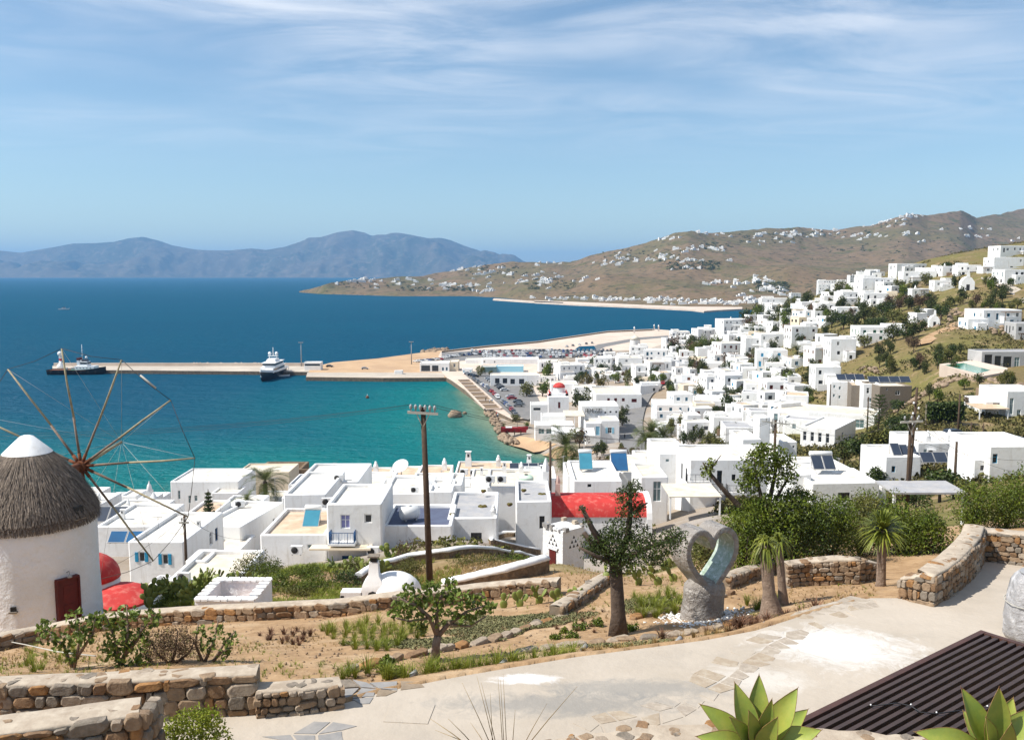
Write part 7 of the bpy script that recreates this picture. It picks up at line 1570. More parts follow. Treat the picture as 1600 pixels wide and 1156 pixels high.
# garden trees, drawn from pixel skeletons
def px_tree(name, label, cat, base, Y, trunk, limbs, clumps, leaf, mat, bark='bark', aspect=.5, shell=.45, dens=1.0, group=None):
    o = at(base[0], base[1], Y); o.z = tz1(o.x, Y)-.05; rt = root(name, label, cat, o, 0, group)
    A = lambda q: at(q[0], q[1], Y+q[2])-o
    b = MB(); P = [A(q) for q in trunk[0]]; P[0].z = min(P[0].z, -.05); b.tube(P, trunk[1], 10); b.build('trunk', bark, rt)
    for pts, r0, r1 in limbs: b = MB(); branch(b, [A(q) for q in pts], r0, r1); b.build('branch', bark, rt)
    cl = [(tuple(A(q)), q[3]*pxm(Y)*np.array([1, 1, .85]), int(q[4]*dens)) for q in clumps]
    foliage('crown', cl, leaf, mat, rt, aspect=aspect, shell=shell)
    return rt
px_tree('carob_tree', 'pollarded dark green tree with thick trunk left of the heart', 'tree', (966, 992), 23.2,
    ([(966, 996, 0), (966, 960, 0), (964, 920, .05), (962, 890, .1), (962, 872, .1)], [.30, .20, .18, .18, .17]),
    [([(962, 880, .1), (940, 850, 0), (925, 825, -.1), (908, 790, -.1)], .13, .05), ([(962, 878, .1), (980, 840, .1), (985, 800, .1), (984, 752, .1)], .12, .04), ([(962, 885, 0), (1000, 860, -.2), (1040, 845, -.2), (1062, 835, -.2)], .10, .03), ([(950, 862, 0), (925, 850, .2), (912, 832, .2)], .10, .07), ([(960, 880, 0), (930, 868, -.3), (905, 855, -.3)], .08, .03), ([(985, 805, .1), (1004, 790, .1), (1012, 785, .1)], .05, .02)],
    [(960, 855, 0, 34, 1500), (938, 862, .2, 26, 900), (985, 862, -.2, 34, 1400), (1015, 858, -.3, 26, 700), (1040, 848, -.2, 26, 700), (1055, 838, -.2, 20, 500), (925, 850, 0, 20, 450), (984, 800, .1, 20, 600), (978, 775, .1, 19, 520), (990, 762, .1, 14, 320), (968, 825, .1, 24, 700), (945, 838, 0, 18, 400), (910, 795, -.1, 7, 70), (918, 815, -.1, 8, 80), (1000, 790, .1, 10, 150), (1000, 832, 0, 22, 500), (965, 885, 0, 20, 350), (1028, 875, -.2, 15, 260)], .075, 'leaf_dark', dens=.95, shell=.3)
px_tree('fig_tree', 'small spreading fig tree with bright leaves in the middle of the bed', 'tree', (680, 1024), 20.6,
    ([(680, 1028, 0), (681, 1010, 0), (684, 992, 0)], [.12, .10, .09]),
    [([(684, 994, 0), (672, 965, 0), (650, 945, -.2), (625, 935, -.3)], .07, .02), ([(684, 994, 0), (700, 975, .1), (730, 955, .1), (760, 945, .2)], .07, .02), ([(684, 994, 0), (682, 960, .1), (690, 930, .1), (700, 912, .2)], .06, .02), ([(672, 965, 0), (640, 970, -.3), (618, 965, -.4)], .04, .015), ([(700, 975, .1), (735, 978, 0), (760, 962, 0)], .04, .015)],
    [(635, 945, -.2, 22, 150), (660, 935, 0, 20, 140), (690, 930, .1, 22, 160), (720, 935, .1, 22, 160), (748, 945, .2, 20, 130), (765, 950, .2, 12, 60), (650, 965, -.2, 20, 120), (620, 955, -.3, 14, 70), (690, 958, 0, 20, 110), (725, 962, 0, 18, 100), (705, 912, .2, 13, 70), (640, 922, -.1, 12, 60), (670, 912, 0, 12, 60), (660, 985, -.1, 10, 40)], .15, 'leaf_fig', 'bark_pale', .65, dens=.6, shell=.2)
for i, (bx, by, Y, limbs, cl, lab) in enumerate([
    (115, 1050, 20.2, [[(115, 1048, 0), (100, 1010, 0), (75, 985, 0)], [(115, 1048, 0), (125, 1000, 0), (118, 955, 0)], [(118, 1030, 0), (145, 990, 0), (150, 960, 0)]], [(72, 985, 0, 18, 60), (95, 1000, 0, 18, 60), (118, 965, 0, 16, 50), (130, 990, 0, 20, 80), (150, 970, 0, 14, 50), (112, 1025, 0, 14, 40)], 'straggly fig shrub at the left of the lower bed'),
    (190, 1050, 20.4, [[(190, 1050, 0), (180, 1000, 0), (165, 960, 0)], [(190, 1050, 0), (200, 990, 0), (198, 945, 0)], [(195, 1020, 0), (225, 980, 0), (240, 950, 0)], [(190, 1030, 0), (215, 1000, 0), (222, 975, 0)]], [(165, 970, 0, 20, 80), (185, 990, 0, 22, 110), (200, 960, 0, 18, 70), (215, 1000, 0, 22, 100), (238, 965, 0, 16, 60), (195, 1025, 0, 20, 90), (170, 1015, 0, 16, 60), (225, 1030, 0, 14, 50)], 'leafy fig shrub between the windmill door and the brown bush'),
    (330, 1040, 20.6, [[(318, 1038, 0), (335, 1000, 0), (342, 965, 0)], [(330, 1040, 0), (350, 1005, 0), (368, 985, 0)], [(318, 1038, 0), (305, 1005, 0), (310, 975, 0)], [(330, 1035, 0), (345, 1020, 0), (362, 1010, 0)]], [(340, 985, 0, 14, 35), (360, 1000, 0, 14, 35), (325, 1005, 0, 16, 40), (352, 1022, 0, 12, 28), (312, 985, 0, 10, 20)], 'bare-twigged fig shrub right of the brown bush')]):
    px_tree('fig_shrub', lab, 'shrub', (bx, by), Y, ([(bx, by+4, 0), (bx, by-8, 0)], [.07, .06]), [(l, .045, .012) for l in limbs], cl, .14, 'leaf_fig', 'bark_pale', .7)
px_tree('dry_bush', 'round brown dry bush behind the left stone wall', 'shrub', (268, 1042), 20.4, ([(268, 1045, 0), (268, 1032, 0)], [.08, .06]), [([(268, 1040, 0), (245, 1020, 0), (235, 1000, 0)], .04, .01), ([(268, 1040, 0), (275, 1010, 0), (278, 985, 0)], .04, .01), ([(268, 1040, 0), (295, 1020, 0), (305, 1000, 0)], .04, .01)], [(250, 1005, 0, 26, 1100), (275, 1000, 0, 28, 1300), (295, 1010, 0, 22, 900), (240, 1018, 0, 20, 600), (268, 1022, 0, 24, 800)], .05, 'leaf_brown', aspect=.4)
px_tree('street_tree', 'tall half-bare tree with leaning limbs behind the heart sculpture', 'tree', (1190, 870), 33,
    ([(1190, 890, 0), (1190, 850, 0), (1195, 815, 0)], [.22, .18, .16]),
    [([(1192, 830, 0), (1165, 800, 0), (1135, 770, 0), (1105, 735, 0)], .14, .07), ([(1195, 815, 0), (1190, 780, 0), (1182, 745, 0), (1178, 715, 0)], .10, .03), ([(1195, 815, 0), (1205, 770, .2), (1212, 735, .2), (1215, 705, .2)], .11, .03), ([(1200, 800, 0), (1218, 770, 0), (1232, 745, 0)], .08, .03), ([(1108, 738, 0), (1118, 722, 0), (1126, 712, 0)], .04, .015), ([(1105, 735, 0), (1098, 722, 0)], .05, .02)],
    [(1180, 730, 0, 26, 700), (1200, 715, .2, 26, 750), (1225, 722, .2, 20, 500), (1170, 755, 0, 20, 450), (1105, 735, 0, 12, 130), (1210, 745, 0, 20, 420), (1235, 745, 0, 13, 200), (1112, 722, 0, 8, 60), (1175, 790, 0, 20, 350), (1188, 703, 0, 14, 200), (1150, 800, 0, 14, 200), (1205, 805, -.3, 46, 1900), (1250, 795, 0, 42, 1500), (1165, 825, -.3, 38, 1300), (1215, 850, -.5, 48, 1700), (1275, 820, 0, 34, 900)], .13, 'leaf_mid', shell=.35)
# the big hedge, bush by bush
def bush(label, px, py, Y, rx, ry, n, mat, leaf=.1, name='hedge_bush', cat='bush', dz=0, group=None, aspect=.45, ymin=None, depth=1.0):
    c = at(px, py, Y); g = tz1(c.x, Y); rt = root(name, label, cat, (c.x, Y, g), 0, group); m = pxm(Y); rg = np.random.default_rng(int(px*7+py)); cl = []; top = c.z+ry*m-g; R_ = rx*m
    nk = 9
    for k in range(nk):
        a = rg.random()*6.28; q = rg.random()**.5*.75; h = rg.uniform(.15, .85); cl.append(((R_*q*math.cos(a), R_*q*math.sin(a)*depth, top*h), (R_*.5, R_*.5*depth, top*.28), n//nk))
    cl.append(((0, 0, top*.45), (R_*.95, R_*.95*depth, top*.5), n//3))
    foliage('foliage', cl, leaf, mat, rt, aspect=aspect, shell=.45, rg=rg)
    b = MB(); [b.tube([(0, 0, -.1), (R_*.4*math.cos(t), R_*.4*math.sin(t), top*.6)], [.06, .02], 5) for t in (0, 1.6, 3.1, 4.6)]; b.build('stems', 'bark', rt); return rt
for px, py, Y, rx, ry, n, mat, lab in [(1165, 850, 32, 44, 62, 3600, 'leaf_mid', 'glossy hedge bush right beside the heart sculpture'), (1235, 830, 33, 55, 62, 5200, 'leaf_dark', 'dense dark hedge bush under the half-bare tree'), (1300, 835, 34, 50, 62, 4600, 'leaf_mid', 'tall green hedge bush between the two trees'), (1345, 830, 36, 42, 52, 3600, 'leaf_olive', 'yellowish hedge bush behind the spiky yucca'), (1405, 845, 35, 46, 58, 4200, 'leaf_mid', 'oleander hedge bush right of the spiky yucca'), (1452, 845, 34, 42, 52, 3600, 'leaf_mid', 'oleander hedge bush at the curving wall'), (1520, 800, 40, 40, 44, 3200, 'leaf_mid', 'oleander bush over the end of the curving wall'), (1575, 790, 40, 48, 52, 4200, 'leaf_mid', 'bright oleander bush behind the far dry stone wall'), (1635, 790, 39, 44, 56, 2600, 'leaf_mid', 'oleander bush at the right picture edge'), (1110, 838, 36, 30, 26, 1400, 'leaf_olive', 'loose shrub above the heart sculpture'), (1262, 800, 38, 40, 34, 2600, 'leaf_olive', 'sunlit shrub top behind the hedge'), (1375, 800, 40, 42, 30, 2400, 'leaf_mid', 'shrub between carport and yucca')]:
    bush(lab, px, py, Y, rx, ry, n, mat, .12)
# yucca palms
def yucca(label, base, Y, head, r, trunk_r, n, L, flare=1.0, droop=.55):
    o = at(*base, Y); o.z = tz1(o.x, Y)-.05; rt = root('yucca_palm', label, 'yucca', o); H = at(head[0], head[1], Y)-o
    b = MB(); b.tube([(0, 0, -.05), (0, 0, .15), H*.35, H*.7, H], [trunk_r*flare*1.5, trunk_r*flare*1.1, trunk_r*1.05, trunk_r, trunk_r*.95], 12); b.build('trunk', 'bark_pale', rt)
    rg = np.random.default_rng(int(base[0])); el = rg.uniform(-.7, 1.5, n); a = rg.random(n)*6.283; V = []; Fq = []
    for i in range(n):
        d = np.array([math.cos(a[i])*math.cos(el[i]), math.sin(a[i])*math.cos(el[i]), math.sin(el[i])]); s = np.array([-math.sin(a[i]), math.cos(a[i]), 0]); l = L*rg.uniform(.75, 1.1); w = .022
        p0 = np.array(H); p1 = p0+d*l*.5; p2 = p0+d*l*.8-np.array([0, 0, l*droop*.18]); p3 = p0+d*l-np.array([0, 0, l*droop*.45]); k = len(V)
        V += [p0-s*w, p0+s*w, p1+s*w*1.2, p1-s*w*1.2, p2+s*w*.8, p2-s*w*.8, p3+s*.003, p3-s*.003]; Fq += [(k, k+1, k+2, k+3), (k+3, k+2, k+4, k+5), (k+5, k+4, k+6, k+7)]
    link('leaf_head', np_mesh('leaf_head', np.array(V), np.array(Fq), ['yucca_leaf']), rt); return rt
yucca('slim yucca with spiky round head in front of the oleander hedge', (1376, 918), 26.6, (1379, 828), 1, .13, 260, .85)
yucca('thick-footed yucca with hanging grassy leaves right of the heart', (1205, 972), 23.6, (1195, 850), 1, .16, 100, .5, 1.8, 1.5)
yucca('thinner second stem of grassy yucca behind the thick one', (1224, 945), 25.2, (1217, 846), 1, .11, 70, .5, 1.2, 1.5)
# prickly pears
def pad_mesh(seed):
    b = MB(); rg = random.Random(seed); rs = []
    for z, w in ((0, .12), (.15, .5), (.4, .85), (.65, 1.0), (.85, .8), (.97, .4), (1.0, .08)):
        rs.append([(.36*w*math.cos(t)*(1+rg.uniform(-.03, .03)), .09*w**.5*math.sin(t), z) for t in np.linspace(0, 2*math.pi, 11)[:-1]])
    b.rings(rs, 0, True, True, True, True); return b.mesh('cactus_pad', ['cactus'])
PADS = [pad_mesh(s) for s in range(3)]
def prickly(label, px, py, Y, s, n, seed, group=None):
    p = (ground(px, py) if Y is None else at(px, py, Y)); p.z = (p.z if Y is None else min(p.z, tz1(p.x, p.y)+.3))-.14; rg = random.Random(seed); rt = root('prickly_pear', label, 'cactus', p, rg.random()*.6, group)
    tops = [(Matrix.Identity(4), .9*s)]; k = 0
    while k < n and tops:
        Mx, sz = tops.pop(0); o = link('pad', PADS[rg.randrange(3)], rt); o.matrix_local = Mx @ Matrix.Rotation(rg.uniform(-.5, .5), 4, 'Z') @ Matrix.Diagonal((sz, sz, sz, 1)); k += 1
        for sgn in rg.sample([-1, 1, 0], rg.choice((1, 2, 2, 3))):
            M2 = Mx @ Matrix.Translation((sgn*.22*sz, 0, sz*.92 if sgn == 0 else sz*.8)) @ Matrix.Rotation(sgn*rg.uniform(.35, .8), 4, 'Y') @ Matrix.Rotation(rg.uniform(-.9, .9), 4, 'Z'); tops.append((M2, sz*rg.uniform(.75, .95)))
    return rt
for i, (px, py, n, lab) in enumerate([(787, 948, 3, 'young prickly pear, first from the left along the border'), (812, 946, 4, 'young prickly pear, second from the left along the border'), (843, 941, 5, 'young prickly pear with tall ear, third along the border'), (871, 943, 3, 'young prickly pear, fourth along the border'), (898, 940, 4, 'bright young prickly pear nearest the stone border'), (938, 914, 4, 'prickly pear behind the pruned trunk'), (998, 915, 6, 'branching prickly pear left of the heart'), (1028, 914, 7, 'bushy prickly pear close to the heart'), (1052, 908, 5, 'prickly pear half behind the heart')]): prickly(lab, px, py, None, .42 if i < 5 else .5, n, i)
KR = random.Random(31)
for i in range(26):
    px = KR.uniform(228, 400); py = 945-(px-165)*.06+KR.uniform(-14, 6); prickly('prickly pear in the cactus bank beyond the garden wall', px, py, KR.uniform(43, 47), KR.uniform(.5, .7), KR.randint(7, 13), 100+i, 'cactus bank beyond the wall')
for i in range(16):
    px = KR.uniform(470, 600); prickly('prickly pear thicket under the blue balcony house', px, 925-(px-470)*.14+KR.uniform(-10, 8), KR.uniform(50, 55), KR.uniform(.6, .8), KR.randint(7, 12), 200+i, 'cactus thicket under the balcony')
for i in range(6): prickly('prickly pear beside the utility pole foot', KR.uniform(600, 700), 893+KR.uniform(-6, 6), 58, .75, KR.randint(7, 12), 300+i, 'cacti behind the pole')
# bank of scrub between oven and houses
BANK = [(430, 925, 46, 34, 26, 'leaf_mid', 'green shrub right of the roofless store'), (465, 935, 44, 30, 18, 'leaf_olive', 'low olive shrub beside the garden wall'), (500, 925, 45, 34, 24, 'leaf_mid', 'leafy shrub left of the bread oven'), (540, 915, 47, 30, 22, 'leaf_dark', 'dark shrub just behind the bread oven'), (480, 905, 50, 30, 24, 'leaf_mid', 'green shrub higher on the scrub bank'), (630, 920, 45, 26, 18, 'leaf_mid', 'shrub between oven and utility pole'), (640, 895, 52, 28, 20, 'leaf_olive', 'grassy shrub behind the utility pole'), (560, 895, 52, 26, 20, 'leaf_olive', 'olive shrub under the white-capped wall'), (415, 900, 54, 30, 24, 'leaf_mid', 'shrub below the left wing of the balcony house'), (360, 938, 44, 26, 14, 'leaf_olive', 'low shrub behind the roofless store'), (255, 945, 44, 24, 16, 'leaf_mid', 'shrub in the cactus bank near the windmill'), (745, 885, 54, 46, 14, 'leaf_olive', 'long weedy shrub inside the white-capped wall'), (800, 882, 54, 30, 12, 'leaf_mid', 'weedy shrub near the dovecote'), (835, 920, 40, 34, 16, 'leaf_mid', 'green weeds below the dovecote'), (880, 915, 42, 22, 14, 'leaf_dark', 'dark weeds at the dovecote foot'), (515, 945, 42, 34, 9, 'grass_green', 'bright weeds along the garden wall')]
for px, py, Y, rx, ry, mat, lab in BANK: bush(lab, px, py, Y, rx, ry, 1500, mat, .11, 'shrub', 'shrub')
px_tree('olive_tree', 'airy grey-green tree in front of the long white house', 'tree', (400, 925), 55, ([(400, 930, 0), (400, 905, 0)], [.14, .1]), [([(400, 908, 0), (380, 885, 0)], .06, .02), ([(400, 908, 0), (415, 880, 0)], .06, .02), ([(400, 908, 0), (430, 890, 0)], .05, .015)], [(380, 890, 0, 20, 700), (400, 880, 0, 24, 900), (425, 885, 0, 18, 350), (390, 910, 0, 22, 600), (435, 895, 0, 12, 140), (372, 905, 0, 14, 300)], .13, 'leaf_olive')
px_tree('cypress_stump', 'ragged old palm stump with dead fronds left of the utility pole', 'tree', (645, 900), 57, ([(645, 905, 0), (638, 875, 0)], [.3, .22]), [([(640, 880, 0), (652, 860, 0)], .14, .08)], [(632, 855, 0, 14, 260), (650, 850, 0, 12, 160), (625, 868, 0, 10, 150)], .2, 'leaf_brown', aspect=.2)
# palms
def palm(label, px, ybase, ycrown, Y, Lm, n=46, trunk_r=.24, mat='palm_leaf', base_z=None, skirt=True):
    c = at(px, ycrown, Y); g = tz1(c.x, Y)-.2 if base_z is None else base_z; rt = root('palm_tree', label, 'palm', (c.x, Y, g)); H = c.z-g
    b = MB(); b.tube([(0, 0, 0), (.1, 0, H*.5), (0, 0, H)], [trunk_r*1.2, trunk_r, trunk_r*1.15], 10); b.build('trunk', 'bark', rt)
    rg = np.random.default_rng(int(px)); V = []; Fq = []
    for i in range(n):
        a = rg.random()*6.283; el = rg.uniform(-.75 if skirt else -.2, 1.35); l = Lm*rg.uniform(.8, 1.1); s = np.array([-math.sin(a), math.cos(a), 0]); P = []
        for k in range(9):
            t = k/8; ang = el-t*t*1.25; P.append((P[-1] if P else np.array([0, 0, H]))+(np.array([math.cos(a)*math.cos(ang), math.sin(a)*math.cos(ang), math.sin(ang)])*l/8 if k else 0))
        for k in range(8):
            p, q = P[k], P[k+1]; kk = len(V); V += [p-s*.03, p+s*.03, q+s*.03, q-s*.03]; Fq.append((kk, kk+1, kk+2, kk+3))
            if k < 1: continue
            d = (q-p)/np.linalg.norm(q-p); up = np.cross(s, d)
            for m in range(3):
                r0 = p+(q-p)*m/3; ll = l*.26*(1-abs(k/8-.45)*.9); w = l*.011
                for sg in (-1, 1):
                    e = r0+s*sg*ll*.8+d*ll*.55-up*ll*.12*rg.uniform(0, 2); kk = len(V); V += [r0-d*w, r0+d*w, e+d*w*.3, e-d*w*.3]; Fq.append((kk, kk+1, kk+2, kk+3))
    link('fronds', np_mesh('fronds', np.array(V), np.array(Fq), [mat]), rt); return rt
palm('tall date palm before the sand-coloured house', 414, 790, 752, 128, 3.9, 40)
palm('big date palm at the bay edge beside the dark pole', 884, 740, 697, 152, 4.6, 48); palm('shorter palm tucked under the big bay palm', 893, 745, 722, 150, 3.4, 30)
palm('broad palm left of the brown thicket by the road', 1017, 700, 676, 196, 4.6, 60); palm('palm right of the broad one by the road', 1036, 700, 682, 200, 4.0, 50); palm('low palm in front of the two road palms', 1010, 712, 690, 188, 3.6, 46)
palm('short palm in the small garden left of the long white house', 386, 800, 782, 118, 2.2, 34); palm('palm on the green patch left of the pinkish tower house', 1246, 555, 549, 335, 4.2, 34)
# araucarias
def araucaria(label, px, ytop, ybase, Y, w):
    t = at(px, ytop, Y); g = tz1(t.x, Y); H = t.z-g; rt = root('araucaria_tree', label, 'tree', (t.x, Y, g)); b = MB(); b.tube([(0, 0, 0), (0, 0, H)], [.22, .04], 8); b.build('trunk', 'bark', rt)
    V = []; nl = 11; rg = np.random.default_rng(int(px)); pts = []
    for k in range(nl):
        z = H*(.3+.68*k/nl); R_ = w*(1-k/nl*.85)
        for j in range(7):
            a = 6.283*j/7+k*.5
            for q in np.linspace(.12, 1, 22): pts.append((R_*q*math.cos(a), R_*q*math.sin(a), z+R_*q*q*.22))
    P = np.repeat(np.array(pts), 3, 0); P += rg.normal(0, .06, P.shape); V = leaf_quads(P, .22, rg, .3); link('crown', np_mesh('crown', V, np.arange(len(V)).reshape(-1, 4), ['leaf_dark']), rt)
araucaria('large tiered araucaria in front of the stone apartment block', 1375, 612, 700, 150, 3.4); araucaria('small tiered araucaria by the dark post on the left', 325, 764, 800, 100, 1.1)
# town and hill trees: prototypes copied
def crown_proto(seed, mat, n=750, sz=.16, flat=1.0):
    rg = np.random.default_rng(seed); cl = []
    for k in range(11):
        d = rand_dirs(1, rg)[0]; q = rg.uniform(.3, .72); cl.append(((d[0]*q, d[1]*q, .1+d[2]*q*.8*flat), rg.uniform(.28, .46), n//11))
    P = clump_pts(cl, rg, .55); V = leaf_quads(P, sz, rg, .75); return np_mesh('crown', V, np.arange(len(V)).reshape(-1, 4), [mat])
CROWN = {m: [crown_proto(50+i*3+j, m) for j in range(3)] for i, m in enumerate(('leaf_far', 'leaf_dark', 'leaf_olive', 'leaf_brown', 'leaf_gold', 'leaf_mid'))}
_b = MB(); _b.tube([(0, 0, -.6), (.04, 0, 0), (0, .03, .6), (.02, 0, 1.1)], [.10, .08, .06, .03], 6); _b.tube([(0, .03, .5), (.3, .1, 1.0)], [.05, .02], 5); _b.tube([(0, .03, .5), (-.25, -.1, 1.0)], [.05, .02], 5); TRUNK = _b.mesh('trunk', ['bark'])
VR = random.Random(12)
def tree(px, py, rpx, mat='leaf_far', label='dark leafy tree among the white houses', group=None, Y=None, tall=1.0, cat='tree', name='town_tree', ymin=60):
    p = ground(px, py, ymin=ymin) if Y is None else at(px, py, Y)
    if Y is not None: p.z = tz1(p.x, p.y)
    r = rpx*pxm(p.y); rt = root(name, label, cat, p, VR.random()*6, group)
    link('crown', VR.choice(CROWN[mat]), rt, (0, 0, r*.85*tall), 0, (r, r, r*tall)); link('trunk', TRUNK, rt, (0, 0, 0), 0, (r*.9, r*.9, r*.7*tall)); return rt
for a in [(848, 622, 13, 'leaf_mid', 'bright round tree left of the red-domed church'), (823, 622, 12, 'leaf_olive', 'olive-green tree at the car street left of the church'), (906, 640, 16, 'leaf_far', 'dark broad tree right of the red-domed church'), (918, 605, 10, 'leaf_gold', 'yellow-green bush in front of the turquoise windows'), (943, 608, 10, 'leaf_gold', 'yellow flowering bush left of the long red-shuttered building'), (980, 615, 7, 'leaf_mid', 'bush on the roof terrace of the red-shuttered building'), (1036, 600, 8, 'leaf_mid', 'round clipped tree at the bend of the town road'), (1027, 592, 11, 'leaf_brown', 'purple-brown bare bush before the reddish wall'), (972, 668, 12, 'leaf_far', 'dark tree on the road beside REMEZZO'), (975, 650, 8, 'leaf_far', 'small dark tree behind REMEZZO'), (1064, 560, 11, 'leaf_far', 'dark tree below the lone white cube'), (1093, 552, 9, 'leaf_far', 'dark tree in the middle of the green pair'), (1106, 553, 9, 'leaf_far', 'dark tree right of the green pair'), (1138, 584, 9, 'leaf_dark', 'upright dark tree beside the low white cottage'), (1207, 575, 6, 'leaf_dark', 'narrow cypress before the blue doors'), (1137, 652, 12, 'leaf_dark', 'dark conifer above the long low white house'), (1163, 636, 6, 'leaf_dark', 'small round tree by the parking yard'), (905, 700, 14, 'leaf_brown', 'brown leafless tree in front of REMEZZO'), (750, 590, 8, 'leaf_olive', 'shrubby tree in the car park before the warehouse'), (767, 588, 4, 'leaf_olive', 'little tree left of the blue painted wall'), (1155, 515, 8, 'leaf_far', 'tree before the red roof by the bay'), (1020, 585, 5, 'leaf_mid', 'small bush on the big house terrace')]:
    tree(a[0], a[1], a[2]*1.3, a[3], a[4], tall=1.6 if 'cypress' in a[4] or 'conifer' in a[4] else 1.0)
GT = 'dark tree growing among the houses of the right-hand slope'
for px, py, r in [(1285, 500, 10), (1300, 512, 12), (1318, 515, 12), (1335, 512, 11), (1350, 505, 10), (1365, 500, 11), (1380, 500, 11), (1395, 505, 10), (1412, 512, 11), (1425, 530, 13), (1438, 520, 10), (1360, 520, 10), (1290, 525, 8), (1190, 535, 8), (1205, 520, 7), (1178, 545, 8), (1218, 512, 7), (1200, 500, 7), (1245, 480, 8), (1262, 470, 7), (1230, 492, 8), (1310, 466, 8), (1325, 462, 7), (1342, 458, 8), (1300, 470, 7), (1265, 492, 7), (1345, 480, 8), (1390, 490, 9), (1405, 480, 8), (1375, 520, 12), (1350, 545, 10), (1395, 535, 12), (1435, 500, 9), (1470, 500, 10), (1480, 492, 9), (1455, 490, 8), (1500, 478, 6), (1425, 455, 7), (1405, 452, 7), (1480, 428, 9), (1495, 424, 7), (1420, 440, 7), (1270, 590, 9), (1262, 600, 9), (1280, 600, 9), (1292, 590, 7), (1250, 540, 8), (1180, 500, 7), (1172, 520, 7), (1155, 540, 6), (1213, 560, 6)]:
    tree(px, py, r*1.4, VR.choice(('leaf_far', 'leaf_far', 'leaf_olive', 'leaf_dark')), GT, 'trees on the right-hand slope')
GB = 'grey-brown leafless thicket tree on the right-hand slope'
for px, py, r in [(1390, 480, 11), (1405, 486, 11), (1420, 480, 12), (1436, 484, 12), (1452, 478, 10), (1378, 490, 9), (1448, 472, 9)]: tree(px, py, r, 'leaf_brown', GB, 'brown thicket on the right-hand slope')
GC = 'tree of the leafy garden between hotel and twin poles'
for px, py, r, Y in [(1320, 710, 26, 140), (1345, 715, 30, 132), (1375, 712, 30, 128), (1400, 705, 28, 130), (1332, 735, 22, 112), (1370, 738, 24, 108), (1410, 690, 22, 150), (1420, 720, 16, 120), (1395, 680, 20, 155), (1302, 720, 16, 140)]: tree(px, py, r, VR.choice(('leaf_far', 'leaf_dark', 'leaf_olive')), GC, 'garden trees by the hotel', Y=Y)
for px, py, r, Y, m, lab in [(1470, 760, 42, 84, 'leaf_dark', 'huge round clipped bush in front of the twin poles'), (1432, 768, 24, 78, 'leaf_dark', 'round dark bush left of the huge one'), (1505, 775, 26, 76, 'leaf_olive', 'brownish round bush right of the carport roof'), (1400, 758, 16, 95, 'leaf_brown', 'pink-brown flowering shrub by the blue window'), (1403, 642, 16, 190, 'leaf_dark', 'round dark tree at the white garage'), (1583, 770, 36, 64, 'leaf_gold', 'golden conifer at the right edge'), (1610, 740, 30, 62, 'leaf_gold', 'upper tier of golden conifer at the right edge'), (1520, 738, 14, 100, 'leaf_dark', 'bush before the arched window house'), (1085, 688, 14, 215, 'leaf_brown', 'brown domed thicket below the apartments'), (1108, 684, 18, 220, 'leaf_olive', 'tall olive thicket below the long low house'), (1062, 700, 16, 205, 'leaf_brown', 'russet thicket right of the palms'), (1125, 700, 16, 200, 'leaf_olive', 'grassy thicket before the grey bungalow'), (1090, 706, 18, 195, 'leaf_olive', 'low green thicket above the white roofs'), (940, 735, 18, 215, 'leaf_brown', 'bare brown tree on the lower road'), (770, 735, 14, 215, 'leaf_olive', 'feathery tamarisk by the bay, left'), (790, 737, 13, 215, 'leaf_olive', 'feathery tamarisk by the bay, right'), (752, 733, 10, 218, 'leaf_olive', 'small feathery tamarisk by the bay'), (915, 735, 12, 210, 'leaf_mid', 'green bush behind the solar heaters'), (955, 722, 14, 225, 'leaf_olive', 'bush at the foot of the lower road'), (1085, 830, 14, 70, 'leaf_mid', 'bush below the cream canopy'), (785, 660, 7, 330, 'leaf_olive', 'coastal scrub above the red boat'), (806, 655, 9, 335, 'leaf_olive', 'coastal shrubs between boat and church'), (822, 662, 7, 322, 'leaf_mid', 'green shrub beside the beach wall')]:
    tree(px, py, r, m, lab, Y=Y, tall=.85)
# hedge terrace in front of the modern villa
b = MB(); a, c = ground(1492, 678, ymin=100), ground(1610, 690, ymin=100)
rt = root('terrace_hedge', 'long trailing dark hedge hanging over the terrace wall of the modern villa', 'hedge', (a.x, a.y+10, a.z)); Lh = c.x-a.x; g0 = 2.0
P = np.stack([PRN.random(3200)*Lh, PRN.normal(0, .5, 3200), 1.2+PRN.random(3200)*2.8-np.abs(PRN.normal(0, .3, 3200))], -1); V = leaf_quads(P, .5, PRN, .7); link('foliage', np_mesh('foliage', V, np.arange(len(V)).reshape(-1, 4), ['leaf_dark']), rt)
b.box((Lh/2, .6, .5), (Lh, .5, 6)); b.build('retaining_wall', 'stone_2', rt)
# loose cover: scrub, boulders, tussocks
def scatter(n, u0, u1, y0, y1, seed, keep=None):
    rg = np.random.default_rng(seed); u = rg.uniform(u0, u1, n); Y = np.exp(rg.uniform(math.log(y0), math.log(y1), n)); X = u*Y; Z = tz(X, Y)
    k = (Z > 2.5)
    if keep is not None: k &= keep(X, Y, Z)
    return X[k], Y[k], Z[k], rg
X, Y, Z, rg = scatter(17000, .24, .75, 95, 620, 1, lambda x, y, z: fbm(x, y, 24, 3, 2)+fbm(x, y, 6, 2, 4)*.5 > -.02)
R_ = rg.uniform(.35, 1.6, len(X)); P = np.repeat(np.stack([X, Y, Z+R_*.3], -1), 12, 0)+rand_dirs(len(X)*12, rg)*(np.repeat(R_, 12)*rg.random(len(X)*12)**.4)[:, None]*np.array([1, 1, .6])
V = leaf_quads(P, .55, rg, .75); stuff(link('hill_scrub', np_mesh('hill_scrub', V, np.arange(len(V)).reshape(-1, 4), ['scrub'])), 'low dry scrub covering the right-hand hillside', 'scrub')
X, Y, Z, rg = scatter(2600, -.5, .24, 64, 330, 5, lambda x, y, z: fbm(x, y, 14, 3, 12) > .18)
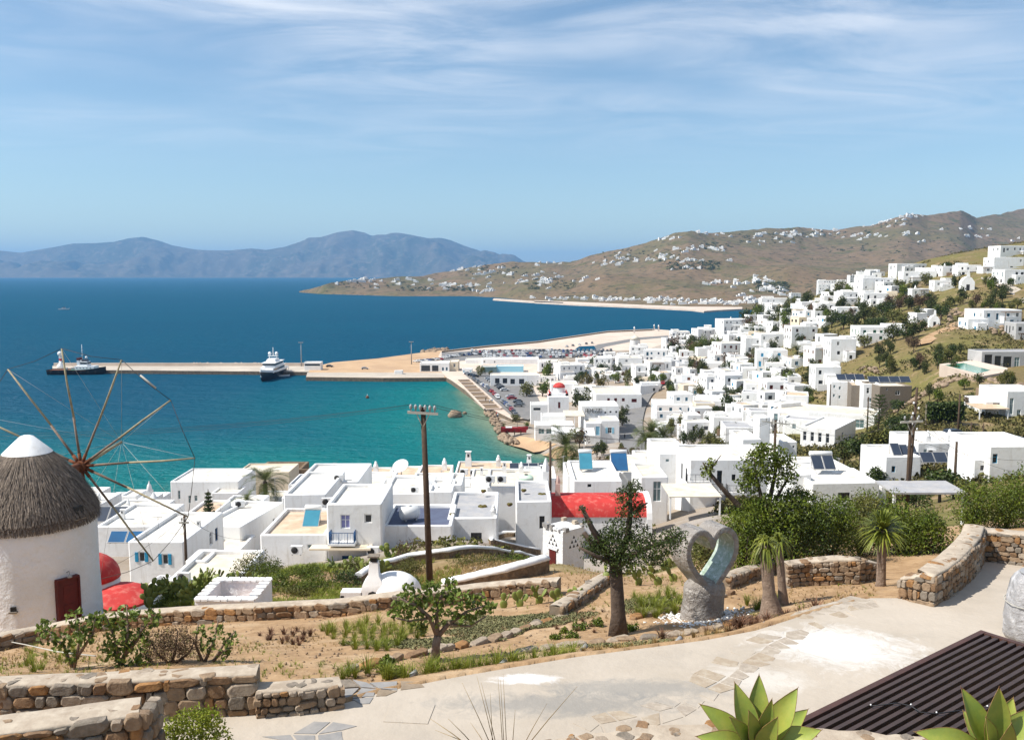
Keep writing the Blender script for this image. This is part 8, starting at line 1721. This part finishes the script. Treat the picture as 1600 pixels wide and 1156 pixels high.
R_ = rg.uniform(.3, .9, len(X)); P = np.repeat(np.stack([X, Y, Z+R_*.3], -1), 12, 0)+rand_dirs(len(X)*12, rg)*(np.repeat(R_, 12)*rg.random(len(X)*12)**.4)[:, None]*np.array([1, 1, .6])
V = leaf_quads(P, .4, rg, .75); stuff(link('town_weeds', np_mesh('town_weeds', V, np.arange(len(V)).reshape(-1, 4), ['leaf_olive'])), 'weedy growth between the houses of the slope', 'weeds')
def rock_field(name, n, args, size, mat, label, keep=None):
    X, Y, Z, rg = scatter(n, *args, keep); b = MB(); r2 = random.Random(args[-1])
    for x, y, z in zip(X, Y, Z): s = size*r2.uniform(.4, 1.3); b.sphere((x, y, z+s*.15), s, 7, 4, 0, .7, .25, None, r2)
    stuff(b.build(name, mat), label, 'rocks')
rock_field('hill_boulders', 3000, (.38, .62, 170, 430, 7), .8, 'rock', 'tan boulders scattered over the upper right slope', lambda x, y, z: fbm(x, y, 30, 2, 33) > .02)
rock_field('garden_stones', 2600, (-.62, .40, 18.5, 34, 9), .035, 'stone_1', 'small loose stones lying on the garden soil', lambda x, y, z: ~inside(np.stack([x, y], -1), PATH_POLY))
rock_field('rubble_patch', 500, (-.05, .06, 50, 62, 10), .10, 'rock', 'stones strewn over the fallow plot')
X, Y, Z, rg = scatter(5200, -.62, .42, 18.5, 40, 21, lambda x, y, z: (fbm(x, y, 3, 3, 9) > .02) & ~inside(np.stack([x, y], -1), PATH_POLY))
V, Fq = blades(np.stack([X, Y, Z], -1), 7, .10, 1.2, .010, rg); stuff(link('garden_weeds', np_mesh('garden_weeds', V, Fq, ['grass_dry'])), 'short dry weeds dotted over the garden soil', 'weeds')
X, Y, Z, rg = scatter(2600, -.62, .42, 18.5, 40, 22, lambda x, y, z: (fbm(x, y, 4, 3, 10) > .12) & ~inside(np.stack([x, y], -1), PATH_POLY))
V, Fq = blades(np.stack([X, Y, Z], -1), 9, .13, 1.2, .011, rg); stuff(link('garden_grass', np_mesh('garden_grass', V, Fq, ['grass_green'])), 'thin green grass dotted over the garden soil', 'grass')
# tussocks: every clump its own plant
def tuft_mesh(seed, n, h, lean, w, mat):
    rg = np.random.default_rng(seed); V, Fq = blades(np.zeros((1, 3)), n, h, lean, w, rg); return np_mesh('tussock', V, Fq, [mat])
TU = {'g': [tuft_mesh(s, 70, .34, .9, .012, 'grass_green') for s in range(3)], 'h': [tuft_mesh(s+5, 60, .2, 1.0, .014, 'heath') for s in range(3)], 'd': [tuft_mesh(s+9, 60, .26, .8, .012, 'grass_dry') for s in range(3)], 'b': None}
_m = [crown_proto(90+s, 'leaf_mid', 420, .22, .7) for s in range(2)]; TU['b'] = _m
TRr = random.Random(2)
def tufts(pts, kind, s, label, group, name, cat):
    for px, py in pts:
        p = ground(px, py, ymax=60); sc = s*TRr.uniform(.7, 1.25); o = link(name, TRr.choice(TU[kind]), None, p-Vector((0, 0, .02 if kind != 'b' else -.08)), TRr.random()*6, sc); tag(o, label, cat, group)
def region(poly, step, jit=.4):
    xs = [p[0] for p in poly]; ys = [p[1] for p in poly]; out = []; y = min(ys); r = 0
    while y < max(ys):
        x = min(xs)+(r % 2)*step/2
        while x < max(xs):
            q = (x+TRr.uniform(-jit, jit)*step, y+TRr.uniform(-jit, jit)*step*.4)
            if inside(np.array([q]), poly)[0]: out.append(q)
            x += step
        y += step*.42; r += 1
    return out
tufts(region([(500, 985), (560, 970), (640, 975), (665, 995), (600, 1020), (540, 1015)], 17), 'g', 1.05, 'green grass tussock planted in rows left of the fig tree', 'green tussocks left of the fig tree', 'grass_tussock', 'grass')
tufts(region([(395, 990), (505, 985), (480, 1010), (400, 1003)], 17), 'h', 1.1, 'reddish heath tuft in the bed below the garden wall', 'reddish tufts below the garden wall', 'heath_tuft', 'plant')
tufts(region([(985, 935), (1060, 925), (1075, 945), (1060, 962), (990, 968)], 16), 'g', 1.1, 'green grass tussock between the pruned trunk and the heart', 'green tussocks left of the heart', 'grass_tussock', 'grass')
tufts(region([(860, 975), (900, 955), (945, 950), (950, 985), (880, 1000)], 24), 'h', .8, 'sparse reddish tuft left of the pruned trunk', 'reddish tufts by the pruned trunk', 'heath_tuft', 'plant')
tufts([(882, 990), (905, 985), (930, 980), (988, 985), (870, 1000), (893, 998)], 'b', .26, 'small rounded green shrublet near the pruned trunk', 'green shrublets by the pruned trunk', 'shrublet', 'shrub')
tufts(region([(590, 1058), (690, 1048), (860, 1030), (910, 1020), (905, 1030), (700, 1058), (600, 1068)], 13), 'g', 1.15, 'bright grass tussock in the strip along the driveway', 'tussocks along the driveway', 'grass_tussock', 'grass')
tufts(region([(880, 1022), (1000, 1008), (1180, 985), (1180, 995), (1000, 1020), (890, 1034)], 19), 'd', .9, 'straw-coloured tuft along the driveway edge', 'straw tufts along the driveway', 'dry_tuft', 'grass')
tufts(region([(1090, 985), (1180, 972), (1260, 955), (1255, 975), (1130, 995)], 22), 'h', 1.3, 'rusty heath tuft between heart and driveway', 'rusty tufts below the heart', 'heath_tuft', 'plant')
tufts([(1155, 985), (1035, 1000), (1105, 992), (1205, 990), (1250, 968), (1275, 958)], 'h', 1.9, 'taller rusty heath plant near the yucca foot', 'rusty plants near the yucca', 'heath_tuft', 'plant')
tufts(region([(20, 1015), (110, 1005), (130, 1040), (40, 1055)], 26), 'g', .9, 'thin grass tuft in the bed before the windmill', 'grass tufts before the windmill', 'grass_tussock', 'grass')
tufts([(545, 1055), (535, 1060), (555, 1058), (575, 1052)], 'g', 1.2, 'grass tussock at the end of the short wall', 'tussocks by the short wall', 'grass_tussock', 'grass')
tufts([(600, 1048), (612, 1055)], 'b', .33, 'dense green shrublet left in the driveway strip', 'shrublets in the driveway strip', 'shrublet', 'shrub')
tufts(region([(1150, 945), (1230, 930), (1235, 945), (1170, 958)], 20), 'g', 1.0, 'grass tuft in the shade right of the heart', 'tufts right of the heart', 'grass_tussock', 'grass')
# mats of grey-green ground cover
for i, (px, py, rx, ry, lab) in enumerate([(660, 1005, 3.0, .8, 'grey-green creeping mat behind the fig tree'), (790, 978, 3.4, 1.5, 'wide grey-green creeping mat below the prickly pears'), (1030, 945, 2.2, .9, 'creeping mat left of the heart'), (1150, 990, 1.6, .4, 'creeping mat along the driveway below the heart'), (860, 965, 1.2, .6, 'creeping mat at the stone border'), (980, 1010, 2.2, .25, 'creeping strip along the driveway')]):
    c = ground(px, py); rg = np.random.default_rng(i); n = int(5200*rx*ry/3); a = rg.random(n)*6.283; q = np.sqrt(rg.random(n))*(1+.25*np.sin(a*3+i)+.12*np.sin(a*7)); x = c.x+rx*q*np.cos(a)*.62; y = c.y+ry*q*np.sin(a); z = tz(x, y)+fbm(x, y, 1.6, 4, 5)*.09+rg.random(n)*.05+.02
    V = leaf_quads(np.stack([x, y, z], -1), .075, rg, .7); o = link('creeping_mat', np_mesh('creeping_mat', V, np.arange(len(V)).reshape(-1, 4), ['groundcover'])); tag(o, lab, 'ground cover')
# fallow grass round the pole
X, Y, Z, rg = scatter(5200, -.12, .08, 44, 62, 14, lambda x, y, z: fbm(x, y, 5, 3, 6) > -.02)
V, Fq = blades(np.stack([X, Y, Z], -1), 5, .22, 1.0, .02, rg); stuff(link('fallow_grass', np_mesh('fallow_grass', V, Fq, ['grass_dry'])), 'dry grass on the fallow plot around the utility pole', 'grass')
X, Y, Z, rg = scatter(5000, -.40, -.06, 40, 58, 15, lambda x, y, z: fbm(x, y, 4, 3, 7) > -.05)
V, Fq = blades(np.stack([X, Y, Z], -1), 6, .35, 1.0, .025, rg); stuff(link('bank_grass', np_mesh('bank_grass', V, Fq, ['grass_green'])), 'rough green grass on the bank below the houses', 'grass')
# agaves, dry stalks and bush close to the camera
def agave(label, base, leaves, seed):
    rt = root('agave', label, 'agave', base); rg = random.Random(seed)
    for (tpx, tpy, dY, w, bend) in leaves:
        T_ = at(tpx, tpy, base.y+dY)-base; L = T_.length; d = T_.normalized(); side = d.cross(Vector((0, -.7, .7))).normalized(); nn = side.cross(d).normalized(); b = MB(); rs = []; re = []
        n = 12
        for k in range(n+1):
            t = k/n; wd = w*1.5*(.5+.9*math.sin(min(t*1.25, 1)*math.pi*.55))*(1-max(0, (t-.45)/.55)**1.7)+.002; c = d*L*t+nn*(bend*L*math.sin(t*math.pi)); th = .022*(1-t)+.004; cup = wd*.30
            rs.append([c-side*wd+nn*cup, c-side*wd*.5+nn*cup*.25, c, c+side*wd*.5+nn*cup*.25, c+side*wd+nn*cup, c+side*wd*.5+nn*(cup*.25-th), c-nn*th*1.3, c-side*wd*.5+nn*(cup*.25-th)]); re.append((c-side*wd*1.01+nn*cup, c+side*wd*1.01+nn*cup))
        b.rings(rs, 0, True, True, True, True); lf = b.build('leaf', 'agave_leaf', rt, sharp=60)
        b = MB(); [b.tube([p[i] for p in re], .0022, 4) for i in (0, 1)]; b.tube([d*L*.985, d*L*1.03], [.005, .001], 5); b.build('leaf_margin', 'agave_edge', lf)
def AB(px, py, Y): return at(px, py, Y)
agave('bright green agave at the bottom edge, left of the pergola', AB(1182, 1178, 6.8), [(1094, 1100, .05, .046, .05), (1148, 1066, .1, .047, .02), (1186, 1054, .15, .046, -.02), (1246, 1075, .0, .052, .05), (1206, 1092, -.15, .032, .02), (1283, 1140, -.1, .05, .10), (1088, 1150, -.1, .045, .12), (1170, 1110, -.2, .035, .03), (1215, 1120, -.25, .038, .04), (1140, 1120, -.2, .034, .04), (1262, 1108, .2, .042, .06)], 1)
agave('bright green agave in the bottom right corner', AB(1550, 1185, 6.4), [(1502, 1074, .05, .048, .03), (1561, 1074, -.05, .050, 0), (1583, 1090, .15, .046, -.03), (1612, 1105, 0, .052, .05), (1430, 1143, -.05, .050, .08), (1505, 1110, .2, .036, .02), (1640, 1130, 0, .05, .1), (1540, 1120, -.2, .035, .03), (1580, 1130, -.25, .04, .04)], 2)
rt = root('dry_stalks', 'spray of thin dry grass stalks at the bottom edge', 'dry grass', AB(780, 1175, 7.4))
for i, (bx, tx, ty) in enumerate(((772, 722, 1066), (775, 745, 1056), (778, 752, 1066), (786, 778, 1056), (788, 782, 1062), (792, 786, 1052), (770, 766, 1082), (745, 672, 1122), (750, 700, 1122), (765, 735, 1128), (800, 805, 1108), (812, 855, 1098), (815, 902, 1072), (760, 680, 1140))):
    a, c = AB(bx, 1175, 7.4)-rt.location, AB(tx, ty, 7.4+(.2*math.sin(i*3)))-rt.location; b = MB(); b.tube([a, a.lerp(c, .5)+Vector((0, 0, .01)), c], [.0045, .0035, .0012], 4); b.build('stalk', 'grass_dry', rt)
c = atz(298, 1140, 49.4); rt = root('pittosporum_bush', 'small bright green bush on the driveway at the bottom left', 'bush', (c.x, c.y, 48.6))
foliage('foliage', [((0, 0, .6), (.46, .46, .5), 1500), ((-.45, 0, .45), (.32, .32, .36), 700), ((.36, .05, .6), (.32, .32, .42), 800), ((.05, -.1, 1.0), (.26, .26, .22), 420), ((.32, 0, 1.0), (.2, .2, .18), 260), ((-.3, 0, .85), (.2, .2, .18), 240)], .06, 'leaf_bush' if 'leaf_bush' in MATS else 'leaf_fig', rt, aspect=.55)
b = MB(); [b.tube([(0, 0, 0), (x, y, .6)], [.025, .01], 5) for x, y in ((0, 0), (.3, 0), (-.3, .1))]; b.build('stems', 'bark', rt)
# hose over the wall at the left
P = [ground(x, y)+Vector((0, 0, .25)) for x, y in ((-20, 1004), (40, 1018), (90, 1032), (150, 1040))]; b = MB(); b.tube(P, .018, 5); tag(b.build('garden_hose', 'rope_pale'), 'pale hose sagging over the bed below the windmill', 'hose')
# pool on the slope
a = ground(1515, 582, ymin=120); z = a.z+1.5; Pp = [atz(x, y, z) for x, y in ((1468, 570), (1520, 564), (1574, 576), (1574, 582), (1530, 590))]
rt = root('swimming_pool', 'green swimming pool with pale paved surround on the slope', 'pool', (a.x, a.y, z)); b = MB(); b.prism([(p.x-a.x, p.y-a.y) for p in Pp], -6, .2); b.build('surround', 'paving_pale', rt)
Pw = [atz(x, y, z+.2) for x, y in ((1476, 570.5), (1506, 567), (1548, 578.5), (1528, 583.5))]; b = MB(); b.prism([(p.x-a.x, p.y-a.y) for p in Pw], .19, .21); b.build('water', 'pool_water' if 'pool_water' in MATS else 'green_paint', rt)
# houses on the far hills
def tiny_house(seed):
    rg = random.Random(seed); b = MB(); w, d, h = rg.uniform(9, 16), 8, rg.uniform(3.4, 6.2); b.box((0, 0, h/2-2), (w, d, h+4)); b.box((0, 0, h+.15), (w*.9, d*.85, .1), 1)
    w2 = w*rg.uniform(.35, .55); x = rg.choice((-1, 1))*(w-w2)/2; b.box((x*.8, 1, h+1.4), (w2, d*.6, 2.9)); s = -x/abs(x); b.box((s*w*.62, .5, 1.2-2), (w*.5, d*.8, 6.2))
    for k in range(int(w/2.6)): b.box((-w/2+1.5+k*2.5, -d/2-.02, h*.55), (1.0, .08, 1.4), 2)
    return b.mesh('far_house', ['plaster', 'roof_cream', 'dark'])
TINY = [tiny_house(i) for i in range(7)]
FH = random.Random(77)
CL = [  # centre column, row, half width, half height, count, place words
 (575, 441, 60, 6, 16, 'on the flat headland across the bay'), (640, 444, 35, 5, 9, 'on the flat headland across the bay'), (700, 449, 25, 5, 14, 'in the white resort above the headland shore'), (760, 420, 36, 6, 10, 'on the low ridge right of the headland'), (785, 430, 40, 6, 8, 'on the low ridge right of the headland'), (760, 444, 26, 4, 5, 'above the small far beach'), (845, 440, 26, 9, 20, 'in the village above the far beach'), (765, 455, 26, 2, 7, 'by the small far beach'), (850, 412, 30, 3, 5, 'on the low ridge right of the headland'), (890, 436, 30, 6, 8, 'in the village above the far beach'), (950, 413, 20, 3, 9, 'in a long white row on the brown hill'), (975, 402, 14, 7, 7, 'in a long white row on the brown hill'), (1025, 404, 34, 4, 11, 'strung along the middle of the brown hill'), (1050, 390, 30, 5, 7, 'high on the brown hill'), (1040, 373, 18, 3, 5, 'below the first summit'), (1075, 363, 12, 2, 3, 'on the first summit'), (1090, 408, 28, 3, 10, 'by the dark grove on the hill'), (1075, 420, 20, 3, 5, 'by the dark grove on the hill'), (1125, 442, 30, 4, 14, 'in the terraced hotel above the far quay'), (1105, 388, 20, 4, 6, 'high on the brown hill'), (1190, 372, 36, 7, 20, 'in the hilltop village'), (1225, 365, 24, 4, 8, 'in the hilltop village'), (1125, 366, 18, 3, 5, 'on the first summit'), (1280, 366, 40, 4, 14, 'along the skyline road'), (1350, 369, 30, 3, 9, 'along the skyline road'), (1390, 345, 30, 6, 16, 'on the rocky crest'), (1420, 338, 14, 3, 7, 'on the rocky crest'), (1420, 364, 14, 2, 3, 'on the open brown slope'), (1505, 357, 30, 3, 6, 'under the far right ridge'), (1510, 370, 16, 2, 6, 'under the far right ridge'), (1435, 377, 8, 2, 2, 'on the open brown slope'), (1575, 376, 20, 3, 5, 'under the far right ridge'), (1205, 455, 22, 6, 16, 'in the dark grove at the end of the bay'), (1190, 437, 20, 4, 7, 'in the dark grove at the end of the bay'), (1170, 468, 10, 4, 8, 'at the end of the far quay'), (1000, 469, 90, 1.3, 46, 'in the white row along the far quay'), (1110, 474, 50, 1.3, 26, 'in the white row along the far quay'), (900, 466.5, 50, 1.0, 14, 'in the white row along the far quay')]
_used = []
for cx_, cy_, hx, hy, n, where in CL:
    for k in range(n):
        px, py = cx_+FH.gauss(0, .62)*hx*1.15, cy_+FH.gauss(0, .62)*hy*1.15; p = hill_at(px, py); s = FH.uniform(.5, .95)*(1.0 if p.y < 2600 else 1.1)
        if 'row along' in where: s *= .8
        o = link('far_house', TINY[FH.randrange(7)], None, p, FH.uniform(-.5, .5), (s*FH.uniform(.8, 1.3), s, s)); tag(o, 'tiny white house '+where, 'house', 'far houses '+where)
# dark groves and shrubs over there
rg = np.random.default_rng(6); pts = []
for cx_, cy_, hx, hy, n in [(1080, 415, 40, 7, 90), (1205, 450, 26, 9, 70), (720, 452, 22, 3, 50), (650, 452, 30, 3, 30), (1110, 385, 30, 5, 30), (860, 445, 40, 8, 40), (1200, 372, 50, 8, 40), (1300, 366, 60, 5, 36), (780, 425, 60, 10, 40), (1330, 395, 80, 14, 26), (1440, 385, 60, 14, 22), (580, 446, 60, 5, 30), (1000, 400, 60, 10, 40), (1385, 350, 30, 6, 20)]:
    for k in range(n): pts.append((cx_+rg.uniform(-hx, hx), cy_+rg.uniform(-hy, hy)))
Pf = np.array([tuple(hill_at(*q)) for q in pts]); R_ = rg.uniform(2.5, 6.5, len(Pf)); P = np.repeat(Pf+np.array([0, 0, 1.5]), 26, 0)+rand_dirs(len(Pf)*26, rg)*(np.repeat(R_, 26)*rg.random(len(Pf)*26)**.4)[:, None]*np.array([1.3, 1, .6])
V = leaf_quads(P, 2.6, rg, .8); stuff(link('far_groves', np_mesh('far_groves', V, np.arange(len(V)).reshape(-1, 4), ['leaf_far'])), 'dark groves and garden trees on the far hills', 'trees')
# far quay
for pts, nm in ([(835, 472.5), (900, 476), (1000, 480), (1080, 484), (1100, 486.5), (1120, 485), (1160, 483), (1160, 480), (1080, 479.5), (1000, 476.5), (900, 472), (835, 469.5)], 'far_quay'), ([(770, 468), (830, 472), (880, 474), (880, 472.6), (830, 470.4), (772, 466.5)], 'far_quay'): 
    b = MB(); b.prism([tuple(atz(x, y, 2.0))[:2] for x, y in pts], -2, 2.4); structure(b.build(nm, 'paving_pale'))
# trees and shrubs in the gardens between the town houses
TG = random.Random(44)
for (cx_, cy_, hx, hy, n, where) in [(1090, 545, 40, 14, 14, 'by the bay end of the town'), (1150, 570, 70, 24, 34, 'in the gardens below the blue doors'), (1200, 510, 40, 18, 26, 'between the upper town terraces'), (1290, 480, 70, 22, 36, 'between the hillside houses'), (1110, 635, 70, 30, 30, 'around the road bend'), (1240, 590, 40, 24, 14, 'by the pinkish tower house'), (900, 592, 50, 12, 10, 'in the old town courtyards'), (1000, 590, 40, 16, 12, 'round the big cube houses'), (1240, 640, 50, 16, 10, 'above the hotel annex'), (1095, 685, 50, 16, 22, 'in the brown thicket above the lower road'), (960, 715, 40, 12, 10, 'on the lower road bank'), (1160, 700, 30, 10, 8, 'behind the white chimney slab'), (1440, 560, 70, 30, 26, 'on the open right slope'), (1500, 470, 90, 24, 30, 'among the upper rocks'), (1520, 620, 70, 20, 14, 'round the pool terrace')]:
    for k in range(n):
        px, py = cx_+TG.uniform(-hx, hx), cy_+TG.uniform(-hy, hy); tree(px, py, TG.uniform(6, 12), TG.choice(('leaf_far', 'leaf_far', 'leaf_olive', 'leaf_mid', 'leaf_dark', 'leaf_brown')), 'bushy garden tree '+where, 'garden trees '+where, name='garden_tree', tall=TG.uniform(.9, 1.7))
# small houses filling the town, nothing to tell them apart
SR = random.Random(61); taken = [(o.location.x, o.location.y) for o in bpy.data.objects if o.parent is None and o.get('category') in ('house', 'hotel', 'restaurant', 'church', 'apartments', 'villa', 'chapel')]
for (x0, x1, y0, y1, n, where) in [(1040, 1180, 520, 580, 46, 'in the packed middle of the town'), (1060, 1240, 580, 640, 34, 'on the lower town slope'), (1180, 1300, 470, 540, 34, 'on the upper town terraces'), (870, 1040, 560, 600, 26, 'in the old quarter near the marina'), (1300, 1400, 430, 480, 14, 'below the ridge'), (1150, 1250, 640, 680, 10, 'beside the hotel annex'), (1040, 1120, 640, 690, 8, 'above the lower road')]:
    m = 0
    for k in range(n*4):
        px, py = SR.uniform(x0, x1), SR.uniform(y0, y1); p = ground(px, py, ymin=60)
        if m >= n or p.z < 2.4 or any((p.x-a)**2+((p.y-c)*.8)**2 < 30 for a, c in taken): continue
        s = pxm(p.y); w = SR.uniform(4, 7.5)/s; hh = SR.uniform(2.8, 5.4)/s; taken.append((p.x, p.y)); m += 1
        house('little white house '+where, [B(px-w/2, px+w/2, py-hh, Y=p.y, rot=SR.uniform(-.5, .5), D=SR.uniform(4, 7), roof=SR.choice(('roof_white', 'roof_cream', 'roof_cream', 'roof_tan', 'roof_grey')), kinds=SR.choice(('wwk', 'uw', 'kc', 'Bw', 'wo', 'k')), dens=.9, wall=SR.choice(('plaster',)*8+('plaster_cream',)))], group='little houses '+where)
# people on the quay
def person_mesh(seed, top, low):
    b = MB(); b.tube([(-.1, 0, 0), (-.09, .02, .45), (-.07, 0, .88), (0, 0, 1.0)], [.06, .065, .09, .15], 8, 1); b.tube([(.1, .05, 0), (.09, .03, .45), (.07, 0, .88), (0, 0, 1.0)], [.06, .065, .09, .15], 8, 1)
    b.tube([(0, 0, .88), (0, 0, 1.1), (0, 0, 1.38), (0, 0, 1.47), (0, 0, 1.52)], [.155, .15, .19, .11, .06], 10, 0); b.tube([(0, 0, 1.5), (0, 0, 1.56), (0, -.01, 1.64), (0, -.01, 1.72), (0, 0, 1.76)], [.055, .075, .095, .085, .03], 10, 2)
    for s in (-1, 1): b.tube([(s*.19, 0, 1.4), (s*.25, .02, 1.12), (s*.24, -.08, .86)], [.06, .045, .035], 7, 0)
    return b.mesh('person', [top, low, 'bark_pale'])
PM = [person_mesh(0, 'white_paint', 'blue_deep'), person_mesh(1, 'dark', 'dark'), person_mesh(2, 'red_paint', 'roof_dark'), person_mesh(3, 'blue_paint', 'metal_grey')]
for i, (px, py, m, lab) in enumerate([(759, 627, 1, 'person in black standing on the quay by the cars'), (765, 630, 0, 'person in white top on the quay by the cars'), (769, 629, 3, 'person in blue on the quay by the cars'), (782, 624, 1, 'person in black crossing the quay street'), (776, 650, 2, 'person in red near the shore rocks'), (778, 652, 0, 'person in white near the shore rocks'), (447, 577, 1, 'person in black on the pier beside the yacht'), (451, 577, 0, 'person in white on the pier beside the yacht')]):
    p = atz(px, py, 2.24 if px > 700 else 2.0); o = link('person', PM[m], None, p, i*1.3); tag(o, lab, 'person')
p = ground(976, 688, ymin=150); tag(link('person', PM[1], None, p+Vector((0, 0, .5)), 0), 'person in black walking in the shade of REMEZZO', 'person')
# television aerials
for i, (px, py, Y) in enumerate([(430, 770, 104), (522, 743, 125), (612, 752, 112), (690, 760, 100), (735, 757, 110), (780, 735, 150), (880, 735, 112), (1010, 735, 118), (345, 815, 92), (248, 838, 78), (1060, 700, 124), (1310, 742, 95)]):
    p = at(px, py, Y); rt = root('tv_aerial', 'thin rooftop television aerial in the lower town', 'aerial', p, i*.7, 'rooftop aerials'); b = MB(); b.tube([(0, 0, -.4), (0, 0, 1.9)], .025, 5); b.build('mast', 'metal_grey', rt); b = MB(); b.tube([(-.5, 0, 1.8), (.5, 0, 1.8)], .015, 4); [b.tube([(x, -.25, 1.8), (x, .25, 1.8)], .01, 4) for x in (-.4, -.2, 0, .2, .4)]; b.build('antenna_rods', 'metal_grey', rt)
